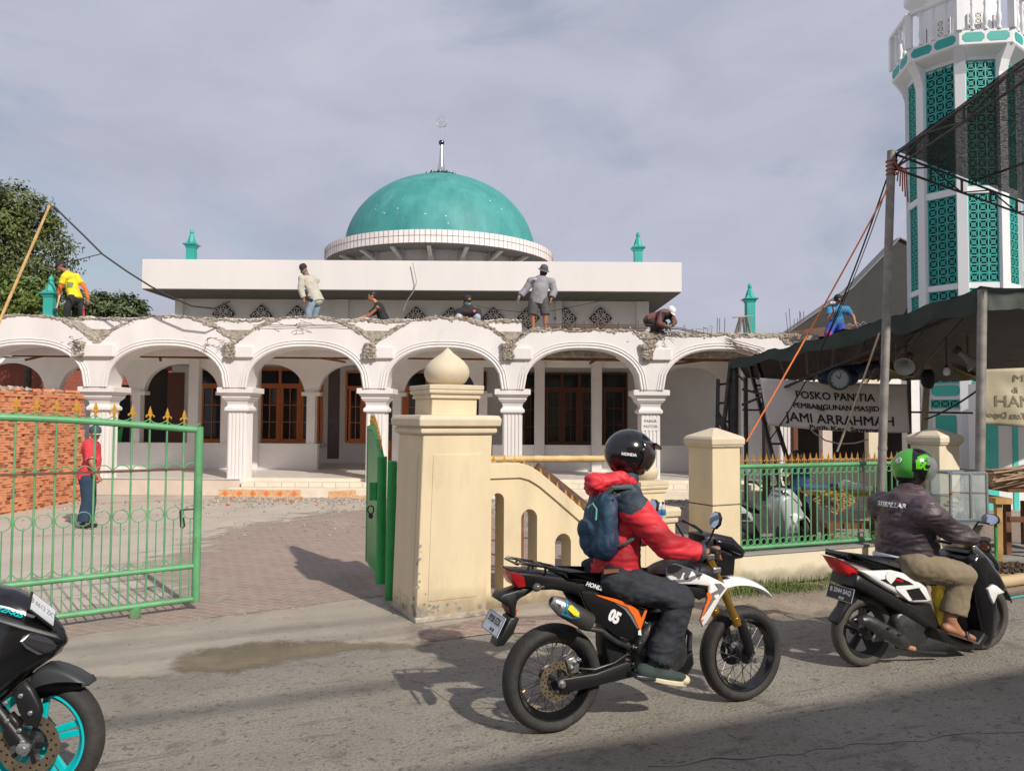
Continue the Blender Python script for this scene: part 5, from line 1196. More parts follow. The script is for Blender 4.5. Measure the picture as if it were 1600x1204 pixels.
lb = thing('light_bulb', 'white lamp bulb hanging on a cord under the tent', 'lamp', at(1479, 578, 10)); p = at(1479, 580, 10)
mb = MB(); mb.lathe([(.001, -.06), (.035, -.045), (.045, -.01), (.035, .03), (.02, .05)], Matrix.Translation(p), 14); mb.build('bulb', M('white_bulb', (.75, .74, .72), .3, bump=0), lb)
mb = MB(); mb.lathe([(.022, .04), (.022, .08), (.01, .09)], Matrix.Translation(p), 12); mb.tube([p+V((0, 0, .08)), p+V((0, 0, .45))], .006, 5); mb.build('cord', m_wire, lb)
po = thing('inner_post', 'bare wooden post standing before the minaret beneath the tent', 'post', V((at(1446, 680, 11).x, 11, 0)))
mb = MB(); a = at(1443, 690, 11); mb.tube([V((a.x, 11, 0)), a, at(1450, 570, 11)], .045, 10); mb.build('pole', M('pale_timber', (.36, .31, .22), .8, bump=.2), po)
mb = MB(); mb.ball(at(1450, 592, 11), (.10, .10, .16), 10); mb.build('cloth_wrap', m_wire, po)
rope('cable', sagl(at(1446, 655, 10.9), at(1540, 600, 8.7), .04), .012, m_wire, 'dark cable running from the bare wooden post up to the leaning tent post', 'cable')
rope('white_hose', [at(x, y, 12) for x, y in ((1262, 664), (1272, 676), (1290, 688), (1312, 693), (1335, 692), (1357, 686))], .012, M('white_hose', (.62, .60, .55), .5, bump=0), 'white hose drooping below the committee banner', 'hose')
# banners
def banner(name, c00, c10, c11, c01, mat, label, amp=.022):
    t = thing(name, label, 'banner', c00); nx, nz = 48, 16
    def B(u, v):
        top = c01.lerp(c11, u); bot = c00.lerp(c10, u); p = bot.lerp(top, v)
        w = amp*(math.sin(u*19+v*1.5)*.35+noise.noise(V((u*5, v*2, 1)))+.3*noise.noise(V((u*14, v*4, 4))))
        return p+V((0, w, -.03*math.sin(math.pi*u)*(1-v*.3)))
    mb = MB(); vs = [B(i/nx, j/nz) for j in range(nz+1) for i in range(nx+1)]; fs = [(j*(nx+1)+i, j*(nx+1)+i+1, (j+1)*(nx+1)+i+1, (j+1)*(nx+1)+i) for j in range(nz) for i in range(nx)]
    mb.add(vs, fs); cl = mb.build('cloth', mat, t, smooth=80); s = cl.modifiers.new('s', 'SOLIDIFY'); s.thickness = .003
    return t, cl, B
def wraptext(s, B, u0, u1, v, h, W_, Hh, mat, parent, off=.008, bold=.0, mirror=False):
    cu = bpy.data.curves.new('t', 'FONT'); cu.body = s; cu.size = 1; cu.align_x = 'CENTER'; cu.align_y = 'CENTER'; cu.resolution_u = 2; cu.extrude = 0
    o = bpy.data.objects.new('t', cu); C.objects.link(o); dg = bpy.context.evaluated_depsgraph_get(); dg.update(); me = bpy.data.meshes.new_from_object(o.evaluated_get(dg)); bpy.data.objects.remove(o)
    xs = [v_.co.x for v_ in me.vertices]; w0 = max(xs)-min(xs); uc = (u0+u1)/2; mb = MB(); co = [v_.co.copy() for v_ in me.vertices]; fs = [tuple(p.vertices) for p in me.polygons]
    for k, (dx, dy) in enumerate(((-1, -.5), (1, .5), (1, -.5), (-1, .5))):   # four slightly shifted strokes make the letters bold
        vs = []
        for c in co:
            u = uc+(c.x/w0)*(u1-u0)*(-1 if mirror else 1)+dx*bold*.10; vs.append(B(max(0, min(1, u)), max(0, min(1, v+(c.y+dy*bold*2)*h/Hh)))+V((0, -off-.0006*k, 0)))
        mb.add(vs, fs)
    return mb.build('lettering', mat, parent, smooth=0, weld=False)
m_ban = M('grey_white_banner', (.70, .655, .60), .7, var=.08, sc=2, bump=.05); m_ban2 = M('yellowed_banner', (.46, .41, .28), .7, var=.1, sc=2, bump=.05)
m_ink = M('banner_ink', (.035, .022, .025), .8, bump=0); m_ink2 = M('banner_ink_faded', (.20, .18, .12), .8, bump=0)
b1, bc1, B1 = banner('banner', at(1200, 664, 11.2), at(1421, 676, 10.9), at(1417, 600, 10.9), at(1187, 590, 11.2), m_ban, 'greyish committee banner with bold dark lettering hung under the tent')
for s, u0, u1, v, h in (('POSKO PANITIA', .235, .775, .70, .165), ('PEMBANGUNAN MASJID', .205, .80, .475, .115), ('JAMI ARRAHMAH', .14, .90, .22, .20), ('Putih Kec. Sawangan', .30, .84, -.0+.045, .10)):
    wraptext(s, B1, u0, u1, v, h, 1, .75, m_ink, bc1, bold=.018)
b2, bc2, B2 = banner('banner', at(1533, 662, 8.9), at(1760, 668, 8.6), at(1760, 560, 8.6), at(1533, 577, 8.9), m_ban2, 'yellowed banner seen from its back, hung at the right edge past the leaning tent post', .04)
for s, u0, u1, v, h in (('MASJID A', .22, .72, .82, .13), ('di', .215, .26, .62, .12), ('HAMHARRA', .09, .78, .42, .22)):
    wraptext(s, B2, u0, u1, v, h, 1, .8, m_ink2, bc2, bold=.012)
wraptext('Kota Depok', B2, .02, .30, .18, .13, 1, .8, m_ink2, bc2, mirror=True)
mb = MB(); 
for P_ in (B1(0, 1), B1(1, 1)): pass
rope('tie_cord', sagl(B1(0, 1), T0+V((.1, 0, -.25)), .01), .006, m_wire, 'thin cord tying the top left corner of the committee banner')
# ladders, rack
def ladder(a0, a1, b0, b1, n, label, mat=m_rust, w=.035):
    t = thing('ladder', label, 'ladder', a0); 
    for p, q in ((a0, a1), (b0, b1)): mb = MB(); mb.bar(p, q, w, w*1.3); mb.build('rail', mat, t, smooth=0)
    for i in range(n): f = (i+.7)/n; mb = MB(); mb.bar(a0.lerp(a1, f), b0.lerp(b1, f), w*.7); mb.build('rung', mat, t, smooth=0)
    return t
def toground(p, q):
    f = p.z/(p.z-q.z); return p.lerp(q, f)
a1, b1_ = at(1170, 566, 12.6), at(1183, 566, 12.6); ladder(toground(a1, at(1213, 735, 11.2)), a1, toground(b1_, at(1236, 735, 11.2)), b1_, 9, 'tall dark ladder leaning up to the tent beside the orange guy rope', m_dsteel, .045)
a1, b1_ = at(1122, 592, 12.4), at(1139, 590, 12.4); ladder(V((a1.x-.1, 12.2, .0)), a1, V((b1_.x-.02, 12.2, .0)), b1_, 8, 'short dark steel ladder standing against the front corner of the tent', m_dsteel, .05)
mb = MB()
for i in range(7): mb.bar(at(1120+R.uniform(-3, 6), 640+i*9, 12.3), at(1150+R.uniform(-3, 3), 700+i*5, 12.1), .04)
tag(mb.build('scrap_timber', m_dsteel, smooth=0), 'dark jumble of scrap boards piled at the left corner of the tent', 'scrap', kind='stuff')
st = thing('step_ladder', 'small wooden trestle standing on the rough slab before the teal pinnacle', 'trestle', at(1162, 522, 17.9))
def S18(px, py, d=0): return at(px, py, 17.9+d)
mb = MB()
for a, b in (((1157, 495), (1149, 522)), ((1158, 495), (1155, 522)), ((1161, 495), (1164, 522)), ((1167, 495), (1173, 522))): mb.bar(S18(*a), S18(*b, .1), .05)
mb.build('leg', m_steel, st, smooth=0); mb = MB(); mb.bar(S18(1145, 496), S18(1176, 493), .06, .03); mb.build('top', m_steel, st, smooth=0)
# ------------------------------------------------------------------ rebar on the roof
def rb(pts, Y, r=.007): return [at(x, y, Y+d) for x, y, d in pts]
mb = MB()
for k in range(7):
    pts = [(900+k*6, 512+k, .0)]
    pts = [(850, 506+k*1.5, .1*k), (950, 506+k*2, .1*k), (1010, 507+k*2.2, .05*k), (1060, 510+k*2.5, -.1), (1110, 522+k*2.6, -.25), (1160, 536+k*3, -.35), (1195, 545+k*2.6, -.45)]
    mb.tube([at(x, y+R.uniform(-1.5, 1.5), 17.3+d) for x, y, d in pts], .008, 5)
for k in range(16):
    x = R.uniform(880, 1110); y = 520+max(0, (x-1050)*.15); mb.tube([at(x, y, 17.3), at(x+R.uniform(-3, 3), y-R.uniform(10, 22), 17.3), at(x+R.uniform(-9, 9), y-R.uniform(8, 22), 17.2)], .006, 5)
for x in (1120, 1124, 1132): mb.tube([at(x, 522, 17.6), at(x+R.uniform(-2, 2), 497, 17.6), at(x+R.uniform(-8, 20), 497, 17.6)], .008, 5)
for x in (1232, 1236, 1241, 1246, 1250, 1254, 1258): mb.tube([at(x, 525, 17.2), at(x-R.uniform(0, 6), R.uniform(476, 505), 17.2)], .007, 5)
for i in range(40):
    cx_ = R.choice((110, 325, 340, 1020, 1040, 470)); x = cx_+R.gauss(0, 9); y = 534+R.gauss(0, 5) if cx_ < 900 else 525+R.gauss(0, 8)
    if cx_ == 470: y = 505; 
    mb.tube([at(x, y, 16.85), at(x+R.uniform(-9, 9), y+R.uniform(-4, 6), 16.85), at(x+R.uniform(-12, 12), y+R.uniform(-6, 8), 16.85)], .006, 5)
for y in (507, 510, 513): mb.tube([at(x, y+R.uniform(-1, 1), 17.0) for x in range(395, 560, 20)], .006, 5)
tag(mb.build('rebar', m_rust, smooth=40), 'bent steel reinforcing bars sticking out of the broken porch roof', 'rebar', kind='stuff')
for x in (149, 159, 299):
    pass
# cables at the left
rope('overhead_cable', [at(x, y, 16.5) for x, y in ((84, 322), (105, 343), (130, 367), (160, 397), (200, 425), (235, 447), (265, 463), (300, 478), (335, 482), (360, 470))], .020, m_wire, 'twisted black cable slanting down from the bamboo pole to the mosque roof', 'cable')
rope('overhead_cable', [at(x, y, 16.5) for x, y in ((100, 410), (125, 405), (160, 396))], .010, m_wire, 'thin cable joining the slanting black cable above the yellow shirt worker', 'cable')
rope('overhead_cable', [at(x, y, 19.9) for x, y in ((645, 410), (648, 425), (651, 440), (646, 455), (636, 470), (630, 486))], .012, m_steel, 'thin grey wire dangling down the white roof fascia', 'cable')
rope('overhead_cable', [at(x, y, 17.6) for x, y in ((745, 478), (770, 483), (810, 487), (860, 486), (900, 478), (960, 466))], .008, m_wire, 'thin dark wire strung along the upper wall behind the grey shirt worker', 'cable')
bp1 = at(78, 320, 14); bp2 = at(0, 500, 14); g = toground(bp1, bp2)
o = thing('bamboo_pole', 'long bamboo pole leaning right in front of the big tree at left', 'pole', g)
mb = MB(); mb.tube([bp1.lerp(g, i/50) for i in range(51)], [(.022+.014*i/50)+(.004 if i % 5 == 0 else 0) for i in range(51)], 10); mb.build('culm', m_bamboo, o)
# ------------------------------------------------------------------ stall at the right
m_cg = M('case_frame', (.26, .29, .31), .4, metal=.4, bump=.02); m_clear = M('case_glass', (.55, .62, .62), .1, bump=0, alpha=.28)
m_pine = M('pine_wood', (.45, .27, .10), .6, var=.2, sc=5, bump=.1); m_bwood = M('brown_wood', (.16, .07, .035), .6, var=.25, sc=5, bump=.1)
dc = thing('display_case', 'grey framed glass food display case on the stall table', 'display case', at(1515, 812, 8.4))
c0 = at(1486, 812, 8.3); T = Matrix.Translation(c0) @ Matrix.Rotation(rad(8), 4, 'Z'); w, d, h = .43, .32, .50
mb = MB()
for x in (0, w): 
    for y in (0, d): mb.box((x-.012, y-.012, 0), (x+.012, y+.012, h), T)
for z in (0, h): 
    for y in (0, d): mb.box((.012, y-.012, z-.012), (w-.012, y+.012, z+.012), T)
    for x in (0, w): mb.box((x-.012, .012, z-.012), (x+.012, d-.012, z+.012), T)
mb.box((w*.55-.012, -.012, .012), (w*.55+.012, .012, h-.012), T); mb.build('case_frame', m_cg, dc, smooth=0, bevel=.002)
mb = MB(); mb.box((.012, -.003, .012), (w-.012, .003, h-.012), T); mb.box((.012, d-.003, .012), (w-.012, d+.003, h-.012), T); mb.box((-.003, .012, .012), (.003, d-.012, h-.012), T); mb.box((w-.003, .012, .012), (w+.003, d-.012, h-.012), T); mb.build('pane', m_clear, dc, smooth=0)
mb = MB(); mb.box((0, 0, -.018), (w, d, -.013), T); mb.box((.015, .015, .24), (w-.015, d-.015, .248), T); mb.build('shelf', m_cg, dc, smooth=0)
mb = MB(); mb.tube([T @ V((-.014, -.014, .30)), T @ V((w+.01, -.016, .29))], .004, 5); mb.ball(T @ V((-.01, -.02, .29)), .018, 8); mb.build('tie_string', m_rib, dc)
for k in range(5):
    p = T @ V((.05+.075*k, .12+.03*(k % 2), -.012)); mb = MB(); mb.lathe([(.03, 0), (.032, .06), (.02, .075), (.012, .09)], Matrix.Translation(p), 10); tag(mb.build('food_jar', M('jar%d' % k, ((.25, .3, .4), (.4, .3, .2), (.3, .35, .33), (.2, .22, .35), (.4, .38, .33))[k], .3, bump=0)), ('blue grey', 'tan', 'pale green', 'dark blue', 'cream')[k]+' jar inside the glass display case', 'jar')
tb_ = thing('stall_table', 'low green legged table carrying the glass display case', 'table', at(1515, 880, 8.4))
mb = MB(); mb.box((-.03, -.05, -.05), (.56, .45, -.02), T); mb.build('tabletop', m_cg, tb_, smooth=0)
for x, y in ((.0, 0), (.53, 0), (.0, .42), (.53, .42)):
    mb = MB(); q = T @ V((x, y, -.05)); mb.bar(q, (q.x, q.y, 0), .022); mb.build('leg', m_green2, tb_, smooth=0)
s2 = thing('wooden_stall', 'rough wooden roadside stall of pine and brown posts under a pale bamboo roof', 'stall', at(1590, 868, 8.9))
def Q(px, py, Y): return at(px, py, Y)
for px, Y, m_ in ((1559, 8.9, m_pine), (1573, 9.2, m_bwood), (1640, 8.9, m_bwood), (1720, 9, m_bwood), (1680, 10.2, m_bwood), (1600, 10.2, m_bwood)):
    a = Q(px, 782, Y); mb = MB(); mb.bar((a.x, Y, 0), a, .065); mb.build('post', m_, s2, smooth=0, bevel=.004)
mb = MB(); mb.box((Q(1549, 782, 8.9).x, 8.82, Q(1559, 786, 8.9).z), (Q(1575, 782, 8.9).x, 10.2, Q(1559, 777, 8.9).z)); mb.build('counter', m_pine, s2, smooth=0)
mb = MB(); mb.box((Q(1576, 782, 8.9).x, 8.9, .96), (Q(1760, 782, 8.9).x, 10.3, 1.0)); mb.box((Q(1576, 782, 8.9).x, 8.88, .62), (Q(1760, 782, 8.9).x, 8.94, .68)); mb.build('counter', m_bwood, s2, smooth=0)
mb = MB(); mb.box((Q(1572, 782, 8.9).x, 9.0, 1.0), (Q(1760, 782, 8.9).x, 10.0, 1.16)); mb.build('crate', M('cardboard_brown', (.33, .24, .15), .8, bump=.1), s2, smooth=0, bevel=.02)
mb = MB()
for k in range(46):
    a = Q(1551+R.uniform(-3, 8), 738+R.uniform(-4, 26), 8.7+R.uniform(0, .6)); b = Q(1720, 712+R.uniform(-10, 14)-0, 8.7+R.uniform(0, .7)); mb.tube([a, b], R.uniform(.007, .014), 5)
mb.build('bamboo_roof', M('dry_bamboo_strips', (.34, .23, .15), .7, var=.3, sc=9, bump=.1), s2)
mb = MB(); mb.box((-.6, 0, 0), (.6, .9, .12), Matrix.Translation(at(1620, 885, 9.1)) @ Matrix.Rotation(rad(12), 4, 'Z')); tag(mb.build('concrete_step', m_conc2, smooth=0, bevel=.02), 'low concrete platform under the wooden stall', 'platform')
# row of dark oil bottles / coals are not readable: a pile of dark lumps
mb = MB()
for k in range(160): stone(mb, at(1555+R.uniform(0, 60), 885+R.uniform(-6, 8), 8.6), R.uniform(.012, .03))
tag(mb.build('dark_rubble', m_bark, smooth=0, weld=False), 'dark lumps scattered at the foot of the wooden stall', None, kind='stuff')
lg = thing('bamboo_log', 'thick pale bamboo log lying beside the road below the stall', 'log', gp(1560, 920))
mb = MB(); a, b = gp(1553, 921)+V((0, 0, .07)), gp(1760, 890)+V((0, 0, .07)); mb.tube([a.lerp(b, i/20) for i in range(21)], [.062+(.006 if i % 5 == 0 else 0) for i in range(21)], 14); mb.build('culm', M('pale_log', (.50, .38, .22), .6, var=.15, sc=3, bump=.1), lg)
rope('garden_hose', [gp(x, y)+V((0, 0, .012)) for x, y in ((1552, 940), (1570, 937), (1600, 932), (1680, 920))], .010, m_turq, 'thin turquoise hose on the ground past the scooter front wheel', 'hose')
# ------------------------------------------------------------------ things in the yard behind the fence
yt = thing('yellow_table', 'yellow topped wooden table behind the spear fence', 'table', at(1315, 800, 10.4))
T = Matrix.Translation(V((at(1262, 770, 10.3).x, 10.2, 0))) @ Matrix.Rotation(rad(-4), 4, 'Z'); m_yel = M('yellow_laminate', (.42, .30, .06), .4, bump=.02)
mb = MB(); mb.box((0, 0, .78), (1.05, .6, .83), T); mb.build('tabletop', m_yel, yt, smooth=0, bevel=.005)
for x, y in ((.05, .05), (1.0, .05), (.05, .55), (1.0, .55)): mb = MB(); mb.box((x-.03, y-.03, 0), (x+.03, y+.03, .78), T); mb.build('leg', m_bwood, yt, smooth=0)
tag(None or (lambda: (mb.__init__(), capsule(mb, T @ V((.0, .25, .86)), T @ V((.55, .3, .86)), .05, .07, 10), organic('blue_cloth', mb, .02, M('dark_blue_cloth', (.04, .08, .16), .8, bump=.2), None, 2, .03, 8))[-1])(), 'crumpled dark blue cloth on the yellow table', 'cloth')
mb = MB(); capsule(mb, T @ V((.50, .2, .90)), T @ V((.86, .22, .84)), .07, .05, 12); capsule(mb, T @ V((.86, .22, .84)), T @ V((.98, .2, .88)), .05, .02, 10)
tag(organic('plastic_bag', mb, .015, M('white_plastic', (.74, .72, .68), .4, bump=0), None, 2, .03, 10), 'crumpled white plastic bag on the yellow table', 'bag')
wb = thing('wooden_bench', 'dark brown wooden bench before the yellow table', 'bench', at(1350, 835, 9.6))
T = Matrix.Translation(V((at(1293, 800, 9.6).x, 9.6, 0)))
mb = MB(); mb.box((0, 0, .43), (.72, .25, .50), T); mb.build('seat', m_bwood, wb, smooth=0)
for x, y in ((.05, .03), (.66, .03), (.05, .22), (.66, .22)): mb = MB(); mb.box((x-.035, y-.03, 0), (x+.035, y+.03, .43), T); mb.build('leg', m_bwood, wb, smooth=0)
mb = MB(); mb.box((.60, .0, .5), (.66, .06, .95), T); mb.box((.66, .0, .55), (1.1, .04, .72), T); mb.build('side_board', m_wood2, wb, smooth=0)
wt = thing('woven_frame', 'diamond shaped woven cane frame leaning on the spear fence', 'frame', at(1305, 802, 9.3))
c = at(1305, 781, 9.3); m_cane = M('cane', (.42, .24, .09), .6, var=.2, bump=.1)
dm = [c+V((-.27, 0, .0)), c+V((0, 0, .17)), c+V((.27, 0, .0)), c+V((0, 0, -.17))]
mb = MB(); mb.tube(dm, .012, 6, closed=True)
for k in range(30):
    a = dm[R.randrange(4)]; i = R.randrange(4); p = dm[i].lerp(dm[(i+1) % 4], R.random()); q = dm[(i+2) % 4].lerp(dm[(i+3) % 4], R.random()); mb.tube([p, p.lerp(q, .5)+V((0, R.uniform(-.06, .06), R.uniform(-.05, .05))), q], .006, 5)
mb.build('weave', m_cane, wt)
for px, lab in ((1029, 'clear plastic water bottle on the small cream pillar, left of its twin'), (1036, 'blue capped plastic water bottle on the small cream pillar')):
    p = at(px, 812, 8.0); b_ = thing('water_bottle', lab, 'bottle', p, group='water bottles on the small pillar')
    mb = MB(); mb.lathe([(.028, 0), (.03, .02), (.028, .08), (.03, .12), (.012, .155), (.012, .165)], Matrix.Translation(p), 14); mb.build('body', M('bottle_plastic', (.6, .66, .7), .15, bump=0, alpha=.55), b_)
    mb = MB(); mb.lathe([(.0295, .05), (.031, .052), (.031, .11), (.0295, .112)], Matrix.Translation(p), 14); mb.build('label_band', M('blue_label', (.03, .16, .35), .4, bump=0), b_)
    mb = MB(); mb.lathe([(.014, .163), (.014, .185), (.01, .188)], Matrix.Translation(p), 12); mb.build('cap', M('blue_cap', (.02, .07, .4), .4, bump=0), b_)
# ------------------------------------------------------------------ two wheelers
class Bike:
    """local frame: x forward, y to the rider's left, z up, origin under the rear axle"""
    def __init__(s, A, B, name, label, cat):
        s.A = V((A[0], A[1], 0)); s.a = math.atan2(B[1]-A[1], B[0]-A[0]); s.WB = (V((B[0], B[1], 0))-s.A).length
        s.T = Matrix.Translation(s.A) @ Matrix.Rotation(s.a, 4, 'Z'); s.I = s.T.inverted()
        s.t = thing(name, label, cat, s.A, s.a); s.n = s.T.to_3x3() @ V((0, 1, 0))
    def L(s, px, py, lat=0.0):
        p = s.I @ hit(px, py, s.A-s.n*lat, s.n); return p
    def W(s, px, py, lat=0.0): return s.T @ s.L(px, py, lat)
    def P(s, pts, lat): return [s.L(x, y, lat) for x, y in pts]
def inset(poly, d):
    k = len(poly); out = []; ar = sum(poly[i][0]*poly[(i+1) % k][1]-poly[(i+1) % k][0]*poly[i][1] for i in range(k)); sg = 1 if ar > 0 else -1
    for i in range(k):
        a = V(poly[i-1]); b = V(poly[i]); c = V(poly[(i+1) % k]); e1 = (b-a).normalized(); e2 = (c-b).normalized()
        n1 = V((-e1.y, e1.x))*sg; n2 = V((-e2.y, e2.x))*sg; n = (n1+n2)
        n = n.normalized() if n.length > .2 else n1
        m = max(.55, n.dot(n1)); q = b+n*(d/m); out.append((q.x, q.y))
    return out
def puff(mb, pts, y0, y1, r):
    """rounded slab between lateral planes y0 < y1 from an outline of local points"""
    p2 = [(p.x, p.z) for p in pts]; rings = []
    for y, d in ((y0, r), (y0+r*.3, r*.45), (y0+r, 0), (y1-r, 0), (y1-r*.3, r*.45), (y1, r)):
        q = inset(p2, d) if d else p2; rings.append([V((x, y, z)) for x, z in q])
    k = len(p2); vs = [v for rg in rings for v in rg]; fs = []
    for i in range(len(rings)-1):
        for j in range(k): fs.append((i*k+j, i*k+(j+1) % k, (i+1)*k+(j+1) % k, (i+1)*k+j))
    fs.append(tuple(range(k))[::-1]); fs.append(tuple((len(rings)-1)*k+j for j in range(k))); mb.add(vs, fs)
def smoothpoly(pts, n=1):
    for _ in range(n):
        o = []
        for i in range(len(pts)):
            a, b = V(pts[i]), V(pts[(i+1) % len(pts)]); o += [a.lerp(b, .25), a.lerp(b, .75)]
        pts = o
    return pts
def slab(bk, name, px, lat, y0, y1, r, mat, parent=None, sm=0, smooth=50):
    pts = bk.P(px, lat)
    if sm: pts = smoothpoly(pts, sm)
    mb = MB(); puff(mb, pts, y0, y1, r); return mb.build(name, mat, parent or bk.t, smooth=smooth, local=True)
m_rub_ = M('tyre_rubber', (.028, .026, .025), .75, var=.2, sc=20, bump=.15, bs=90, dark=((.09, .08, .07), 5, .5, .8, .5))
m_tyd = M('dusty_tyre', (.07, .063, .055), .85, var=.2, sc=12, bump=.15, bs=90)
m_blk = M('black_plastic', (.012, .012, .013), .42, var=.15, bump=.02)
m_blkg = M('gloss_black', (.008, .008, .009), .16, var=.1, bump=0, coat=.5)
m_gun = M('gunmetal', (.09, .09, .095), .4, metal=.7, var=.3, sc=20, bump=.1)
m_alu = M('cast_aluminium', (.42, .41, .40), .35, metal=.8, var=.25, sc=25, bump=.1)
m_forkg = M('gold_anodised', (.50, .30, .06), .28, metal=.75, var=.1, bump=0)
m_whtg = M('gloss_white_plastic', (.80, .80, .80), .22, var=.02, bump=0, coat=.4)
m_orng = M('orange_graphic', (.80, .16, .02), .35, var=.03, bump=0)
m_gryg = M('grey_graphic', (.17, .17, .18), .35, var=.03, bump=0)
m_redl = M('red_lens', (.45, .01, .012), .15, var=.1, bump=0, coat=.5, emis=.08)
m_seat = M('black_vinyl', (.018, .018, .019), .55, var=.1, sc=40, bump=.15, bs=80)
m_mir = M('mirror_glass', (.62, .72, .82), .05, metal=.9, var=.03, bump=0)
m_platew = M('white_plate', (.62, .65, .68), .5, var=.05, bump=0); m_plateb = M('black_plate', (.02, .028, .035), .5, var=.05, bump=0)
m_pink = M('plate_ink', (.05, .05, .06), .6, bump=0); m_pinkw = M('plate_white_ink', (.75, .75, .75), .6, bump=0)
m_bronze = M('bronze_disc', (.27, .21, .14), .4, metal=.7, var=.2, sc=20, bump=0)
def wheel(bk, x, R_, rr, w, tyre, rim, spokes, parent=None, spoke_mat=None, disc=None, discside=1, hubr=.05, cast=None, z=None):
    c = V((x, 0, R_ if z is None else z)); T = frame(c, (1, 0, 0), (0, 0, 1)); mb = MB(); h = w/2   # lathe axis points to the right side
    mb.lathe([(rr, -h*.72), (rr+.02, -h*.92), (rr+(R_-rr)*.45, -h), (rr+(R_-rr)*.75, -h*.86), (R_-.010, -h*.52), (R_-.002, -h*.22), (R_, 0), (R_-.002, h*.22), (R_-.010, h*.52), (rr+(R_-rr)*.75, h*.86), (rr+(R_-rr)*.45, h), (rr+.02, h*.92), (rr, h*.72), (rr-.006, h*.5), (rr-.006, -h*.5), (rr, -h*.72)], T, 64)
    wh = thing_part(bk, 'wheel', mb, rim, T) if False else None
    ty = mb; mbr = MB(); mbr.lathe([(rr+.006, -h*.78), (rr-.004, -h*.80), (rr-.012, -h*.62), (rr-.020, -h*.35), (rr-.034, -h*.12), (rr-.034, h*.12), (rr-.020, h*.35), (rr-.012, h*.62), (rr-.004, h*.80), (rr+.006, h*.78), (rr+.002, h*.5), (rr-.008, 0), (rr+.002, -h*.5), (rr+.006, -h*.78)], T, 64)
    rm = mbr.build('wheel', rim, bk.t, smooth=40, local=True); ty.build('tyre', tyre, rm, smooth=50, local=True)
    mbh = MB(); mbh.lathe([(hubr*.5, -.07), (hubr*1.1, -.065), (hubr*1.1, -.05), (hubr*.6, -.04), (hubr*.6, .04), (hubr*1.1, .05), (hubr*1.1, .065), (hubr*.5, .07), (.012, .10), (.012, -.10)], T, 20); mbh.build('hub', m_gun, rm, local=True)
    if spokes:
        mb = MB()
        for k in range(spokes):
            a = 2*math.pi*k/spokes; sd = (-1, 1)[k % 2]; tw = (.55, -.55)[(k//2) % 2]; p = T @ V((math.cos(a+tw)*hubr, math.sin(a+tw)*hubr, sd*.055)); q = T @ V((math.cos(a)*(rr-.03), math.sin(a)*(rr-.03), sd*.006)); mb.tube([p, q], .0021, 4)
        mb.build('spokes', spoke_mat or m_gun, rm, smooth=0, local=True)
        mb = MB()
        for k in range(0, spokes, 4):
            a = 2*math.pi*k/spokes; sd = (-1, 1)[k % 2]; q = V((math.cos(a)*(rr-.034), math.sin(a)*(rr-.034), sd*.006)); q2 = V((math.cos(a)*(rr-.052), math.sin(a)*(rr-.052), sd*.010)); mb.tube([T @ q, T @ q2], .0038, 5)
        mb.build('spoke_nipples', m_forkg, rm, smooth=0, local=True)
    if cast:
        n, cm, wd = cast; mb = MB()
        for k in range(n):
            a = 2*math.pi*k/n+.25
            for off in (-.13, .13):
                p = T @ V((math.cos(a+off*2.2)*hubr*.9, math.sin(a+off*2.2)*hubr*.9, .0)); q = T @ V((math.cos(a+off*.9)*(rr-.025), math.sin(a+off*.9)*(rr-.025), 0)); mb.bar(p, q, .028, wd, up=T.to_3x3() @ V((0, 0, 1)))
        mb.build('cast_spokes', cm, rm, smooth=0, bevel=.003, local=True)
    if disc:
        dr, dm = disc; mb = MB(); o = discside*(.078); n = 40
        ri = dr*.62; vs = []; fs = []
        mb.lathe([(ri, o-.002), (dr, o-.002), (dr, o+.002), (ri, o+.002), (ri, o-.002)], T, n); d = mb.build('brake_disc', dm, rm, smooth=30, local=True)
        mb = MB()
        for k in range(30): a = 2*math.pi*k/30; rq = dr*(.74 if k % 2 else .88); mb.lathe([(.0055, -.0032), (.0055, .0032)], T @ Matrix.Translation((math.cos(a)*rq, math.sin(a)*rq, o)), 8)
        for k in range(5): a = 2*math.pi*k/5; mb.bar(T @ V((math.cos(a)*.03, math.sin(a)*.03, o)), T @ V((math.cos(a)*ri*1.04, math.sin(a)*ri*1.04, o)), .02, .004, up=T.to_3x3() @ V((0, 0, 1)))
        mb.build('disc_carrier', m_blk, d, smooth=0, local=True)
    return rm
def plate(bk, px, py, w, h, tilt, mat, ink, l1, l2, size=.042, yoff=0, xoff=.0):
    c = bk.L(px, py, 0); c.y += yoff; c.x -= xoff; up = V((math.sin(tilt), 0, math.cos(tilt))); T = frame(c, (0, -1, 0), up)   # faces backwards
    mb = MB(); mb.box((-w/2, -h/2, -.002), (w/2, h/2, .002), T); pl = mb.build('licence_plate', mat, bk.t, smooth=0, bevel=.004, local=True)
    mb = MB()
    for a, b in (((-w/2+.004, -h/2+.004), (w/2-.004, -h/2+.004)), ((w/2-.004, -h/2+.004), (w/2-.004, h/2-.004)), ((w/2-.004, h/2-.004), (-w/2+.004, h/2-.004)), ((-w/2+.004, h/2-.004), (-w/2+.004, -h/2+.004))): mb.bar(T @ V((*a, .003)), T @ V((*b, .003)), .002)
    mb.build('plate_border', ink, pl, smooth=0, local=True)
    text(l1, size, ink, pl, T @ Matrix.Translation((0, h*.14, .003)), ex=.0006, local=True, bold=.0015, sx=.88); text(l2, size*.5, ink, pl, T @ Matrix.Translation((w*.08, -h*.30, .003)), ex=.0006, local=True, bold=.001)
    return pl
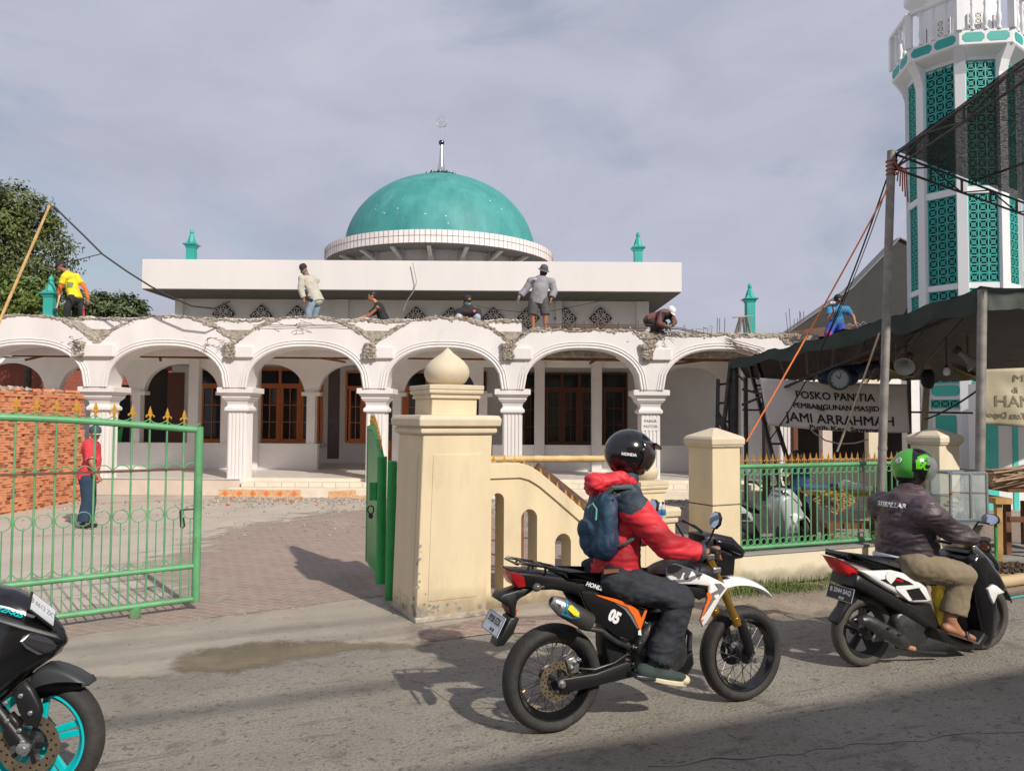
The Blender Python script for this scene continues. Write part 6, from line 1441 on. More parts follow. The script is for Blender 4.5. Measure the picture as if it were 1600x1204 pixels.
# ---- the supermoto
A1 = gp(862, 1141); B1_ = gp(1158, 1093)
mo = Bike(A1, B1_, 'motorcycle', 'black, white and orange supermoto motorcycle with gold forks and 05 on its side', 'motorcycle')
WB = mo.WB; print('moto wheelbase', WB, math.degrees(mo.a))
wheel(mo, 0, .305, .228, .135, m_rub_, m_blkg, 36, disc=(.11, m_bronze)); wheel(mo, WB, .300, .228, .115, m_rub_, m_blkg, 36, disc=(.10, m_gun), discside=-1)
L = mo.L
sw = slab(mo, 'swingarm', [(868, 1062), (880, 1058), (930, 1050), (978, 1032), (992, 1036), (990, 1056), (940, 1068), (890, 1080), (872, 1078)], .11, -.125, -.085, .008, m_blk); slab(mo, 'swingarm', [(868, 1062), (880, 1058), (930, 1050), (978, 1032), (992, 1036), (990, 1056), (940, 1068), (890, 1080), (872, 1078)], .11, .085, .125, .008, m_blk)
mb = MB(); T = frame(V((0, -.125, .305)), (1, 0, 0), (0, 0, 1)); mb.lathe([(.022, 0), (.022, .014), (.014, .016), (.014, .028)], T, 12); mb.build('axle_nut', m_alu, mo.t, local=True)
cal = slab(mo, 'brake_caliper', [(884, 1030), (896, 1024), (905, 1036), (904, 1050), (890, 1052)], .09, -.10, -.06, .008, m_alu)
mb = MB(); 
for px, py in ((893, 1043), (898, 1034), (882, 1024), (905, 1030)): c = L(px, py, .10); mb.lathe([(.011, 0), (.011, .012), (.006, .016)], frame(c, (1, 0, 0), (0, 0, 1)), 10)
mb.build('bolts', m_chrome, cal, local=True)
mb = MB(); pts = [L(905, 1044, .09), L(930, 1045, .13), L(960, 1035, .12), L(985, 1018, .08)]; mb.tube(pts, .006, 6); mb.build('brake_hose', m_blk, mo.t, local=True)
# engine, frame
fr_m = slab(mo, 'frame', [(985, 940), (1030, 950), (1060, 905), (1100, 880), (1108, 890), (1080, 925), (1070, 975), (1062, 1030), (1040, 1055), (1000, 1052), (985, 1030), (980, 990)], 0, -.05, .05, .02, m_blk)
en = slab(mo, 'engine', [(995, 985), (1020, 960), (1052, 962), (1066, 985), (1072, 1020), (1062, 1045), (1030, 1052), (1000, 1045), (990, 1015)], .08, -.13, .12, .03, m_gun, sm=1)
mb = MB()
for k in range(7): a = L(1020+k*2, 950+k*5.5, 0); mb.box((a.x-.075, -.10, a.z-.004), (a.x+.075, .10, a.z+.004))
mb.build('cooling_fins', m_gun, en, smooth=0, local=True)
mb = MB(); c = L(1012, 1022, .12)
for (dx, dz, r) in ((0, 0, .045), (.11, .02, .055), (.06, -.05, .03)): mb.lathe([(r, 0), (r, .012), (r*.8, .02), (r*.3, .022)], frame(c+V((dx, -.0, dz)), (1, 0, 0), (0, 0, 1)), 20)
mb.build('crankcase_cover', m_blk, en, local=True)
mb = MB()
for i in range(26):
    p = L(985+R.random()*50, 965+R.random()*80, .10+R.random()*.04); mb.lathe([(.008, 0), (.008, .010), (.004, .012)], frame(p, (1, 0, 0), (0, 0, 1)), 8); mb.build('bolt', m_chrome, en, local=True); mb = MB()
mb = MB(); mb.tube([L(905, 978, .12), L(940, 985, .13), L(960, 1000, .12), L(985, 1012, .10), L(1000, 1005, .06)], .016, 10); mb.tube([L(1060, 975, .05), L(1078, 990, .05), L(1076, 1025, .05), L(1050, 1048, .05)], .018, 10); mb.build('exhaust_pipe', m_gun, mo.t, local=True)
mb = MB(); c = L(985, 1030, .12)
for k in range(9): mb.lathe([(.030, -.003), (.030, .003)], Matrix.Translation(L(978, 975, .02)+V((0, 0, -.02-.03*k))), 12)
mb.build('shock_spring', m_alu, mo.t, local=True)
slab(mo, 'skid_plate', [(1050, 1020), (1070, 1010), (1072, 1030), (1062, 1048), (1040, 1053), (1035, 1046)], 0, -.10, .10, .02, m_blkg)
pg = slab(mo, 'footpeg', [(992, 1052), (1030, 1057), (1030, 1062), (1000, 1062), (990, 1058)], .20, -.23, -.13, .006, m_gun); slab(mo, 'footpeg', [(992, 1052), (1030, 1057), (1030, 1062), (1000, 1062), (990, 1058)], .20, .13, .23, .006, m_gun)
slab(mo, 'mud_flap', [(938, 975), (950, 985), (972, 1000), (968, 1035), (945, 1040), (938, 1010)], 0, -.07, .07, .01, m_blk)
# tail, seat, rack
tail = slab(mo, 'tail', [(797, 890), (830, 892), (868, 897), (906, 900), (960, 912), (1000, 930), (1012, 946), (990, 950), (950, 945), (920, 937), (892, 926), (866, 921), (838, 922), (812, 916), (803, 905)], .07, -.085, .085, .022, m_blk)
seat = slab(mo, 'seat', [(868, 896), (890, 893), (925, 897), (965, 910), (1010, 915), (1045, 892), (1062, 888), (1052, 915), (1015, 938), (975, 930), (930, 916), (895, 906)], .07, -.105, .105, .03, m_seat, sm=1)
text('HONDA', .034, m_whtg, seat, frame(L(930, 916, .108), (mo.I.to_3x3() @ (mo.W(960, 928, .1)-mo.W(900, 908, .1))), (0, 0, 1)), ex=.001, local=True, bold=.001, shear=.2)
tl = slab(mo, 'tail_light', [(799, 893), (812, 896), (819, 900), (822, 916), (810, 918), (802, 906)], .09, -.094, .094, .006, m_redl)
mb = MB()
for sd in (-1, 1):
    p = L(839, 915, .10); p.y = sd*.13; mb.lathe([(.006, -.03), (.008, -.01), (.020, 0), (.024, .012), (.018, .03), (.004, .04)], Matrix.Translation(p) @ Matrix.Rotation(rad(-90), 4, 'Y'), 12); mb.bar(p, (p.x, sd*.05, p.z), .008); mb.build('turn_signal', MATS.get('smoked_lens') or M('smoked_lens', (.10, .095, .09), .15, bump=0), mo.t, local=True); mb = MB()
slab(mo, 'rear_fender', [(774, 933), (781, 925), (797, 921), (812, 915), (836, 915), (822, 926), (806, 934), (803, 946), (803, 962), (795, 962), (793, 944), (778, 938)], .02, -.06, .06, .012, m_blk, sm=1)
slab(mo, 'mud_flap', [(792, 960), (806, 962), (797, 985), (782, 1004), (770, 1006), (776, 990)], 0, -.06, .06, .01, m_blk)
plate(mo, 776.5, 972, .245, .115, rad(28), m_platew, m_pink, '3928 EZK', '04 28', .050, xoff=.02)
slab(mo, 'reflector', [(788, 944), (794, 944), (794, 952), (788, 951)], 0, -.045, .045, .003, M('dark_red_reflector', (.12, .015, .012), .3, bump=0))
mb = MB()
for sd in (1, -1):
    def Lr(px, py): p = L(px, py, .09); return V((p.x, p.y*sd, p.z))
    mb.tube([Lr(808, 882), Lr(812, 879), Lr(835, 883), Lr(852, 885), Lr(866, 893)], .008, 8); mb.tube([Lr(866, 889), Lr(885, 893), Lr(899, 905), Lr(905, 909)], .008, 8); mb.tube([Lr(824, 891), Lr(827, 883)], .007, 6); mb.tube([Lr(852, 897), Lr(852, 886)], .007, 6)
    mb.tube([Lr(838, 883), Lr(866, 888)], .007, 6)
for px, py in ((808, 881), (826, 882), (852, 886), (880, 891)): a = L(px, py, .09); mb.tube([a, V((a.x, -a.y, a.z))], .007, 8)
mb.build('luggage_rack', m_blkg, mo.t, local=True)
# silencer
a, b = L(862, 938, .17), L(921, 972, .16); ax = (b-a).normalized(); mb = MB(); T = frame(a, ax.orthogonal(), ax.cross(ax.orthogonal())) ; T = T @ Matrix.Identity(4)
Lc = (b-a).length; 
if (T.to_3x3() @ V((0, 0, 1))).dot(ax) < 0: T = frame(b, ax.orthogonal(), ax.cross(ax.orthogonal()))
flip = (T.to_3x3() @ V((0, 0, 1))).dot(ax) > 0
def zc(f): return f*Lc if flip else (1-f)*Lc
mb.lathe([(.020, zc(-.02)), (.026, zc(-.01)), (.036, zc(.06)), (.052, zc(.26))] if flip else [(.052, zc(.26)), (.036, zc(.06)), (.026, zc(-.01)), (.020, zc(-.02))], T, 24); si = mb.build('silencer', m_alu, mo.t, local=True)
mb = MB(); mb.lathe([(.052, zc(.26)), (.054, zc(.28)), (.054, zc(.97)), (.050, zc(1.0))], T, 24); can = mb.build('can', M('dark_titanium', (.10, .095, .09), .35, metal=.6, var=.2, sc=8, bump=.05), si, local=True)
mb = MB(); mb.lathe([(.0165, zc(-.022)), (.0165, zc(.0))], T, 16); mb.build('outlet', m_black, si, local=True)
def stick(px, col, nm, off=.002, lat=.218):
    mb = MB(); pts = [L(x, y, .16) for x, y in px]; vs = []
    for p in pts:
        d = p-a; t = d.dot(ax); rv = d-ax*t; up = V((0, 0, 1))-ax*ax.z; up.normalize(); side = V((0, -1, 0)); h_ = rv.dot(up); h_ = max(-.045, min(.045, h_))
        vs.append(a+ax*t+up*h_+side*(math.sqrt(max(0, .055**2-h_*h_))+off))
    mb.poly(vs); return mb.build(nm, col, can, smooth=0, local=True)
m_stb = M('blue_sticker', (.02, .22, .33), .4, bump=0); m_sty = M('yellow_sticker', (.70, .62, .02), .4, bump=0)
stick([(879, 933), (898, 950), (899, 960), (885, 962), (870, 956), (876, 945)], m_stb, 'sticker'); stick([(883, 941), (888, 942), (898, 953), (896, 959), (889, 957), (879, 947)], m_sty, 'sticker', .004); stick([(866, 936), (873, 937), (870, 944)], m_whtg, 'sticker', .004)
# side panel with its number
sp1 = slab(mo, 'side_panel', [(904, 921), (929, 925), (975, 938), (1006, 950), (1008, 955), (1001, 975), (997, 998), (984, 999), (956, 988), (926, 965), (912, 942)], .13, -.150, -.115, .012, m_blkg, smooth=40)
slab(mo, 'side_panel', [(904, 921), (929, 925), (975, 938), (1006, 950), (1008, 955), (1001, 975), (997, 998), (984, 999), (956, 988), (926, 965), (912, 942)], .13, .115, .150, .012, m_blkg, smooth=40)
def decal(bk, name, px, lat, mat, parent, th=.0025):
    mb = MB(); mb.ext(bk.P(px, lat), V((0, -th, 0))); return mb.build(name, mat, parent, smooth=0, local=True)
decal(mo, 'orange_stripe', [(930, 928), (962, 935), (986, 944), (997, 953), (1002, 965), (1009, 949), (1011, 953), (1001, 983), (998, 981), (990, 962), (980, 948), (960, 940), (935, 931)], .152, m_orng, sp1)
decal(mo, 'grey_stripe', [(960, 941), (979, 949), (989, 963), (997, 981), (995, 981), (985, 964), (975, 951)], .1525, m_gryg, sp1); decal(mo, 'white_mark', [(997, 985), (1001, 982), (1002, 992), (997, 991)], .152, m_whtg, sp1)
dirx = mo.I.to_3x3() @ (mo.W(973, 972, .15)-mo.W(948, 958, .15))
text('05', .088, m_whtg, sp1, frame(L(960, 963.5, .154), dirx, (-.12, 0, 1)), name='number', ex=.001, local=True, bold=.005, sx=.85)
# tank and shrouds
slab(mo, 'fuel_tank', [(1010, 905), (1030, 887), (1058, 876), (1085, 872), (1105, 882), (1108, 905), (1080, 912), (1050, 915), (1020, 925)], 0, -.145, .165, .05, m_blk, sm=1)
SH = [(1039, 900), (1040, 886), (1053, 879), (1078, 887), (1106, 899), (1127, 909), (1134, 917), (1122, 934), (1113, 950), (1103, 968), (1095, 978), (1091, 968), (1097, 950), (1104, 926), (1104, 914), (1085, 912), (1056, 911), (1046, 908)]
sh1 = slab(mo, 'tank_shroud', SH, .15, -.175, -.150, .008, m_whtg, smooth=40); slab(mo, 'tank_shroud', [(1072, 911), (1078, 889), (1106, 899)]+SH[5:15], .15, .115, .140, .008, m_whtg, smooth=40)
decal(mo, 'orange_stripe', [(1104, 927), (1107, 924), (1113, 930), (1110, 937), (1100, 958), (1097, 964), (1096, 962), (1103, 942), (1106, 934)], .177, m_orng, sh1)
decal(mo, 'grey_stripe', [(1110, 927), (1123, 920), (1117, 911), (1126, 911), (1133, 918), (1123, 931), (1115, 938), (1106, 952), (1099, 962), (1111, 937), (1114, 930)], .1775, m_gryg, sh1)
decal(mo, 'grey_stripe', [(1042, 884), (1054, 881), (1066, 886), (1058, 893), (1050, 896), (1042, 895)], .1775, m_gryg, sh1); decal(mo, 'grey_stripe', [(1052, 905), (1066, 905), (1084, 899), (1098, 897), (1080, 907), (1058, 909)], .1775, m_gryg, sh1)
decal(mo, 'white_mark', [(1115, 930), (1122, 927), (1124, 931), (1118, 935)], .179, m_whtg, sh1); decal(mo, 'orange_stripe', [(1095, 968), (1100, 966), (1096, 974)], .177, m_orng, sh1)
slab(mo, 'radiator_guard', [(1058, 912), (1085, 915), (1103, 918), (1100, 930), (1090, 936), (1078, 928)], .12, -.145, -.115, .008, m_blk)
# front end
fb = V((WB, 0, .30)); ft = L(1106, 868, .10); ft.y = 0; 
for sd in (-1, 1):
    mb = MB(); o = V((0, sd*.105, 0)); mb.tube([ft+o, ft.lerp(fb, .66)+o], .0245, 14); mb.tube([ft.lerp(fb, .60)+o, ft.lerp(fb, .67)+o], .029, 14); fk = mb.build('fork', m_forkg, mo.t, local=True)
    mb = MB(); mb.tube([ft.lerp(fb, .62)+o+V((.028, 0, .0)), ft.lerp(fb, .80)+o+V((.022, 0, 0)), fb+o+V((.0, 0, 0))], [.03, .034, .028], 10); mb.build('fork_guard', m_blk, fk, local=True)
    mb = MB(); mb.lathe([(.026, 0), (.026, .02), (.016, .022), (.014, .034)], frame(fb+V((0, sd*.105+(-.02 if sd < 0 else -.0), 0)), (1, 0, 0), (0, 0, 1)), 14); mb.build('axle_clamp', m_alu, fk, local=True)
slab(mo, 'brake_caliper', [(1140, 1012), (1152, 1008), (1160, 1022), (1152, 1036), (1142, 1030)], -.09, .07, .11, .006, m_gun)
mb = MB(); c = ft.lerp(fb, .07)
for f in (.0, .13): p = ft.lerp(fb, f); mb.bar(p+V((0, -.14, 0)), p+V((0, .14, 0)), .06, .035)
mb.build('fork_clamp', m_alu, mo.t, smooth=0, bevel=.008, local=True)
# fender: curved sheet
fp = [(1118, 903), (1130, 898), (1150, 897), (1170, 903), (1188, 913), (1199, 925), (1207, 934)]
mb = MB(); n = len(fp); vs = []; fs = []
for i, (x, y) in enumerate(fp):
    c = L(x, y, 0); f = i/(n-1); w = (.085, .085, .085, .082, .068, .045, .012)[i]; dp = (.055, .055, .05, .04, .03, .018, .004)[i]
    for yy, dz in ((-1, 1.0), (-.92, .55), (-.6, .12), (0, 0), (.6, .12), (.92, .55), (1, 1.0)): vs.append(V((c.x, yy*w, c.z-dz*dp)))
for i in range(n-1):
    for j in range(6): q = i*7+j; fs.append((q, q+1, q+8, q+7))
mb.add(vs, fs); fe_ = mb.build('front_fender', m_whtg, mo.t, smooth=60, local=True); s_ = fe_.modifiers.new('t', 'SOLIDIFY'); s_.thickness = .004; ss_ = fe_.modifiers.new('ss', 'SUBSURF'); ss_.levels = 1; ss_.render_levels = 2
slab(mo, 'headlight_cowl', [(1086, 833), (1104, 831), (1132, 836), (1152, 857), (1148, 868), (1136, 870), (1134, 896), (1108, 897), (1104, 875), (1088, 860)], .0, -.10, .10, .025, m_blk)
slab(mo, 'number_board', [(1100, 838), (1128, 843), (1146, 860), (1138, 862), (1118, 854), (1100, 846)], .0, -.125, .125, .012, m_blkg)
mb = MB(); hb0 = L(1104, 866, 0); gr = L(1112, 858, .30)
pts = [V((gr.x-.03, -.40, gr.z)), V((gr.x, -.28, gr.z+.0)), V((gr.x+.03, -.13, gr.z-.05)), V((hb0.x, -.05, hb0.z+.02)), V((hb0.x, .05, hb0.z+.02)), V((gr.x+.03, .13, gr.z-.05)), V((gr.x, .28, gr.z)), V((gr.x-.03, .40, gr.z))]
mb.tube(pts, .012, 10); hbar = mb.build('handlebar', m_gun, mo.t, local=True)
for sd in (-1, 1):
    mb = MB(); p = V((gr.x-.005, sd*.28, gr.z)); q = V((gr.x-.03, sd*.405, gr.z)); mb.tube([p, q], .018, 12); mb.build('grip', m_seat, hbar, local=True)
    mb = MB(); mb.bar(V((gr.x, sd*.25, gr.z)), V((gr.x+.0, sd*.19, gr.z)), .05, .035); mb.tube([V((gr.x+.03, sd*.22, gr.z-.01)), V((gr.x+.085, sd*.28, gr.z-.02)), V((gr.x+.06, sd*.40, gr.z-.02))], .006, 6); mb.ball(V((gr.x+.03, sd*.20, gr.z+.02)), (.03, .02, .02), 8); mb.build('lever', m_gun, hbar, local=True)
for sd, px, py, lat, rx, rz, st in ((-1, 1116.5, 812, .27, .022, .052, (1106, 832)), (1, 1019, 791, -.42, .062, .055, (1040, 850))):
    c = L(px, py, lat); mb = MB(); T = frame(c, V((.25, -.97, 0)) if sd < 0 else V((.0, -1, 0)), (.2, 0, 1))
    vs = []; hw = .05 if sd < 0 else .062
    if sd < 0: T = frame(c, V((-.05, -1, 0)), (.25, 0, 1)); hw = .055
    oc = [(math.cos(rad(22.5+45*k))*hw, math.sin(rad(22.5+45*k))*.055) for k in range(8)]
    mb.ext([T @ V((x, y, .0)) for x, y in oc], T.to_3x3() @ V((0, 0, -.018))); mi1 = mb.build('mirror', m_blk, mo.t, smooth=0, bevel=.004, local=True)
    mb = MB(); mb.ext([T @ V((x*.9, y*.9, .0005)) for x, y in oc], T.to_3x3() @ V((0, 0, .002))); mb.build('mirror_glass', m_mir, mi1, smooth=0, local=True)
    mb = MB(); e = V((gr.x+.01, sd*.22, gr.z)); mb.tube([c-V((0, 0, .045)), c.lerp(e, .5)+V((.01, 0, -.02)), e], .006, 6); mb.build('mirror_stem', m_blk, mi1, local=True)
mb = MB(); mb.tube([L(1098, 862, .12), L(1068, 838, .1), L(1056, 818, .08), L(1066, 812, .05), L(1090, 826, 0), L(1112, 842, -.02)], .006, 6); mb.tube([L(1060, 812, -.1), L(1085, 820, -.08), L(1105, 835, -.05), L(1110, 862, 0)], .006, 6); mb.build('control_cables', m_blk, mo.t, local=True)
# ---- the scooters
def scooter(A, B, label, white, paint, ref=None, tyre=m_tyd):
    """ref: Bike whose pixel outline is used, so both scooters share one set of outlines in local metres"""
    bk = Bike(A, B, 'scooter', label, 'scooter'); rf = ref or bk; k = bk.WB/rf.WB
    def LL(px, py, lat=0.0): p = rf.L(px, py, lat); return V((p.x*k, p.y, p.z))
    def sl(name, px, lat, y0, y1, r, mat, parent=None, sm=0, smooth=50):
        pts = [LL(x, y, lat) for x, y in px]
        if sm: pts = smoothpoly(pts, sm)
        mb = MB(); puff(mb, pts, y0, y1, r); return mb.build(name, mat, parent or bk.t, smooth=smooth, local=True)
    wheel(bk, 0, .262, .188, .10, tyre, m_blk, 0, cast=(5, m_blk, .02), disc=None); wheel(bk, bk.WB, .262, .188, .09, tyre, m_blk, 0, cast=(5, m_blk, .02), disc=(.095, m_gun))
    seat = sl('seat', [(1311, 867), (1317, 863), (1345, 867), (1385, 872), (1425, 880), (1458, 905), (1462, 918), (1440, 908), (1400, 893), (1370, 893), (1345, 884), (1325, 874)], .06, -.115, .115, .035, m_seat, sm=1)
    sl('tail_light', [(1304, 872), (1314, 875), (1330, 884), (1338, 893), (1336, 903), (1324, 899), (1315, 890)], .05, -.075, .075, .01, m_redl); sl('lens', [(1305, 871), (1320, 874), (1350, 883), (1362, 890), (1340, 891), (1328, 883)], .07, -.085, .085, .008, M('clear_lens'+str(paint), (.5, .42, .38), .15, bump=0))
    sp = sl('side_panel', [(1340, 890), (1365, 891), (1392, 890), (1425, 898), (1446, 916), (1455, 938), (1445, 941), (1424, 941), (1408, 932), (1385, 920), (1360, 905)], .13, -.150, -.10, .02, white, smooth=40); sl('side_panel', [(1340, 890), (1365, 891), (1392, 890), (1425, 898), (1446, 916), (1455, 938), (1445, 941), (1424, 941), (1408, 932), (1385, 920), (1360, 905)], .13, .10, .150, .02, white, smooth=40)
    def dc_(name, px, mat, lat=.152):
        mb = MB(); mb.ext([LL(x, y, lat) for x, y in px], V((0, -.0025, 0))); mb.build(name, mat, sp, smooth=0, local=True)
    dc_('black_graphic', [(1376, 905), (1390, 903), (1404, 901), (1420, 908), (1436, 918), (1448, 936), (1427, 937), (1414, 923), (1398, 916)], m_blk); dc_('white_graphic', [(1400, 915), (1432, 913), (1440, 917), (1415, 921), (1425, 938), (1420, 938), (1400, 920)], white, .1545)
    dc_('white_sticker', [(1388, 892), (1402, 895), (1399, 904), (1392, 912), (1385, 905), (1384, 898)], m_whtg, .1545); dc_('red_lettering', [(1400, 903), (1412, 906), (1410, 909), (1399, 906)], m_redl, .1545)
    mid = sl('underbody', [(1336, 895), (1350, 902), (1385, 922), (1424, 943), (1452, 942), (1462, 965), (1475, 985), (1505, 1000), (1500, 1006), (1470, 1000), (1452, 985), (1420, 965), (1385, 945), (1350, 925), (1330, 915)], .10, -.13, .13, .025, m_blk)
    sl('rear_hugger', [(1320, 905), (1338, 903), (1340, 925), (1326, 948), (1304, 974), (1298, 968), (1313, 946), (1320, 925)], 0, -.045, .045, .012, m_blk)
    sl('footboard', [(1452, 978), (1470, 982), (1500, 998), (1520, 1000), (1530, 985), (1536, 992), (1525, 1010), (1500, 1010), (1465, 1000)], .14, -.19, .19, .015, m_blk)
    sl('engine', [(1392, 960), (1410, 950), (1440, 958), (1448, 975), (1445, 1000), (1425, 1010), (1402, 1006), (1395, 985)], .07, -.11, .11, .02, m_gun, sm=1)
    mb = MB(); mb.tube([LL(1345, 968, .17), LL(1352, 968, .17), LL(1365, 975, .17), LL(1395, 993, .17), LL(1412, 1003, .17), LL(1417, 1006, .17)], [.028, .040, .050, .053, .050, .030], 16); ex = mb.build('exhaust', m_gun if ref is None else m_blk, bk.t, local=True)
    mb = MB(); mb.tube([LL(1413, 1006, .17), LL(1420, 1011, .16), LL(1428, 1013, .15)], .018, 10); mb.build('exhaust_bend', M('rusty_pipe'+str(paint), (.50, .25, .15), .6, metal=.3, bump=.1), ex, local=True)
    mb = MB()
    for px, py in ((1382, 978), (1398, 988)): q = LL(px, py, .17); mb.box((q.x-.03, q.y-.062, q.z-.004), (q.x+.012, q.y-.045, q.z+.008))
    mb.build('exhaust_bracket', m_blk, ex, smooth=0, bevel=.003, local=True)
    mb = MB(); mb.tube([LL(1400, 1010, .1), LL(1440, 1018, .12), LL(1478, 1020, .14)], .012, 8); mb.build('side_stand', m_blk, bk.t, local=True)
    mb = MB(); q0 = LL(1380, 935, -.10); mb.tube([V((.02, .10, .30)), V((q0.x, .10, q0.z))], .02, 10); mb.build('shock_absorber', m_gun, bk.t, local=True)
    sl('leg_shield', [(1522, 1000), (1515, 975), (1508, 930), (1498, 880), (1506, 862), (1522, 860), (1545, 890), (1556, 912), (1552, 925), (1540, 932), (1545, 960), (1538, 990), (1530, 1006)], .06, -.17, .17, .04, paint, smooth=50)
    sl('front_cover', [(1500, 862), (1512, 846), (1526, 844), (1545, 868), (1552, 885), (1548, 895), (1530, 885), (1512, 870)], .05, -.13, .13, .03, paint, smooth=50)
    sl('headlight', [(1512, 850), (1518, 850), (1542, 874), (1548, 882), (1544, 889), (1532, 878), (1514, 862)], .10, -.145, .145, .012, m_chrome)
    fw = sl('wing_panel', [(1531, 917), (1540, 910), (1545, 912), (1557, 922), (1546, 926), (1540, 940), (1535, 930)], .12, -.19, -.16, .006, m_whtg); sl('wing_panel', [(1531, 917), (1540, 910), (1545, 912), (1557, 922), (1546, 926), (1540, 940), (1535, 930)], .12, .16, .19, .006, m_whtg)
    R_ = .262; mb = MB(); vs = []; fs = []; na = 12
    for i in range(na+1):
        a = rad(20+125*i/na)
        for yy, dr in ((-.062, .0), (-.055, .022), (-.03, .034), (.03, .034), (.055, .022), (.062, 0)): vs.append(V((bk.WB+math.cos(a)*(R_+dr), yy, R_+math.sin(a)*(R_+dr))))
    for i in range(na):
        for j in range(5): q = i*6+j; fs.append((q, q+1, q+7, q+6))
    mb.add(vs, fs); o = mb.build('front_fender', paint if ref else m_blk, bk.t, smooth=60, local=True); s_ = o.modifiers.new('t', 'SOLIDIFY'); s_.thickness = .004
    for sd in (-1, 1):
        mb = MB(); mb.tube([V((bk.WB, sd*.075, .26)), V((bk.WB-.10, sd*.075, .56))], .02, 10); mb.build('fork', m_blk, bk.t, local=True)
    g = LL(1528, 842, .30); mb = MB(); mb.tube([V((g.x-.03, -.36, g.z)), V((g.x, -.24, g.z+.01)), V((g.x-.02, -.08, g.z-.06)), V((g.x-.02, .08, g.z-.06)), V((g.x, .24, g.z+.01)), V((g.x-.03, .36, g.z))], .012, 10); hb_ = mb.build('handlebar', m_blk, bk.t, local=True)
    for sd in (-1, 1):
        mb = MB(); mb.tube([V((g.x-.005, sd*.25, g.z)), V((g.x-.03, sd*.365, g.z))], .018, 12); mb.build('grip', m_seat, hb_, local=True)
        c = LL(1547, 811, .40) if sd < 0 else LL(1547, 811, .40); c = V((c.x, sd*abs(c.y), c.z)); T = frame(c, V((.30*sd*-1*-1 if False else .25, -.97, 0)), (.1, 0, 1))
        oc = [(math.cos(rad(30+30*q))*.062, math.sin(rad(30+30*q))*.042) for q in range(12)]
        mb = MB(); mb.ext([T @ V((x, y, 0)) for x, y in oc], T.to_3x3() @ V((0, 0, -.02))); m1 = mb.build('mirror', m_blk, bk.t, smooth=0, bevel=.004, local=True)
        zs = 1 if (T.to_3x3() @ V((0, 0, 1))).x < 0 else -1
        mb = MB(); mb.ext([T @ V((x*.9, y*.9, .0006)) for x, y in oc], T.to_3x3() @ V((0, 0, .0022))); mb.build('mirror_glass', m_mir, m1, smooth=0, local=True)
        mb = MB(); e = V((g.x, sd*.22, g.z)); mb.tube([c-V((.01, 0, .03)), V((c.x-.02, sd*(abs(c.y)*.55+.1), c.z-.03)), e], .006, 6); mb.build('mirror_stem', m_blk, m1, local=True)
    return bk, LL
A2 = gp(1347, 1040); B2_ = gp(1535, 1014)
sc1, LS = scooter(A2, B2_, 'black and white scooter with a dark licence plate, ridden by the green helmeted rider', m_whtg, m_blkg)
print('scooter wb', sc1.WB, math.degrees(sc1.a))
slp = plate(sc1, 1313, 926, .25, .105, rad(18), m_plateb, m_pinkw, 'B 3344 SAQ', '09.20', .045)
m_silver = M('silver_scooter_paint', (.55, .57, .60), .3, metal=.35, var=.06, bump=0, coat=.4)
a_ = V(((1112-800)/FPX*10.0, 10.0, 0)); b_ = a_+V((1.19, .40, 0))*1.0
sc2, _ = scooter(a_, b_, 'parked silver scooter with a black seat behind the spear fence', m_silver, m_silver, ref=sc1)
for px, py, lab in ((1130, 800, ''),): pass
# yellow bag on the scooter hook
bg = MB(); ps = [LS(1466, 905, .09), LS(1470, 930, .10), LS(1472, 955, .10), LS(1463, 978, .10)]
capsule(bg, sc1.T @ ps[0], sc1.T @ ps[1], .045, .07, 12); capsule(bg, sc1.T @ ps[1], sc1.T @ ps[2], .07, .06, 12); capsule(bg, sc1.T @ ps[2], sc1.T @ ps[3], .06, .02, 12)
tag(organic('plastic_bag', bg, .012, M('yellow_plastic', (.80, .58, .04), .35, var=.15, sc=12, bump=.1), None, 2, .03, 9), 'crumpled yellow plastic bag hanging before the knees of the scooter rider', 'bag')
# ---- sport bike entering at the left
A3 = gp(57, 1255); B3 = A3; fwx = A3
sb = Bike((A3.x-1.36*math.cos(rad(3)), A3.y-1.36*math.sin(rad(3))), (A3.x, A3.y), 'motorcycle', 'black sport motorcycle with turquoise front wheel cut off by the left edge', 'motorcycle')
m_mattk = M('matte_dark_grey', (.035, .036, .038), .42, var=.1, bump=.02); m_cyan = M('turquoise_wheel_paint', (.0, .50, .53), .3, var=.04, bump=0, coat=.3)
ZC = sb.L(57, 1160, 0).z
wheel(sb, 1.36, .30, .222, .11, m_rub_, m_cyan, 0, cast=(5, m_cyan, .022), disc=(.138, m_bronze)); wheel(sb, 0, .30, .222, .14, m_rub_, m_cyan, 0, cast=(5, m_cyan, .022), disc=(.11, m_gun))
def fl(px): return max(.035, min(.17, .17-(px+20)/117*.125))
_xa, _xb = sb.L(-20, 980, .17).x, sb.L(97, 1003, .045).x
def flx(x): return max(.035, min(.17, .17-(x-_xa)/(_xb-_xa)*.125))
_top = sorted((sb.L(x, y, .05).x, sb.L(x, y, .05).z) for x, y in ((-300, 1000), (-210, 905), (-120, 892), (-50, 905), (0, 921), (32, 933), (66, 960), (84, 976), (98, 1003)))
def crown(x, z):
    for (a, za), (b, zb) in zip(_top, _top[1:]):
        if x <= b: zt = za+(zb-za)*max(0, min(1, (x-a)/(b-a))); return max(.30, min(1, .30+(zt-z)/.13*.7))
    return 1
def nose(name, px, k, r, mat, parent=None, sm=1):
    pts = [sb.L(p[0], p[1], p[2] if len(p) > 2 else fl(p[0])) for p in px]
    if sm: pts = smoothpoly(pts, sm)
    mb = MB(); puff(mb, pts, -.17, .17, r); mb.v = [(x, y/.17*(flx(x)+k)*crown(x, z), z) for x, y, z in mb.v]; return mb.build(name, mat, parent or sb.t, smooth=60, local=True)
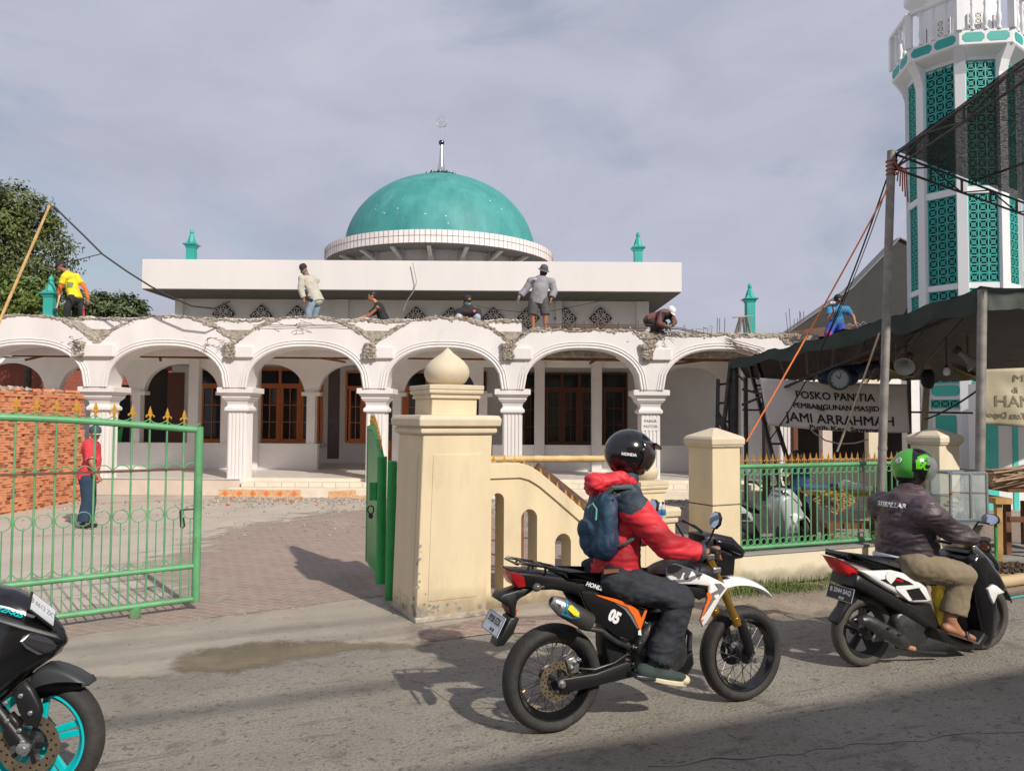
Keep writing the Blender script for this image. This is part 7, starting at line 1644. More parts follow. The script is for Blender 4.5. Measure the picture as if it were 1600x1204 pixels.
def ndec(name, px, mat, parent, off=.004):
    mb = MB(); P_ = [sb.L(x, y, fl(x)) for x, y in px]; P_ = [V((p.x, -flx(p.x)*crown(p.x, p.z)-off, p.z)) for p in P_]; mb.ext(P_, V((0, -.002, 0))); mb.build(name, mat, parent, smooth=0, local=True)
fa_ = nose('fairing', [(-210, 905, .05), (-120, 896, .05), (-50, 908, .05), (0, 922, .05), (14, 924, .05), (32, 933, .05), (48, 945, .05), (66, 960, .05), (84, 976, .045), (92, 988, .04), (98, 1003, .04), (92, 1013), (82, 1019), (74, 1031), (56, 1042), (30, 1060), (0, 1086), (-60, 1130), (-120, 1190), (-220, 1200), (-300, 1150), (-290, 1040), (-240, 980)], 0, .05, m_blkg)
nose('fairing_band', [(-80, 938), (0, 968), (30, 976), (60, 985), (84, 993), (92, 1002), (80, 998), (58, 992), (30, 984), (0, 975), (-80, 950)], .006, .006, m_mattk, sm=0)
hl = nose('headlight', [(32, 998), (36, 992), (46, 989), (60, 992), (78, 1002), (86, 1010), (80, 1018), (70, 1021), (52, 1014), (36, 1006)], .007, .012, M('headlight_lens', (.05, .05, .055), .08, bump=0, coat=.6), sm=0)
ndec('light_strip', [(34, 1000), (37, 993), (46, 990), (42, 997), (38, 1000), (44, 1006), (58, 1014), (70, 1020), (62, 1021), (44, 1011)], m_chrome, hl, .012)
ndec('white_line', [(-40, 945), (0, 953), (46, 966), (44, 969), (0, 956), (-40, 948)], m_whtg, fa_)
tdir = sb.L(50, 966, fl(50))-sb.L(0, 950, fl(0))
text('YZF-R25', .026, m_cyan, fa_, frame((lambda p: V((p.x, -flx(p.x)*crown(p.x, p.z)-.03, p.z)))(sb.L(10, 958, fl(10))), tdir, (-.2, 0, 1)), ex=.001, local=True, bold=.001, shear=.35, sx=1.15)
slab(sb, 'front_fender', [(20, 1085), (44, 1064), (50, 1050), (68, 1038), (101, 1047), (122, 1058), (141, 1072), (125, 1073), (100, 1071), (76, 1074), (58, 1080), (40, 1100), (25, 1110)], .05, -.058, .058, .022, m_mattk, sm=1)
slab(sb, 'fork_cover', [(20, 1078), (40, 1062), (52, 1076), (64, 1100), (66, 1112), (58, 1136), (46, 1132), (30, 1112)], .10, -.115, -.075, .012, m_blk)
for sd in (-1, 1):
    mb = MB(); mb.tube([V((1.36, sd*.095, .30)), sb.L(0, 1075, 0)+V((0, sd*.095, 0))], [.030, .028], 14); mb.build('fork', m_blk, sb.t, local=True)
mb = MB(); mb.lathe([(.022, -.02), (.03, 0), (.03, .012), (.016, .016), (.016, .024)], frame(V((1.36, -.115, .30)), (1, 0, 0), (0, 0, 1)), 14); mb.build('axle_bolt', m_alu, sb.t, local=True)
mb = MB()
for px, py in ((33, 1086), (48, 1113), (12, 1125), (31, 1140), (36, 1158), (10, 1097)): mb.lathe([(.011, 0), (.011, .008), (.007, .011)], frame(sb.L(px, py, .117), (1, 0, 0), (0, 0, 1)), 10)
mb.build('bolts', m_alu, sb.t, local=True)
slab(sb, 'brake_caliper', [(6, 1120), (18, 1112), (32, 1128), (30, 1160), (16, 1166), (6, 1148)], .10, -.115, -.07, .01, m_blk)
# plate on the nose
pa, pb_ = sb.L(47, 937, .15), sb.L(86, 967, .03); T = frame(pa.lerp(pb_, .5), pb_-pa, V((-.42, -.20, 1))); hl_ = (pb_-pa).length/2
mb = MB(); mb.box((-hl_, -.052, -.006), (hl_, .052, 0), T); pn = mb.build('licence_plate', m_blk, sb.t, smooth=0, bevel=.004, local=True)
mb = MB(); mb.box((-hl_+.01, -.043, .001), (hl_-.01, .043, .004), T); mb.build('plate_face', m_platew, pn, smooth=0, local=True)
text('B 6612 ZKT', .034, m_gryg, pn, T @ Matrix.Translation((0, .004, .0045)), ex=.0004, local=True)
slab(sb, 'fuel_tank', [(-330, 905), (-290, 860), (-230, 850), (-180, 880), (-170, 920), (-240, 960), (-320, 950)], 0, -.13, .13, .06, m_blkg, sm=1); slab(sb, 'seat', [(-520, 880), (-430, 905), (-330, 915), (-320, 950), (-420, 940), (-520, 905)], 0, -.11, .11, .03, m_seat)
slab(sb, 'tail', [(-600, 860), (-520, 880), (-420, 925), (-380, 980), (-470, 950), (-560, 900)], 0, -.09, .09, .03, m_blkg); slab(sb, 'engine', [(-260, 1000), (-150, 1010), (-120, 1100), (-170, 1180), (-300, 1180), (-320, 1060)], 0, -.15, .15, .03, m_gun)
slab(sb, 'swingarm', [(-320, 1090), (-300, 1130), (-440, 1180), (-450, 1150)], .12, -.13, -.09, .01, m_blk); slab(sb, 'windscreen', [(-210, 905), (-150, 870), (-90, 880), (-60, 903), (-120, 896)], 0, -.10, .10, .03, M('smoked_screen', (.02, .02, .02), .1, bump=0))
# ------------------------------------------------------------------ people
m_skin = M('skin', (.36, .165, .095), .55, var=.10, sc=14, bump=.04, bs=120); m_skin2 = M('skin_tanned', (.26, .11, .06), .6, var=.12, sc=14, bump=.04)
m_hair = M('black_hair', (.010, .008, .007), .5, var=.2, bump=.1); m_eye = M('eye', (.02, .015, .012), .2, bump=0)
def cloth(name, c, **k):
    a = dict(rough=.85, var=.14, sc=6, bump=.3, bs=26); a.update(k); return M(name, c, **a)
def hand(mb, w, d, n, curl=.5, th=1, s=1.0):
    """w wrist, d pointing direction, n palm normal, th side of the thumb"""
    w = V(w); d = nrm(d); n = V(n)-d*V(n).dot(d); n.normalize(); sd = d.cross(n)*th
    capsule(mb, w, w+d*.03*s, .027*s, .031*s, 10, sq=.62, side=sd); capsule(mb, w+d*.03*s, w+d*.078*s, .036*s, .039*s, 12, sq=.42, side=sd)
    for i, (L_, r) in enumerate(((.072, .0088), (.082, .009), (.076, .0087), (.060, .0078))):
        b = w+d*(.082-.004*abs(i-1.2))*s+sd*(1.5-i)*.0195*s; dd = d.copy(); p = b-d*.02*s
        sp = (1.5-i)*.05; dd = (d+sd*sp).normalized(); ang = 0
        for j, f in enumerate((.45, .32, .23)):
            ang = curl*(1.0 if j else .75); dd = dd.copy(); dd.rotate(Quaternion(dd.cross(n).normalized(), ang)) if ang else None
            q = p+dd*(L_*f+(.02 if j == 0 else 0))*s; capsule(mb, p, q, r*s*(1-.06*j), r*s*(.94-.06*j), 8); p = q
    t0 = w+d*.022*s+sd*.026*s; t1 = t0+(d*.55+sd*.75+n*.25).normalized()*.042*s; t2 = t1+(d*.9+sd*.2+n*(.25+curl*.5)).normalized()*.036*s; capsule(mb, t0, t1, .0135*s, .0115*s, 8); capsule(mb, t1, t2, .011*s, .009*s, 8)
def headshape(mb, c, f, up=(0, 0, 1), s=1.0, jaw=True):
    c = V(c); f = nrm(f); u = V(up)-f*V(up).dot(f); u.normalize(); sd = f.cross(u)
    def E(off, r): 
        T = Matrix((( sd.x, f.x, u.x), (sd.y, f.y, u.y), (sd.z, f.z, u.z))); mb.ball(c+(sd*off[0]+f*off[1]+u*off[2])*s, [x*s for x in r], 14, T)
    E((0, -.012, .025), (.076, .096, .092)); E((0, .022, -.035), (.060, .066, .070)); E((0, .052, -.078), (.030, .030, .026))
    E((0, .088, -.012), (.010, .012, .024)); E((0, .098, -.028), (.015, .013, .011)); E((0, .083, -.055), (.022, .010, .007)); E((0, .080, -.066), (.019, .010, .007)); E((.033, .066, .014), (.022, .012, .009)); E((-.033, .066, .014), (.022, .012, .009))
    for q in (-1, 1): E((q*.078, -.008, -.012), (.011, .022, .032))
    return sd, f, u
def eyes(c, f, up, parent, s=1.0):
    c = V(c); f = nrm(f); u = V(up)-f*V(up).dot(f); u.normalize(); sd = f.cross(u)
    for q in (-1, 1): mb = MB(); mb.ball(c+(sd*q*.031+f*.078+u*-.002)*s, .0095*s, 10); mb.build('eye', m_eye, parent)
def person(label, J, base, parts, skin=m_skin, s=1.0, vox=.012, face=(0, -1, 0), up=(0, 0, 1), curl=(.5, .5), palm=None, group=None, gloves=None, eye=False, shoes=None, barefoot=False, hand_vox=None):
    t = thing('person', label, 'person', base, group=group); g = lambda k: V(J[k])
    side = (g('sR')-g('sL')).normalized(); hs = (g('hR')-g('hL')).normalized()
    mb = MB()
    waist = g('pv').lerp(g('nk'), .42)+(V(J['belly']) if 'belly' in J else V((0, 0, 0)))
    chest = g('pv').lerp(g('nk'), .78)
    def torso(mb, gr, hem=0.0):
        capsule(mb, g('pv'), waist, (.145+gr)*s, (.130+gr)*s, 18, sq=.74, side=hs); capsule(mb, waist, chest, (.130+gr)*s, (.155+gr)*s, 18, sq=.70, side=side); capsule(mb, g('sL'), g('sR'), (.062+gr)*s, (.062+gr)*s, 14)
        capsule(mb, chest, g('nk'), (.10+gr)*s, (.060+gr*.6)*s, 14, sq=.8, side=side)
        if hem: capsule(mb, waist, g('pv')+(g('pv')-waist).normalized()*hem, (.135+gr)*s, (.160+gr)*s, 18, sq=.76, side=hs, flat1=True)
    def arm(mb, q, gr, f=1.0, rs=(.052, .040, .030), flat=True):
        a, b, c = g('s'+q), g('e'+q), g('w'+q)
        if f <= 1: e = a.lerp(b, f); capsule(mb, a, e, (rs[0]+gr)*s, (rs[0]+(rs[1]-rs[0])*f+gr)*s, 14, flat1=flat and f < 1)
        if f > 1:
            capsule(mb, a, b, (rs[0]+gr)*s, (rs[1]+gr)*s, 14); e = b.lerp(c, f-1); capsule(mb, b, e, (rs[1]+gr)*s, (rs[1]+(rs[2]-rs[1])*(f-1)+gr)*s, 14, flat1=flat)
    def leg(mb, q, gr, f=2.0, rs=(.082, .056, .040), flat=True, gr2=None):
        gr2 = gr if gr2 is None else gr2
        a, b, c = g('h'+q), g('k'+q), g('a'+q)
        if f <= 1: e = a.lerp(b, f); capsule(mb, a, e, (rs[0]+gr)*s, (rs[1]+gr+.01)*s, 14, flat1=flat)
        else: capsule(mb, a, b, (rs[0]+gr)*s, (rs[1]+gr)*s, 14); e = b.lerp(c, f-1); capsule(mb, b, e, (rs[1]+gr)*s, (rs[2]+gr2)*s, 14, flat1=flat)
    torso(mb, 0); capsule(mb, g('nk'), g('hd')-V((0, 0, .03)), .052*s, .05*s, 12); headshape(mb, g('hd'), face, up, s)
    for i, q in enumerate('RL'):
        arm(mb, q, 0, 2.0, flat=False); leg(mb, q, 0, 2.0, flat=False)
        d = g('f'+q)-g('w'+q); pn = V(palm[i]) if palm else V((0, 0, -1)); hand(mb, g('w'+q), d, pn, curl[i], (1, -1)[i] if not palm or len(palm) < 3 else palm[2+i], s)
        an, to = g('a'+q), g('t'+q); fd_ = (to-an); fd_.z *= 1; heel = an+V((0, 0, -.05*s))-V((fd_.x, fd_.y, 0)).normalized()*.035*s
        capsule(mb, heel, to, .036*s, .026*s, 12, sq=.8, side=hs)
        capsule(mb, an, heel.lerp(to, .5), .038*s, .03*s, 10)
    body = organic('body', mb, vox, skin, t, 2)
    if eye: eyes(g('hd'), face, up, body, s)
    for p in parts: p(t, dict(torso=torso, arm=arm, leg=leg, g=g, s=s, side=side, hs=hs, waist=waist, chest=chest, face=nrm(face), up=nrm(up), vox=vox, body=body))
    return t
def top(mat, sleeve=2.0, gr=.020, hem=.06, name='shirt', fold=.010, collar=False, fs=9, hood=False, rs=(.056, .046, .040), paint=None, gl=None):
    def f(t, c):
        mb = MB(); c['torso'](mb, gr, hem)
        for q in 'RL': c['arm'](mb, q, gr*(.9 if sleeve <= 1 else .8), sleeve, rs=rs)
        if hood: capsule(mb, c['g']('nk')-c['side']*.06+V((0, 0, .01))-c['face']*.05, c['g']('nk')+c['side']*.06+V((0, 0, .01))-c['face']*.05, .055, .055, 12)
        o = organic(name, mb, c['vox'], mat, t, 3, fold, fs)
        if paint:
            m2, fn = paint; o.data.materials.append(m2)
            for p in o.data.polygons:
                if fn(p.center): p.material_index = 1
    return f
def bottom(mat, f_=1.92, gr=.016, flare=.02, name='trousers', fold=.008, fs=8, paint=None, rs=(.088, .064, .048)):
    def f(t, c):
        mb = MB(); c0 = c['g']('pv'); capsule(mb, c0+(c['waist']-c0)*.25, c0-V((0, 0, .03)), (.142+gr*.55)*c['s'], (.15+gr)*c['s'], 18, sq=.76, side=c['hs'])
        for q in 'RL': c['leg'](mb, q, gr, f_, gr2=gr+flare, rs=rs)
        o = organic(name, mb, c['vox'], mat, t, 3, fold, fs)
        if paint:
            m2, fn = paint; o.data.materials.append(m2)
            for p in o.data.polygons:
                if fn(p.center): p.material_index = 1
    return f
def hT(c): 
    f, u = c['face'], c['up']; u = (u-f*u.dot(f)).normalized(); sd = f.cross(u); m = Matrix.Identity(4)
    for i, v in enumerate((sd, f, u)):
        for j in range(3): m[j][i] = v[j]
    m.translation = c['g']('hd'); return m @ Matrix.Diagonal((c['s'],)*3+(1,))
def capf(mat, brim='front', mark=None, dark=None, name='cap'):
    def f(t, c):
        T = hT(c); mb = MB(); mb.lathe([(.094, .012), (.098, .03), (.095, .065), (.080, .10), (.05, .122), (.001, .13)], T @ Matrix.Translation((0, -.012, 0)) @ Matrix.Diagonal((.88, 1.08, 1, 1)), 20)
        o = mb.build(name, mat, t)
        mb = MB()
        if brim == 'front':
            pts = [T @ V((math.sin(a)*.075, .055+math.cos(a)*.10, .028-.012*abs(math.sin(a)))) for a in [rad(-80+160*i/10) for i in range(11)]]; mb.ext(pts, (T.to_3x3() @ V((0, 0, .006)))); mb.build('peak', dark or mat, o, smooth=0)
        elif brim == 'all': mb.lathe([(.092, .02), (.135, -.004), (.138, -.002), (.095, .028)], T @ Matrix.Translation((0, -.01, 0)) @ Matrix.Diagonal((.92, 1.05, 1, 1)), 24); mb.build('brim', mat, o)
        if mark: mb = MB(); mb.ball(T @ V((0, .098, .06)), (.03, .01, .018), 8, T.to_3x3()); mb.build('badge', mark, o)
    return f
def hairf(t, c):
    T = hT(c); mb = MB(); mb.ball(T @ V((0, -.022, .036)), (.083, .096, .092), 18, T.to_3x3()); mb.ball(T @ V((0, -.05, -.01)), (.074, .06, .07), 14, T.to_3x3()); organic('hair', mb, .010, m_hair, t, 1, .006, 40)
def shoef(mat, sole=None):
    def f(t, c):
        for q in 'RL':
            an, to = c['g']('a'+q), c['g']('t'+q); mb = MB(); fd_ = (to-an); heel = an+V((0, 0, -.055))-V((fd_.x, fd_.y, 0)).normalized()*.04
            capsule(mb, heel, to, .045, .036, 12, sq=.85, side=c['hs']); capsule(mb, an-V((0, 0, .0)), heel.lerp(to, .4), .046, .038, 12, flat0=True); o = organic('shoe', mb, .010, mat, t, 2)
    return f
def scarff(mat, name='face_mask', full=False):
    def f(t, c):
        T = hT(c); mb = MB(); mb.ball(T @ V((0, .022, -.045)), (.074, .088, .062), 16, T.to_3x3()); mb.ball(T @ V((0, -.01, -.06)), (.075, .08, .06), 14, T.to_3x3())
        if full: mb.ball(T @ V((0, -.01, .01)), (.085, .092, .10), 16, T.to_3x3())
        capsule(mb, T @ V((0, -.01, -.08)), c['g']('nk')+V((0, 0, .0)), .065, .075, 12); organic(name, mb, .012, mat, t, 2, .006, 30)
    return f
def glovef(mat, sides='RL', curl=.5, palm=None):
    def f(t, c):
        for q in sides:
            mb = MB(); g = c['g']; pn = palm or V((0, 0, -1)); hand(mb, g('w'+q), g('f'+q)-g('w'+q), pn, curl, (1 if q == 'R' else -1), 1.14*c['s'])
            capsule(mb, g('e'+q).lerp(g('w'+q), .85), g('w'+q), .040, .036, 12); organic('glove', mb, .008, mat, t, 1)
    return f
def armsleeve(mat, f0=.5, sides='RL'):
    def f(t, c):
        mb = MB()
        for q in sides:
            a, b, w = c['g']('s'+q), c['g']('e'+q), c['g']('w'+q); mb = MB(); capsule(mb, a.lerp(b, f0), b, .050, .046, 12); capsule(mb, b, w.lerp(b, .05), .046, .035, 12, flat1=True); organic('arm_sleeve', mb, .010, mat, t, 2, .004, 20)
    return f
def JJ(Y0, **k):
    """joints given as (px, py, depth offset)"""
    return {n: (at(v[0], v[1], Y0+(v[2] if len(v) > 2 else 0)) if n != 'belly' else v) for n, v in k.items()}
def mirror_missing(J): return J
def tool(name, label, cat, fn): t = thing(name, label, cat, fn.__defaults__[0] if fn.__defaults__ else (0, 0, 0)); fn(t); return t
GW = 'workers breaking up the porch roof'
m_black_c = cloth('black_cloth', (.018, .018, .020)); m_navy = cloth('navy_cloth', (.025, .035, .060)); m_denim = cloth('light_denim', (.20, .27, .34), var=.2, sc=9)
# yellow shirt worker
J = JJ(18.0, hd=(95, 416), nk=(106, 427, .03), sR=(101, 433, -.17), sL=(119, 432, .17), pv=(117, 463), eR=(93, 452, -.2), wR=(92, 466, -.15), fR=(90, 474, -.15), eL=(134, 452, .0), wL=(138, 467, -.08), fL=(139, 475, -.1), hR=(113, 465, -.1), hL=(122, 465, .1), kR=(105, 481, -.18), kL=(127, 481, .1), aR=(104, 499, -.1), aL=(131, 499, .15), tR=(96, 504, -.2), tL=(124, 504, .05))
person('worker in a yellow shirt and orange sleeves swinging a hammer beside the teal pinnacle', J, at(115, 505, 18.0), [top(cloth('yellow_shirt', (.80, .60, .02)), .55, .022, .07, paint=(cloth('green_print', (.16, .24, .06)), lambda p: at(110, 440, 17.85).z > p.z > at(110, 450, 17.85).z and at(104, 440, 17.85).x < p.x < at(112, 440, 17.85).x and p.y < 17.95)), armsleeve(cloth('orange_sleeve', (.62, .14, .03)), .5),
    bottom(cloth('black_track_pants', (.02, .02, .024)), paint=(cloth('red_piping', (.4, .05, .05)), lambda p: p.x > at(127.5, 480, 18.0).x and p.y < 18.09)), capf(m_black_c, 'front'), hairf, shoef(m_black_c)], m_skin2, face=(-.75, -.45, -.5), up=(-.4, 0, .9), curl=(1.0, .4), group=GW)
hm = thing('sledgehammer', 'long handled sledgehammer held by the yellow shirt worker', 'hammer', at(88, 483, 17.83)); mb = MB(); mb.tube([at(96, 450, 17.83), at(88, 483, 17.80)], .018, 8); mb.build('handle', m_ply, hm); mb = MB(); mb.bar(at(84, 485, 17.80), at(92, 483, 17.80), .07); mb.build('head', m_gun, hm, smooth=0, bevel=.01)
# beige jacket worker
J = JJ(18.0, hd=(474, 420), nk=(481, 434, .03), sR=(472, 436, -.14), sL=(493, 438, .16), pv=(494, 466), eR=(470, 452, -.20), wR=(475, 466, -.18), fR=(476, 474, -.18), eL=(487, 455, .0), wL=(484, 466, -.14), fL=(482, 474, -.16), hR=(489, 468, -.08), hL=(497, 468, .1), kR=(482, 488, -.16), kL=(493, 487, .06), aR=(484, 508, -.1), aL=(489, 508, .12), tR=(474, 512, -.2), tL=(480, 512, .05))
person('worker in a beige hooded jacket and jeans bending over a breaker bar', J, at(488, 514, 18.0), [top(cloth('beige_jacket', (.46, .44, .37)), 1.92, .032, .09, 'jacket', .014, hood=True), bottom(m_denim), capf(cloth('dark_cap', (.03, .02, .03)), 'front'), scarff(cloth('brown_scarf', (.20, .15, .12)), 'scarf'), shoef(m_black_c)], m_skin, face=(-.25, -.85, -.45), up=(-.2, -.3, .9), curl=(1.1, 1.1), group=GW)
hm = thing('breaker', 'steel breaker bar gripped by the beige jacket worker', 'tool', at(474, 500, 17.82)); mb = MB(); mb.tube([at(485, 468, 17.82), at(474, 500, 17.82)], .02, 10); mb.build('shaft', m_alu, hm); mb = MB(); mb.bar(at(479, 466, 17.82), at(489, 470, 17.82), .07); mb.build('body', m_black, hm, smooth=0, bevel=.01)
# black T-shirt worker, sitting in profile
J = JJ(18.05, hd=(581, 463), nk=(590, 476), sR=(588, 482, -.16), sL=(591, 482, .16), pv=(603, 506), eR=(579, 492, -.22), wR=(588, 484, -.26), fR=(589, 478, -.26), eL=(578, 493, .18), wL=(564, 496, .0), fL=(557, 498, -.05), hR=(601, 508, -.1), hL=(602, 508, .1), kR=(580, 504, -.15), kL=(578, 504, .15), aR=(590, 522, -.1), aL=(588, 522, .15), tR=(580, 526, -.1), tL=(578, 526, .15))
J['eR'] = at(576, 493, 17.8); J['wR'] = at(587, 484, 17.75); J['fR'] = at(590, 478, 17.72)
person('worker in a black T-shirt sitting in profile at the parapet between two arches', J, at(600, 520, 18.05), [top(cloth('black_tshirt', (.014, .015, .017)), .75, .024, .06), bottom(m_navy), hairf, shoef(m_black_c)], M('skin_sunburnt', (.42, .16, .09), .5, var=.1, bump=.03), face=(-1, -.22, -.15), curl=(1.0, .3), group=GW, eye=True)
# dark hoodie worker
J = JJ(18.1, hd=(731, 470), nk=(731, 482, .03), sR=(718, 487, .0), sL=(746, 487, .0), pv=(731, 505, .15), eR=(713, 497, -.08), wR=(724, 496, -.28), fR=(731, 495, -.30), eL=(750, 496, -.08), wL=(741, 497, -.28), fL=(734, 497, -.30), hR=(726, 505, .1), hL=(738, 505, .1), kR=(717, 495, -.30), kL=(746, 495, -.30), aR=(720, 513, -.12), aL=(742, 513, -.12), tR=(718, 517, -.28), tL=(744, 517, -.28))
def hoodf(mat):
    def f(t, c):
        T = hT(c); mb = MB(); mb.ball(T @ V((0, -.03, .03)), (.105, .10, .115), 16, T.to_3x3()); mb.ball(T @ V((0, -.045, -.06)), (.095, .075, .09), 14, T.to_3x3()); organic('hood', mb, .012, mat, t, 2, .008, 14)
    return f
m_hood = cloth('charcoal_hoodie', (.030, .022, .026))
person('squatting worker in a dark hoodie, pale jeans and yellow marked cap', J, at(731, 518, 18.1), [top(m_hood, 1.95, .035, .04, 'hoodie', .014), bottom(cloth('pale_jeans', (.42, .50, .60))), hoodf(m_hood), capf(m_hood, 'front', M('yellow_badge', (.75, .42, .03), .4, bump=0)), scarff(cloth('teal_mask', (.25, .42, .42))), shoef(m_black_c)], m_skin, face=(.35, -.9, -.3), curl=(.6, .6), group=GW)
mb = MB(); p = at(741, 486, 17.88); mb.ball(p, (.035, .02, .035), 10); mb.build('round_patch', M('pink_patch', (.75, .12, .16), .5, bump=0), bpy.data.objects[[o.name for o in bpy.data.objects if o.name.startswith('hoodie')][-1]])
# grey shirt worker, standing
J = JJ(17.5, hd=(850, 422), nk=(847, 435, .02), sR=(830, 440, .02), sL=(861, 441, .0), pv=(841, 467), belly=(0, -.05, 0), eR=(821, 453, .02), wR=(811, 464, -.05), fR=(806, 474, -.06), eL=(866, 455, .0), wL=(861, 467, -.08), fL=(860, 476, -.08), hR=(834, 469), hL=(850, 469), kR=(832, 492, -.04), kL=(852, 492, -.04), aR=(833, 512), aL=(852, 512), tR=(832, 517, -.14), tL=(860, 517, -.10))
tg = person('standing worker in a grey long sleeved shirt, dark shorts and bucket hat', J, at(843, 518, 17.5), [top(cloth('grey_shirt', (.27, .27, .29)), 1.8, .042, .09, 'shirt', .010), bottom(cloth('charcoal_shorts', (.075, .075, .078)), 1.0, .030, .02, 'shorts'), capf(cloth('grey_bucket_hat', (.10, .10, .11)), 'all', name='bucket_hat'), scarff(m_black_c, 'balaclava', True), glovef(cloth('grey_glove', (.22, .22, .23)), 'R', .35)], m_skin, s=1.04, face=(.45, -.75, -.45), curl=(.35, .6), palm=((1, 0, 0), (-1, 0, 0)), group=GW)
mb = MB(); p = at(837, 434.5, 17.34); mb.box((p.x-.035, p.y-.01, p.z), (p.x+.035, p.y+.02, p.z+.02)); mb.build('red_badge', M('red_badge', (.6, .02, .03), .6, bump=0), tg, smooth=0); mb = MB(); mb.box((p.x-.035, p.y-.01, p.z-.02), (p.x+.035, p.y+.02, p.z)); mb.build('white_badge', m_whtg, tg, smooth=0)
mb = MB(); mb.tube([at(820, 458, 17.5), at(813, 463, 17.46)], .046, 12); mb.build('wristband', m_black_c, tg); mb = MB(); mb.tube([at(862, 460, 17.47), at(861, 466, 17.43)], .042, 12); mb.build('wristband', m_black_c, tg)
# white cap worker, crouching at the right end
J = JJ(17.4, hd=(1048, 487), nk=(1041, 490, .05), sR=(1034, 489, -.10), sL=(1049, 494, .18), pv=(1016, 499, .12), eR=(1030, 505, -.2), wR=(1040, 509, -.22), fR=(1047, 511, -.22), eL=(1054, 503, .08), wL=(1047, 509, -.08), fL=(1041, 511, -.14), hR=(1016, 502, .03), hL=(1018, 502, .2), kR=(1030, 508, -.12), kL=(1038, 506, .2), aR=(1018, 516, .0), aL=(1026, 516, .25), tR=(1028, 519, -.1), tL=(1036, 519, .2))
person('crouching worker in a white cap, dark vest and brown sleeves', J, at(1030, 520, 17.4), [top(cloth('brown_sleeved_shirt', (.16, .065, .055)), 1.9, .026, .05, 'shirt', .012, paint=(m_black_c, lambda p: at(1038, 490, 17.4).x-.10 < p.x < at(1049, 490, 17.4).x+.02 and p.z < at(1040, 489, 17.4).z and p.z > at(1040, 506, 17.4).z)), bottom(cloth('dark_trousers', (.025, .022, .022))), capf(cloth('white_cap', (.78, .77, .80)), 'front'), scarff(m_black_c, 'balaclava', False), shoef(m_black_c), glovef(cloth('grey_work_glove', (.16, .15, .15)), 'RL', .6)], m_skin2, face=(.35, -.6, -.75), up=(.5, -.5, .6), curl=(.6, .6), group=GW)
# blue shirt worker behind the tent
J = JJ(16.9, hd=(1309, 469), nk=(1308, 481, .03), sR=(1296, 485, .0), sL=(1323, 484, .0), pv=(1306, 507, .15), eR=(1296, 498, -.15), wR=(1302, 488, -.28), fR=(1302, 481, -.28), eL=(1333, 494, .0), wL=(1336, 505, -.08), fL=(1340, 511, -.1), hR=(1299, 509, .1), hL=(1313, 509, .1), kR=(1294, 521, -.25), kL=(1316, 519, -.25), aR=(1296, 528, .1), aL=(1314, 526, .1), tR=(1296, 532, .0), tL=(1314, 531, .0))
person('kneeling worker in a blue shirt and black cap swinging a small hammer above the tent', J, at(1306, 532, 16.9), [top(cloth('blue_shirt', (.04, .20, .38), var=.3, sc=12), .6, .024, .05), bottom(cloth('blue_track_pants', (.03, .06, .32)), paint=(cloth('magenta_panel', (.45, .04, .20)), lambda p: p.y < 16.62 and noise.noise(p*9) > -.1)), capf(m_black_c, 'front', M('pale_badge', (.5, .45, .38), .5, bump=0)), hairf], m_skin, face=(-.1, -.85, -.5), curl=(1.1, .3), group=GW)
hm = thing('hammer', 'small hammer raised by the kneeling blue shirt worker', 'hammer', at(1302, 484, 16.6)); mb = MB(); mb.tube([at(1303, 490, 16.6), at(1300, 474, 16.6)], .012, 8); mb.build('handle', m_black, hm); mb = MB(); mb.bar(at(1296, 474, 16.6), at(1305, 473, 16.6), .05); mb.build('head', m_alu, hm, smooth=0, bevel=.008)
rope('steel_wire_coil', [at(1325+k*2.2, 508-2.5*math.sin(k*1.3)-k*.3, 16.7) for k in range(14)], .006, m_steel, 'loose curled wire beside the hand of the blue shirt worker', 'wire')
# red polo man
Y8 = 12.15
J = JJ(Y8, hd=(149, 677), nk=(143, 692), sR=(141, 698, -.17), sL=(148, 698, .17), pv=(137, 742), belly=(.05, 0, 0), eR=(143, 722, -.24), wR=(152, 742, -.20), fR=(157, 750, -.18), eL=(148, 722, .22), wL=(153, 742, .2), fL=(157, 748, .2), hR=(136, 748, -.09), hL=(139, 748, .09), kR=(137, 782, -.08), kL=(141, 782, .10), aR=(131, 815, -.09), aL=(136, 815, .11), tR=(145, 821, -.16), tL=(149, 820, .05))
tr = person('man in a red polo shirt, navy trousers and white peaked cap standing behind the gate', J, gp(136, 825), [top(cloth('red_polo', (.60, .045, .06)), .82, .034, .06, 'polo_shirt', .010, rs=(.064, .058, .05)), bottom(cloth('navy_trousers', (.02, .045, .085)), 1.98, .024, .025), capf(cloth('navy_cap', (.05, .07, .10)), 'front', dark=cloth('white_peak', (.72, .68, .60))), hairf, shoef(m_black_c)], M('skin_old', (.38, .17, .10), .5, var=.1, bump=.04), face=(.75, -.62, -.25), curl=(1.1, 1.0), eye=True, vox=.010)
mb = MB(); a, b = J['sR'], J['eR']; p = a.lerp(b, .80); mb.lathe([(.0855, -.004), (.087, 0), (.0855, .004)], frame(p, (b-a).orthogonal(), (b-a).cross((b-a).orthogonal())), 24); mb.build('white_trim', m_whtg, tr)
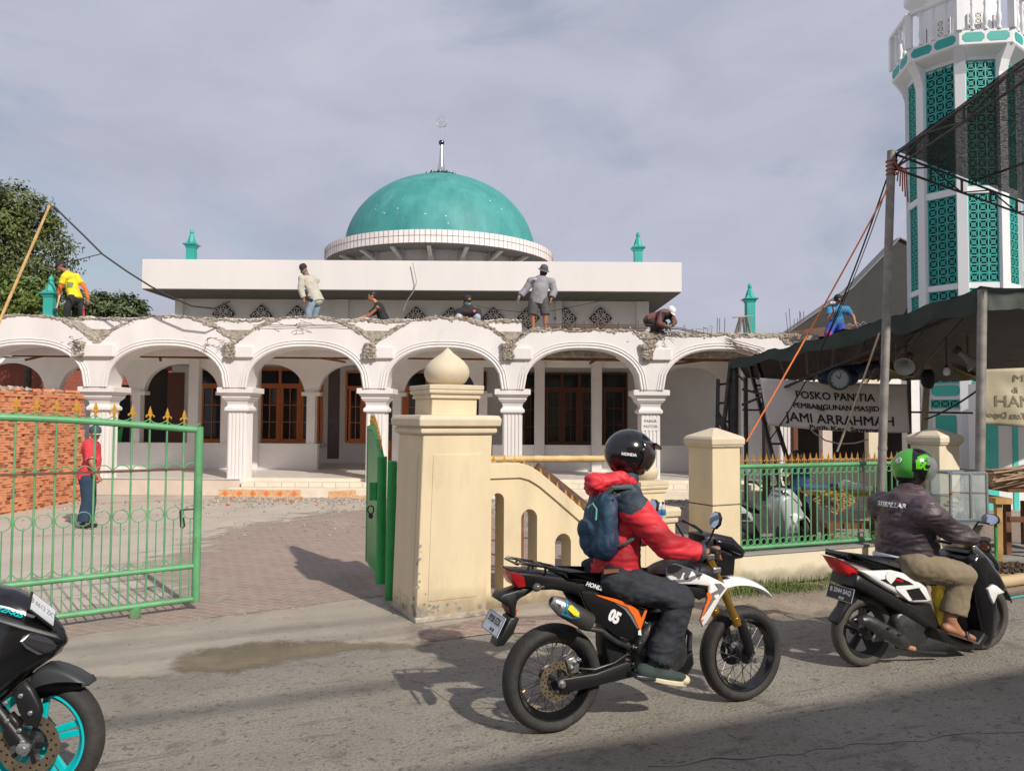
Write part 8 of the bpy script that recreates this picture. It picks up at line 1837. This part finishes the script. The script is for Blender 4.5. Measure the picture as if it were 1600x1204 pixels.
# person behind the fence
J = JJ(11.0, hd=(1246, 717), nk=(1243, 730), sR=(1232, 737, 0), sL=(1255, 738, .0), pv=(1244, 785, .1), eR=(1230, 755, -.05), wR=(1236, 722, -.15), fR=(1236, 712, -.16), eL=(1259, 760, 0), wL=(1256, 785, -.1), fL=(1256, 795, -.12), hR=(1237, 790, .1), hL=(1252, 790, .1), kR=(1233, 800, -.28), kL=(1256, 800, -.28), aR=(1233, 838, -.2), aL=(1255, 838, -.2), tR=(1233, 846, -.35), tL=(1255, 846, -.35))
person('person in a dark blue shirt seated behind the parked silver scooter', J, gp(1245, 850), [top(cloth('dark_blue_shirt', (.03, .07, .19)), .8, .022, .04), bottom(m_black_c), hairf, shoef(m_black_c)], m_skin, face=(.3, -.9, -.1), curl=(.5, .5), vox=.014)
st_ = thing('plastic_stool', 'dark stool under the seated person behind the fence', 'stool', (at(1245, 800, 11.1).x, 11.1, 0)); q = at(1245, 800, 11.15)
mb = MB(); mb.box((q.x-.17, 10.98, .36), (q.x+.17, 11.32, .40)); mb.build('seat', m_navy, st_, smooth=0, bevel=.01)
for sx in (-1, 1):
    for sy in (-1, 1): mb = MB(); mb.bar((q.x+sx*.16, 11.15+sy*.16, 0), (q.x+sx*.14, 11.15+sy*.14, .36), .035); mb.build('leg', m_navy, st_, smooth=0)
# ---- riders
def helmet(t, Tm, shell, visor, R_=(.128, .152, .148), full=False, paint=None, name='helmet', peak=True):
    """Tm: columns right, forward, up, origin at the head centre"""
    mb = MB(); vs = []; fs = []; nu, nv = (72, 52) if paint else (40, 28)
    def S(az, el, k=1.0):
        x = math.sin(az)*math.cos(el)*R_[0]; y = math.cos(az)*math.cos(el)*R_[1]; z = math.sin(el)*R_[2]
        if z < -.02: x *= 1-.25*min(1, (-z-.02)/.12); 
        if y < 0 and z < 0: y *= 1+.0*z
        return V((x, y-.012, z+.012))*k
    for i in range(nu+1):
        az = -math.pi+2*math.pi*i/nu; fr = abs(az)   # 0 = front
        # lower edge: neck at back, face opening at front
        if fr < rad(62): lo = rad(28) if not full else rad(22)
        elif fr < rad(80): f = (fr-rad(62))/rad(18); lo = rad(28)*(1-f)+rad(-66)*f
        elif fr < rad(125): lo = rad(-66)
        else: lo = rad(-66)+(fr-rad(125))/rad(55)*rad(22)
        for j in range(nv+1): el = lo+(math.pi/2-lo)*j/nv; vs.append(Tm @ S(az, el))
    for i in range(nu):
        for j in range(nv): q = i*(nv+1)+j; fs.append((q, q+nv+1, q+nv+2, q+1))
    mb.add(vs, fs); o = mb.build(name, [shell]+(paint[0] if paint else []), t, smooth=60)
    if paint:
        Ti = Tm.inverted()
        for p in o.data.polygons: p.material_index = paint[1](Ti @ p.center)
    s_ = o.modifiers.new('th', 'SOLIDIFY'); s_.thickness = .012; s_.offset = -1
    mb = MB(); vs = []; fs = []
    for i in range(21):
        az = rad(-78+156*i/20)
        for j in range(9): el = rad(34-74*j/8); vs.append(Tm @ S(az, el, 1.035))
    for i in range(20):
        for j in range(8): q = i*9+j; fs.append((q, q+9, q+10, q+1))
    mb.add(vs, fs); v = mb.build('visor', visor, o, smooth=60); s_ = v.modifiers.new('th', 'SOLIDIFY'); s_.thickness = .003
    for sd in (-1, 1):
        mb = MB(); mb.lathe([(.016, -.004), (.016, .006), (.010, .009)], Tm @ Matrix.Translation(S(sd*rad(80), rad(8), 1.04)) @ Matrix.Rotation(sd*rad(90), 4, 'Y'), 14); mb.build('pivot_screw', m_blk, o)
    if peak:
        mb = MB(); pts = [Tm @ V((math.sin(a)*.105, .10+math.cos(a)*.085, .085-.035*math.cos(a))) for a in [rad(-85+170*i/12) for i in range(13)]]; mb.ext(pts, Tm.to_3x3() @ V((0, 0, .008))); mb.build('peak', m_blk, o, smooth=0)
    return o
def hframe(c, f, u):
    f = nrm(f); u = V(u)-f*V(u).dot(f); u.normalize(); sd = f.cross(u); m = Matrix.Identity(4)
    for i, v in enumerate((sd, f, u)):
        for j in range(3): m[j][i] = v[j]
    m.translation = V(c); return m
W1 = mo.W; fwd = mo.T.to_3x3() @ V((1, 0, 0)); rgt = mo.T.to_3x3() @ V((0, -1, 0)); UP = V((0, 0, 1))
def MR_(p): q = mo.I @ p; q.y = -q.y; return mo.T @ q
J = dict(hd=W1(989, 716), nk=W1(972, 762), sR=W1(992, 797, .185), pv=W1(960, 893), eR=W1(1042, 851, .27), wR=W1(1098, 864, .30), fR=W1(1117, 857, .31), hR=W1(962, 905, .10), kR=W1(1064, 937, .20), aR=W1(1027, 1030, .19), tR=W1(1063, 1057, .20))
for k in ('s', 'e', 'w', 'f', 'h', 'k', 'a', 't'): J[k+'L'] = MR_(J[k+'R'])
m_rjack = cloth('red_jacket', (.66, .028, .042), rough=.6, var=.08, bs=15); m_njack = cloth('navy_yoke', (.028, .042, .058), rough=.7)
def yoke(p):
    q = mo.I @ p; a = mo.L(946, 793, .15); b = mo.L(972, 801, .15); c = mo.L(1016, 772, .2)
    if q.y > 0 and q.x < b.x+.06: return q.z > b.z
    z = a.z+(b.z-a.z)*(q.x-a.x)/(b.x-a.x) if q.x < b.x else b.z+(c.z-b.z)*(q.x-b.x)/(c.x-b.x)
    if q.z > z: return True
    g = mo.L(1003, 870, .12)
    return q.x > g.x-.03 and q.z < mo.L(1000, 838, .1).z and -.20 < q.y < .1 and q.x < g.x+.10 and q.z > g.z-.05
def jacket(t, c):
    mb = MB(); g = c['g']; c['torso'](mb, .030, .05)
    capsule(mb, J['sR'], J['eR'], .089, .078, 18); capsule(mb, J['eR'], J['wR'].lerp(J['eR'], .04), .078, .054, 18, flat1=True)
    capsule(mb, J['sL'], J['eL'], .089, .078, 18); capsule(mb, J['eL'], J['wL'].lerp(J['eL'], .04), .078, .054, 18, flat1=True)
    capsule(mb, W1(962, 868), W1(962, 894), .172, .178, 22, sq=.80, side=rgt, flat1=True)
    capsule(mb, W1(972, 765), W1(980, 748), .078, .070, 14)
    o = organic('jacket', mb, .0085, m_rjack, t, 4, .020, 7, fdir=(.6, 1, 1.9)); o.data.materials.append(m_njack)
    for p in o.data.polygons:
        if yoke(p.center): p.material_index = 1
    mb = MB(); capsule(mb, W1(935, 754, .05), W1(970, 748, .09), .055, .045, 14); capsule(mb, W1(935, 754, -.05), W1(970, 748, -.09), .055, .045, 14); capsule(mb, W1(930, 757, -.06), W1(930, 757, .06), .058, .058, 14); capsule(mb, W1(945, 762, -.05), W1(945, 762, .05), .06, .06, 14); capsule(mb, W1(968, 748, .08), W1(986, 754, .06), .042, .025, 12)
    h_ = organic('hood', mb, .008, m_rjack, o, 5, .035, 11, fdir=(.7, 1, 1.8))
    mb = MB(); mb.lathe([(.062, -.012), (.064, 0), (.062, .012)], frame(J['wR'].lerp(J['eR'], .10), (J['eR']-J['wR']).orthogonal(), (J['eR']-J['wR']).cross((J['eR']-J['wR']).orthogonal())), 20); mb.build('cuff_strap', m_njack, o)
def jeans(t, c):
    mb = MB(); capsule(mb, W1(958, 886), W1(960, 905), .155, .17, 20, sq=.8, side=rgt)
    for q in 'RL': a, b, d = J['h'+q], J['k'+q], J['a'+q]; capsule(mb, a, b, .106, .082, 18); capsule(mb, b, b+(d-b)*1.03+fwd*.01, .085, .088, 18, flat1=True, sq=.85, side=fwd)
    o = organic('jeans', mb, .009, cloth('dark_jeans', (.024, .028, .037), var=.3, sc=7), t, 2, .026, 10, fdir=(.8, 1, 1.5))
    mb = MB(); mb.ext([W1(943, 889, .175), W1(966, 888, .18), W1(966, 893, .18), W1(943, 896, .175)], rgt*.006); mb.build('belt_patch', M('brown_leather', (.22, .09, .04), .6, bump=.05), o, smooth=0)
m_cream_s = M('cream_rubber', (.62, .55, .38), .6, bump=.03); m_canvas = cloth('dark_green_canvas', (.035, .055, .050))
def sneakers(t, c):
    for q in 'RL':
        a, to = J['a'+q], J['t'+q]; fd_ = (to-a); fd_.z = 0; fd_.normalize(); sd = fd_.cross(UP)
        heel = W1(1004, 1047, .19); toe = W1(1068, 1058, .20)
        if q == 'L': heel, toe = MR_(heel), MR_(toe)
        mb = MB(); capsule(mb, heel, heel.lerp(toe, .6), .042, .045, 14, sq=1, side=sd); capsule(mb, heel.lerp(toe, .6), toe-(toe-heel)*.06, .043, .034, 14, sq=.8, side=sd); capsule(mb, a-V((0, 0, .01)), heel.lerp(toe, .25), .050, .042, 14, flat0=True); o = organic('shoe', mb, .007, m_canvas, t, 2)
        dn = V((0, 0, -.028)); pts = []
        for i in range(24):
            an = 2*math.pi*i/24; f = .5+.5*math.cos(an); w = .043*math.sin(an)*(1.05 if f > .35 else .85); pts.append(heel.lerp(toe, f*1.16-.09)+sd*w*1.05+V((0, 0, -.047)))
        mb = MB(); mb.ext(pts, V((0, 0, .027))); mb.build('sole', m_cream_s, o, smooth=40, bevel=.005)
        mb = MB(); mb.ball(toe+(toe-heel).normalized()*.0+V((0, 0, -.012)), (.040, .040, .030), 12); mb.build('toe_cap', m_cream_s, o)
        mb = MB(); 
        for k in range(3): p = heel.lerp(toe, .58+.10*k)+V((0, 0, .034-.008*k)); mb.bar(p-sd*.022, p+sd*.024, .005)
        mb.build('laces', m_cream_s, o, smooth=0)
def hel1(t, c):
    f = (fwd*.97+rgt*.12+V((0, 0, -.10))).normalized(); Tm = hframe(W1(986, 711), f, UP)
    o = helmet(t, Tm, m_blkg, M('smoke_visor', (.03, .02, .02), .08, bump=0, coat=.6), (.134, .158, .146))
    text('HONDA', .024, m_whtg, o, Tm @ frame(V((.127, -.070, .004)), (.24, 1, 0), (-.05, -.12, 1)), ex=.008, bold=.0008)
person('rider in a red and navy jacket, dark jeans and glossy black helmet', J, W1(962, 900), [jeans, jacket, sneakers, hel1], m_skin, face=fwd, curl=(1.05, 1.05), palm=((rgt*.0+V((0, 0, -1))), V((0, 0, -1))), vox=.0075, s=1.0)
# logo on the jacket yoke
jk = [o for o in bpy.data.objects if o.name.startswith('jacket')][-1]
# backpack
bpk = thing('backpack', 'small blue backpack worn on the back of the red jacket rider', 'backpack', W1(928, 820))
mb = MB(); bk_b = -fwd
def BPp(px, py, lat=0): return W1(px, py, lat)
capsule(mb, BPp(938, 785, .0), BPp(930, 835, .0), .105, .125, 20, sq=.62, side=rgt); capsule(mb, BPp(930, 835), BPp(944, 850), .12, .10, 20, sq=.62, side=rgt); capsule(mb, BPp(946, 788, .08), BPp(944, 845, .08), .085, .105, 18, sq=.8, side=rgt); capsule(mb, BPp(946, 788, -.08), BPp(944, 845, -.08), .085, .105, 18, sq=.8, side=rgt)
m_bp = cloth('navy_nylon', (.030, .042, .095), rough=.6, var=.15, sc=5); m_bpt = cloth('teal_nylon', (.018, .055, .10), rough=.6, var=.15)
o = organic('pack', mb, .009, m_bp, bpk, 3, .026, 11, fdir=(1, 1, .6)); o.data.materials.append(m_bpt); lim = mo.L(932, 815, .0).x
for p in o.data.polygons:
    q = mo.I @ p.center
    if q.x < lim-.0+.12*(q.z-mo.L(930, 820, 0).z): p.material_index = 1
mb = MB(); 
for lat in (.13, -.13): mb.tube([BPp(940, 778, lat*.6), BPp(957, 762, lat), BPp(985, 760, lat*1.05), BPp(1006, 785, lat*1.1), BPp(1006, 828, lat*1.3)], .016, 8); mb.tube([BPp(1000, 835, lat*1.45), BPp(975, 850, lat*1.5), BPp(948, 858, lat*.9)], .010, 8)
mb.build('strap', cloth('grey_green_webbing', (.07, .10, .10)), bpk)
mb = MB(); mb.tube([BPp(918, 793, .09), BPp(926, 786, .115), BPp(932, 795, .125), BPp(931, 812, .13)], .006, 6); mb.build('piping', M('mint_piping', (.10, .38, .33), .6, bump=0), bpk)
Tl = frame(BPp(963, 772.5, .205), fwd, UP); mb = MB()
for k in range(3):
    r0 = .008+.007*k; mb.tube([Tl @ V((-.018+math.cos(a)*r0, -.012+math.sin(a)*r0*1.2, 0)) for a in [math.pi/2*i/6 for i in range(7)]], .0018, 5)
for k in range(2): mb.bar(Tl @ V((.006, .004-.008*k, 0)), Tl @ V((.024, .004-.008*k, 0)), .004)
mb.build('chest_logo', m_alu, jk, smooth=0)
# scooter rider
W2 = sc1.W; fw2 = sc1.T.to_3x3() @ V((1, 0, 0)); rg2 = sc1.T.to_3x3() @ V((0, -1, 0))
def MR2(p): q = sc1.I @ p; q.y = -q.y; return sc1.T @ q
J2 = dict(hd=W2(1430, 737), nk=W2(1420, 778), sR=W2(1447, 800, .20), pv=W2(1424, 868), eR=W2(1492, 832, .29), wR=W2(1522, 842, .33), fR=W2(1536, 842, .335), hR=W2(1424, 880, .10), kR=W2(1502, 898, .19), aR=W2(1484, 968, .18), tR=W2(1519, 996, .20))
for k in ('s', 'e', 'w', 'f', 'h', 'k', 'a', 't'): J2[k+'L'] = MR2(J2[k+'R'])
m_jk2 = M('brown_black_jacket', (.070, .050, .058), .5, var=.35, sc=3, bump=.5, bs=14)
def jacket2(t, c):
    mb = MB(); c['torso'](mb, .04, .04)
    for q in 'RL': capsule(mb, J2['s'+q], J2['e'+q], .096, .080, 18); capsule(mb, J2['e'+q], J2['w'+q], .079, .050, 18, flat1=True)
    capsule(mb, W2(1412, 800), W2(1414, 850), .19, .205, 24, sq=.82, side=rg2); capsule(mb, W2(1412, 845), W2(1416, 868), .205, .215, 24, sq=.86, side=rg2, flat1=True); capsule(mb, W2(1418, 768), W2(1416, 785), .075, .11, 14)
    o = organic('jacket', mb, .009, m_jk2, t, 3, .028, 8, fdir=(.55, 1, 2.0))
    bk = -fw2; c0 = W2(1408, 787)+bk*.178; T = frame(c0, rg2, V((fw2.x*.15, fw2.y*.15, 1))); wt_ = text('CATERPILLAR', .046, m_whtg, o, T, ex=.0, bold=.0016, sx=.92)
    dg = bpy.context.evaluated_depsgraph_get(); dg.update(); oo = o.evaluated_get(dg)
    for v_ in wt_.data.vertices:
        ok, loc, nn_, ix = oo.ray_cast(v_.co+bk*.15, -bk)
        if ok: v_.co = loc+bk*.014
def pants2(t, c):
    mb = MB(); capsule(mb, W2(1420, 866), W2(1424, 880), .17, .18, 20, sq=.84, side=rg2)
    for q in 'RL': a, b, d = J2['h'+q], J2['k'+q], J2['a'+q]; capsule(mb, a, b, .125, .098, 18); capsule(mb, b, b.lerp(d, .88)+fw2*.02, .095, .108, 18, flat1=True, sq=.8, side=fw2)
    organic('trousers', mb, .010, cloth('khaki_trousers', (.22, .175, .115)), t, 3, .020, 7)
    mb = MB(); mb.wall([W2(1372, 862, .0)+rg2*(-.05), W2(1400, 868, .15)+rg2*.02], [W2(1371, 868, 0)+rg2*(-.05), W2(1398, 870, .15)+rg2*.02], rg2*.01); mb.build('shirt_hem', cloth('white_shirt', (.6, .62, .68)), t, smooth=0)
def sandals(t, c):
    for q in 'RL':
        a = J2['a'+q]; to = J2['t'+q]; fd_ = (to-a); fd_.z = 0; fd_.normalize(); sd = fd_.cross(UP); heel = a+V((0, 0, -.05))-fd_*.05; pts = []
        for i in range(20): an = 2*math.pi*i/20; f = .5+.5*math.cos(an); pts.append(heel.lerp(to+fd_*.03, f)+sd*.044*math.sin(an)+V((0, 0, -.040)))
        mb = MB(); mb.ext(pts, V((0, 0, .016))); o = mb.build('sandal', M('brown_sandal'+q, (.10, .055, .035), .7, bump=.1), t, smooth=40)
        p = heel.lerp(to, .70); mb = MB(); mb.tube([p+sd*.046+V((0, 0, -.02)), p+sd*.03+V((0, 0, .026)), p-sd*.03+V((0, 0, .026)), p-sd*.046+V((0, 0, -.02))], .014, 8, flat=.5); mb.build('strap', m_blk, o)
m_hg = M('green_helmet', (.06, .36, .035), .2, bump=0, coat=.5, var=.04); m_hg2 = M('bright_green_helmet', (.10, .50, .01), .2, bump=0, coat=.5, var=.04)
def pth(p):
    az = math.degrees(math.atan2(abs(p.x), p.y+.012)); 
    if p.z < -.055: return 1
    if az > 122 and p.z < .16: return 0
    # round emblem on each side
    dy, dz = p.y-.012, p.z-.035; r = math.hypot(dy, dz)
    if .045 < r < .082 and not (dz < -.02 and dy < .0): return 2
    if r < .034: return 2
    return 1
def hel2(t, c):
    f = (fw2*.93+rg2*.30).normalized(); Tm = hframe(W2(1430, 733), f, UP)
    o = helmet(t, Tm, m_hg, M('clear_visor', (.30, .34, .34), .06, bump=0, alpha=.35), (.136, .162, .150), paint=([m_blkg, m_hg2], pth), peak=False)
    # ring logo at the back
    u = V((.052, -.155, .070)); zz_ = V((.30, -.86, .42)).normalized(); T = Tm @ frame(u, V((.94, .34, 0)), zz_.cross(V((.94, .34, 0)))); mb = MB()
    mb.tube([T @ V((math.cos(a)*.021, math.sin(a)*.021, .004)) for a in [2*math.pi*i/20 for i in range(20)]], .0035, 6, closed=True); mb.tube([T @ V((math.cos(a)*.009, math.sin(a)*.009, .006)) for a in [rad(40)+2*math.pi*i/20*.85 for i in range(20)]], .003, 6); mb.build('ring_logo', m_whtg, o)
person('heavy set rider in a dark shiny jacket, khaki trousers and green helmet on the scooter', J2, W2(1424, 880), [pants2, jacket2, sandals, hel2, glovef(m_black_c, 'RL', 1.0)], m_skin, face=fw2, curl=(1.0, 1.0), vox=.009, s=1.08)
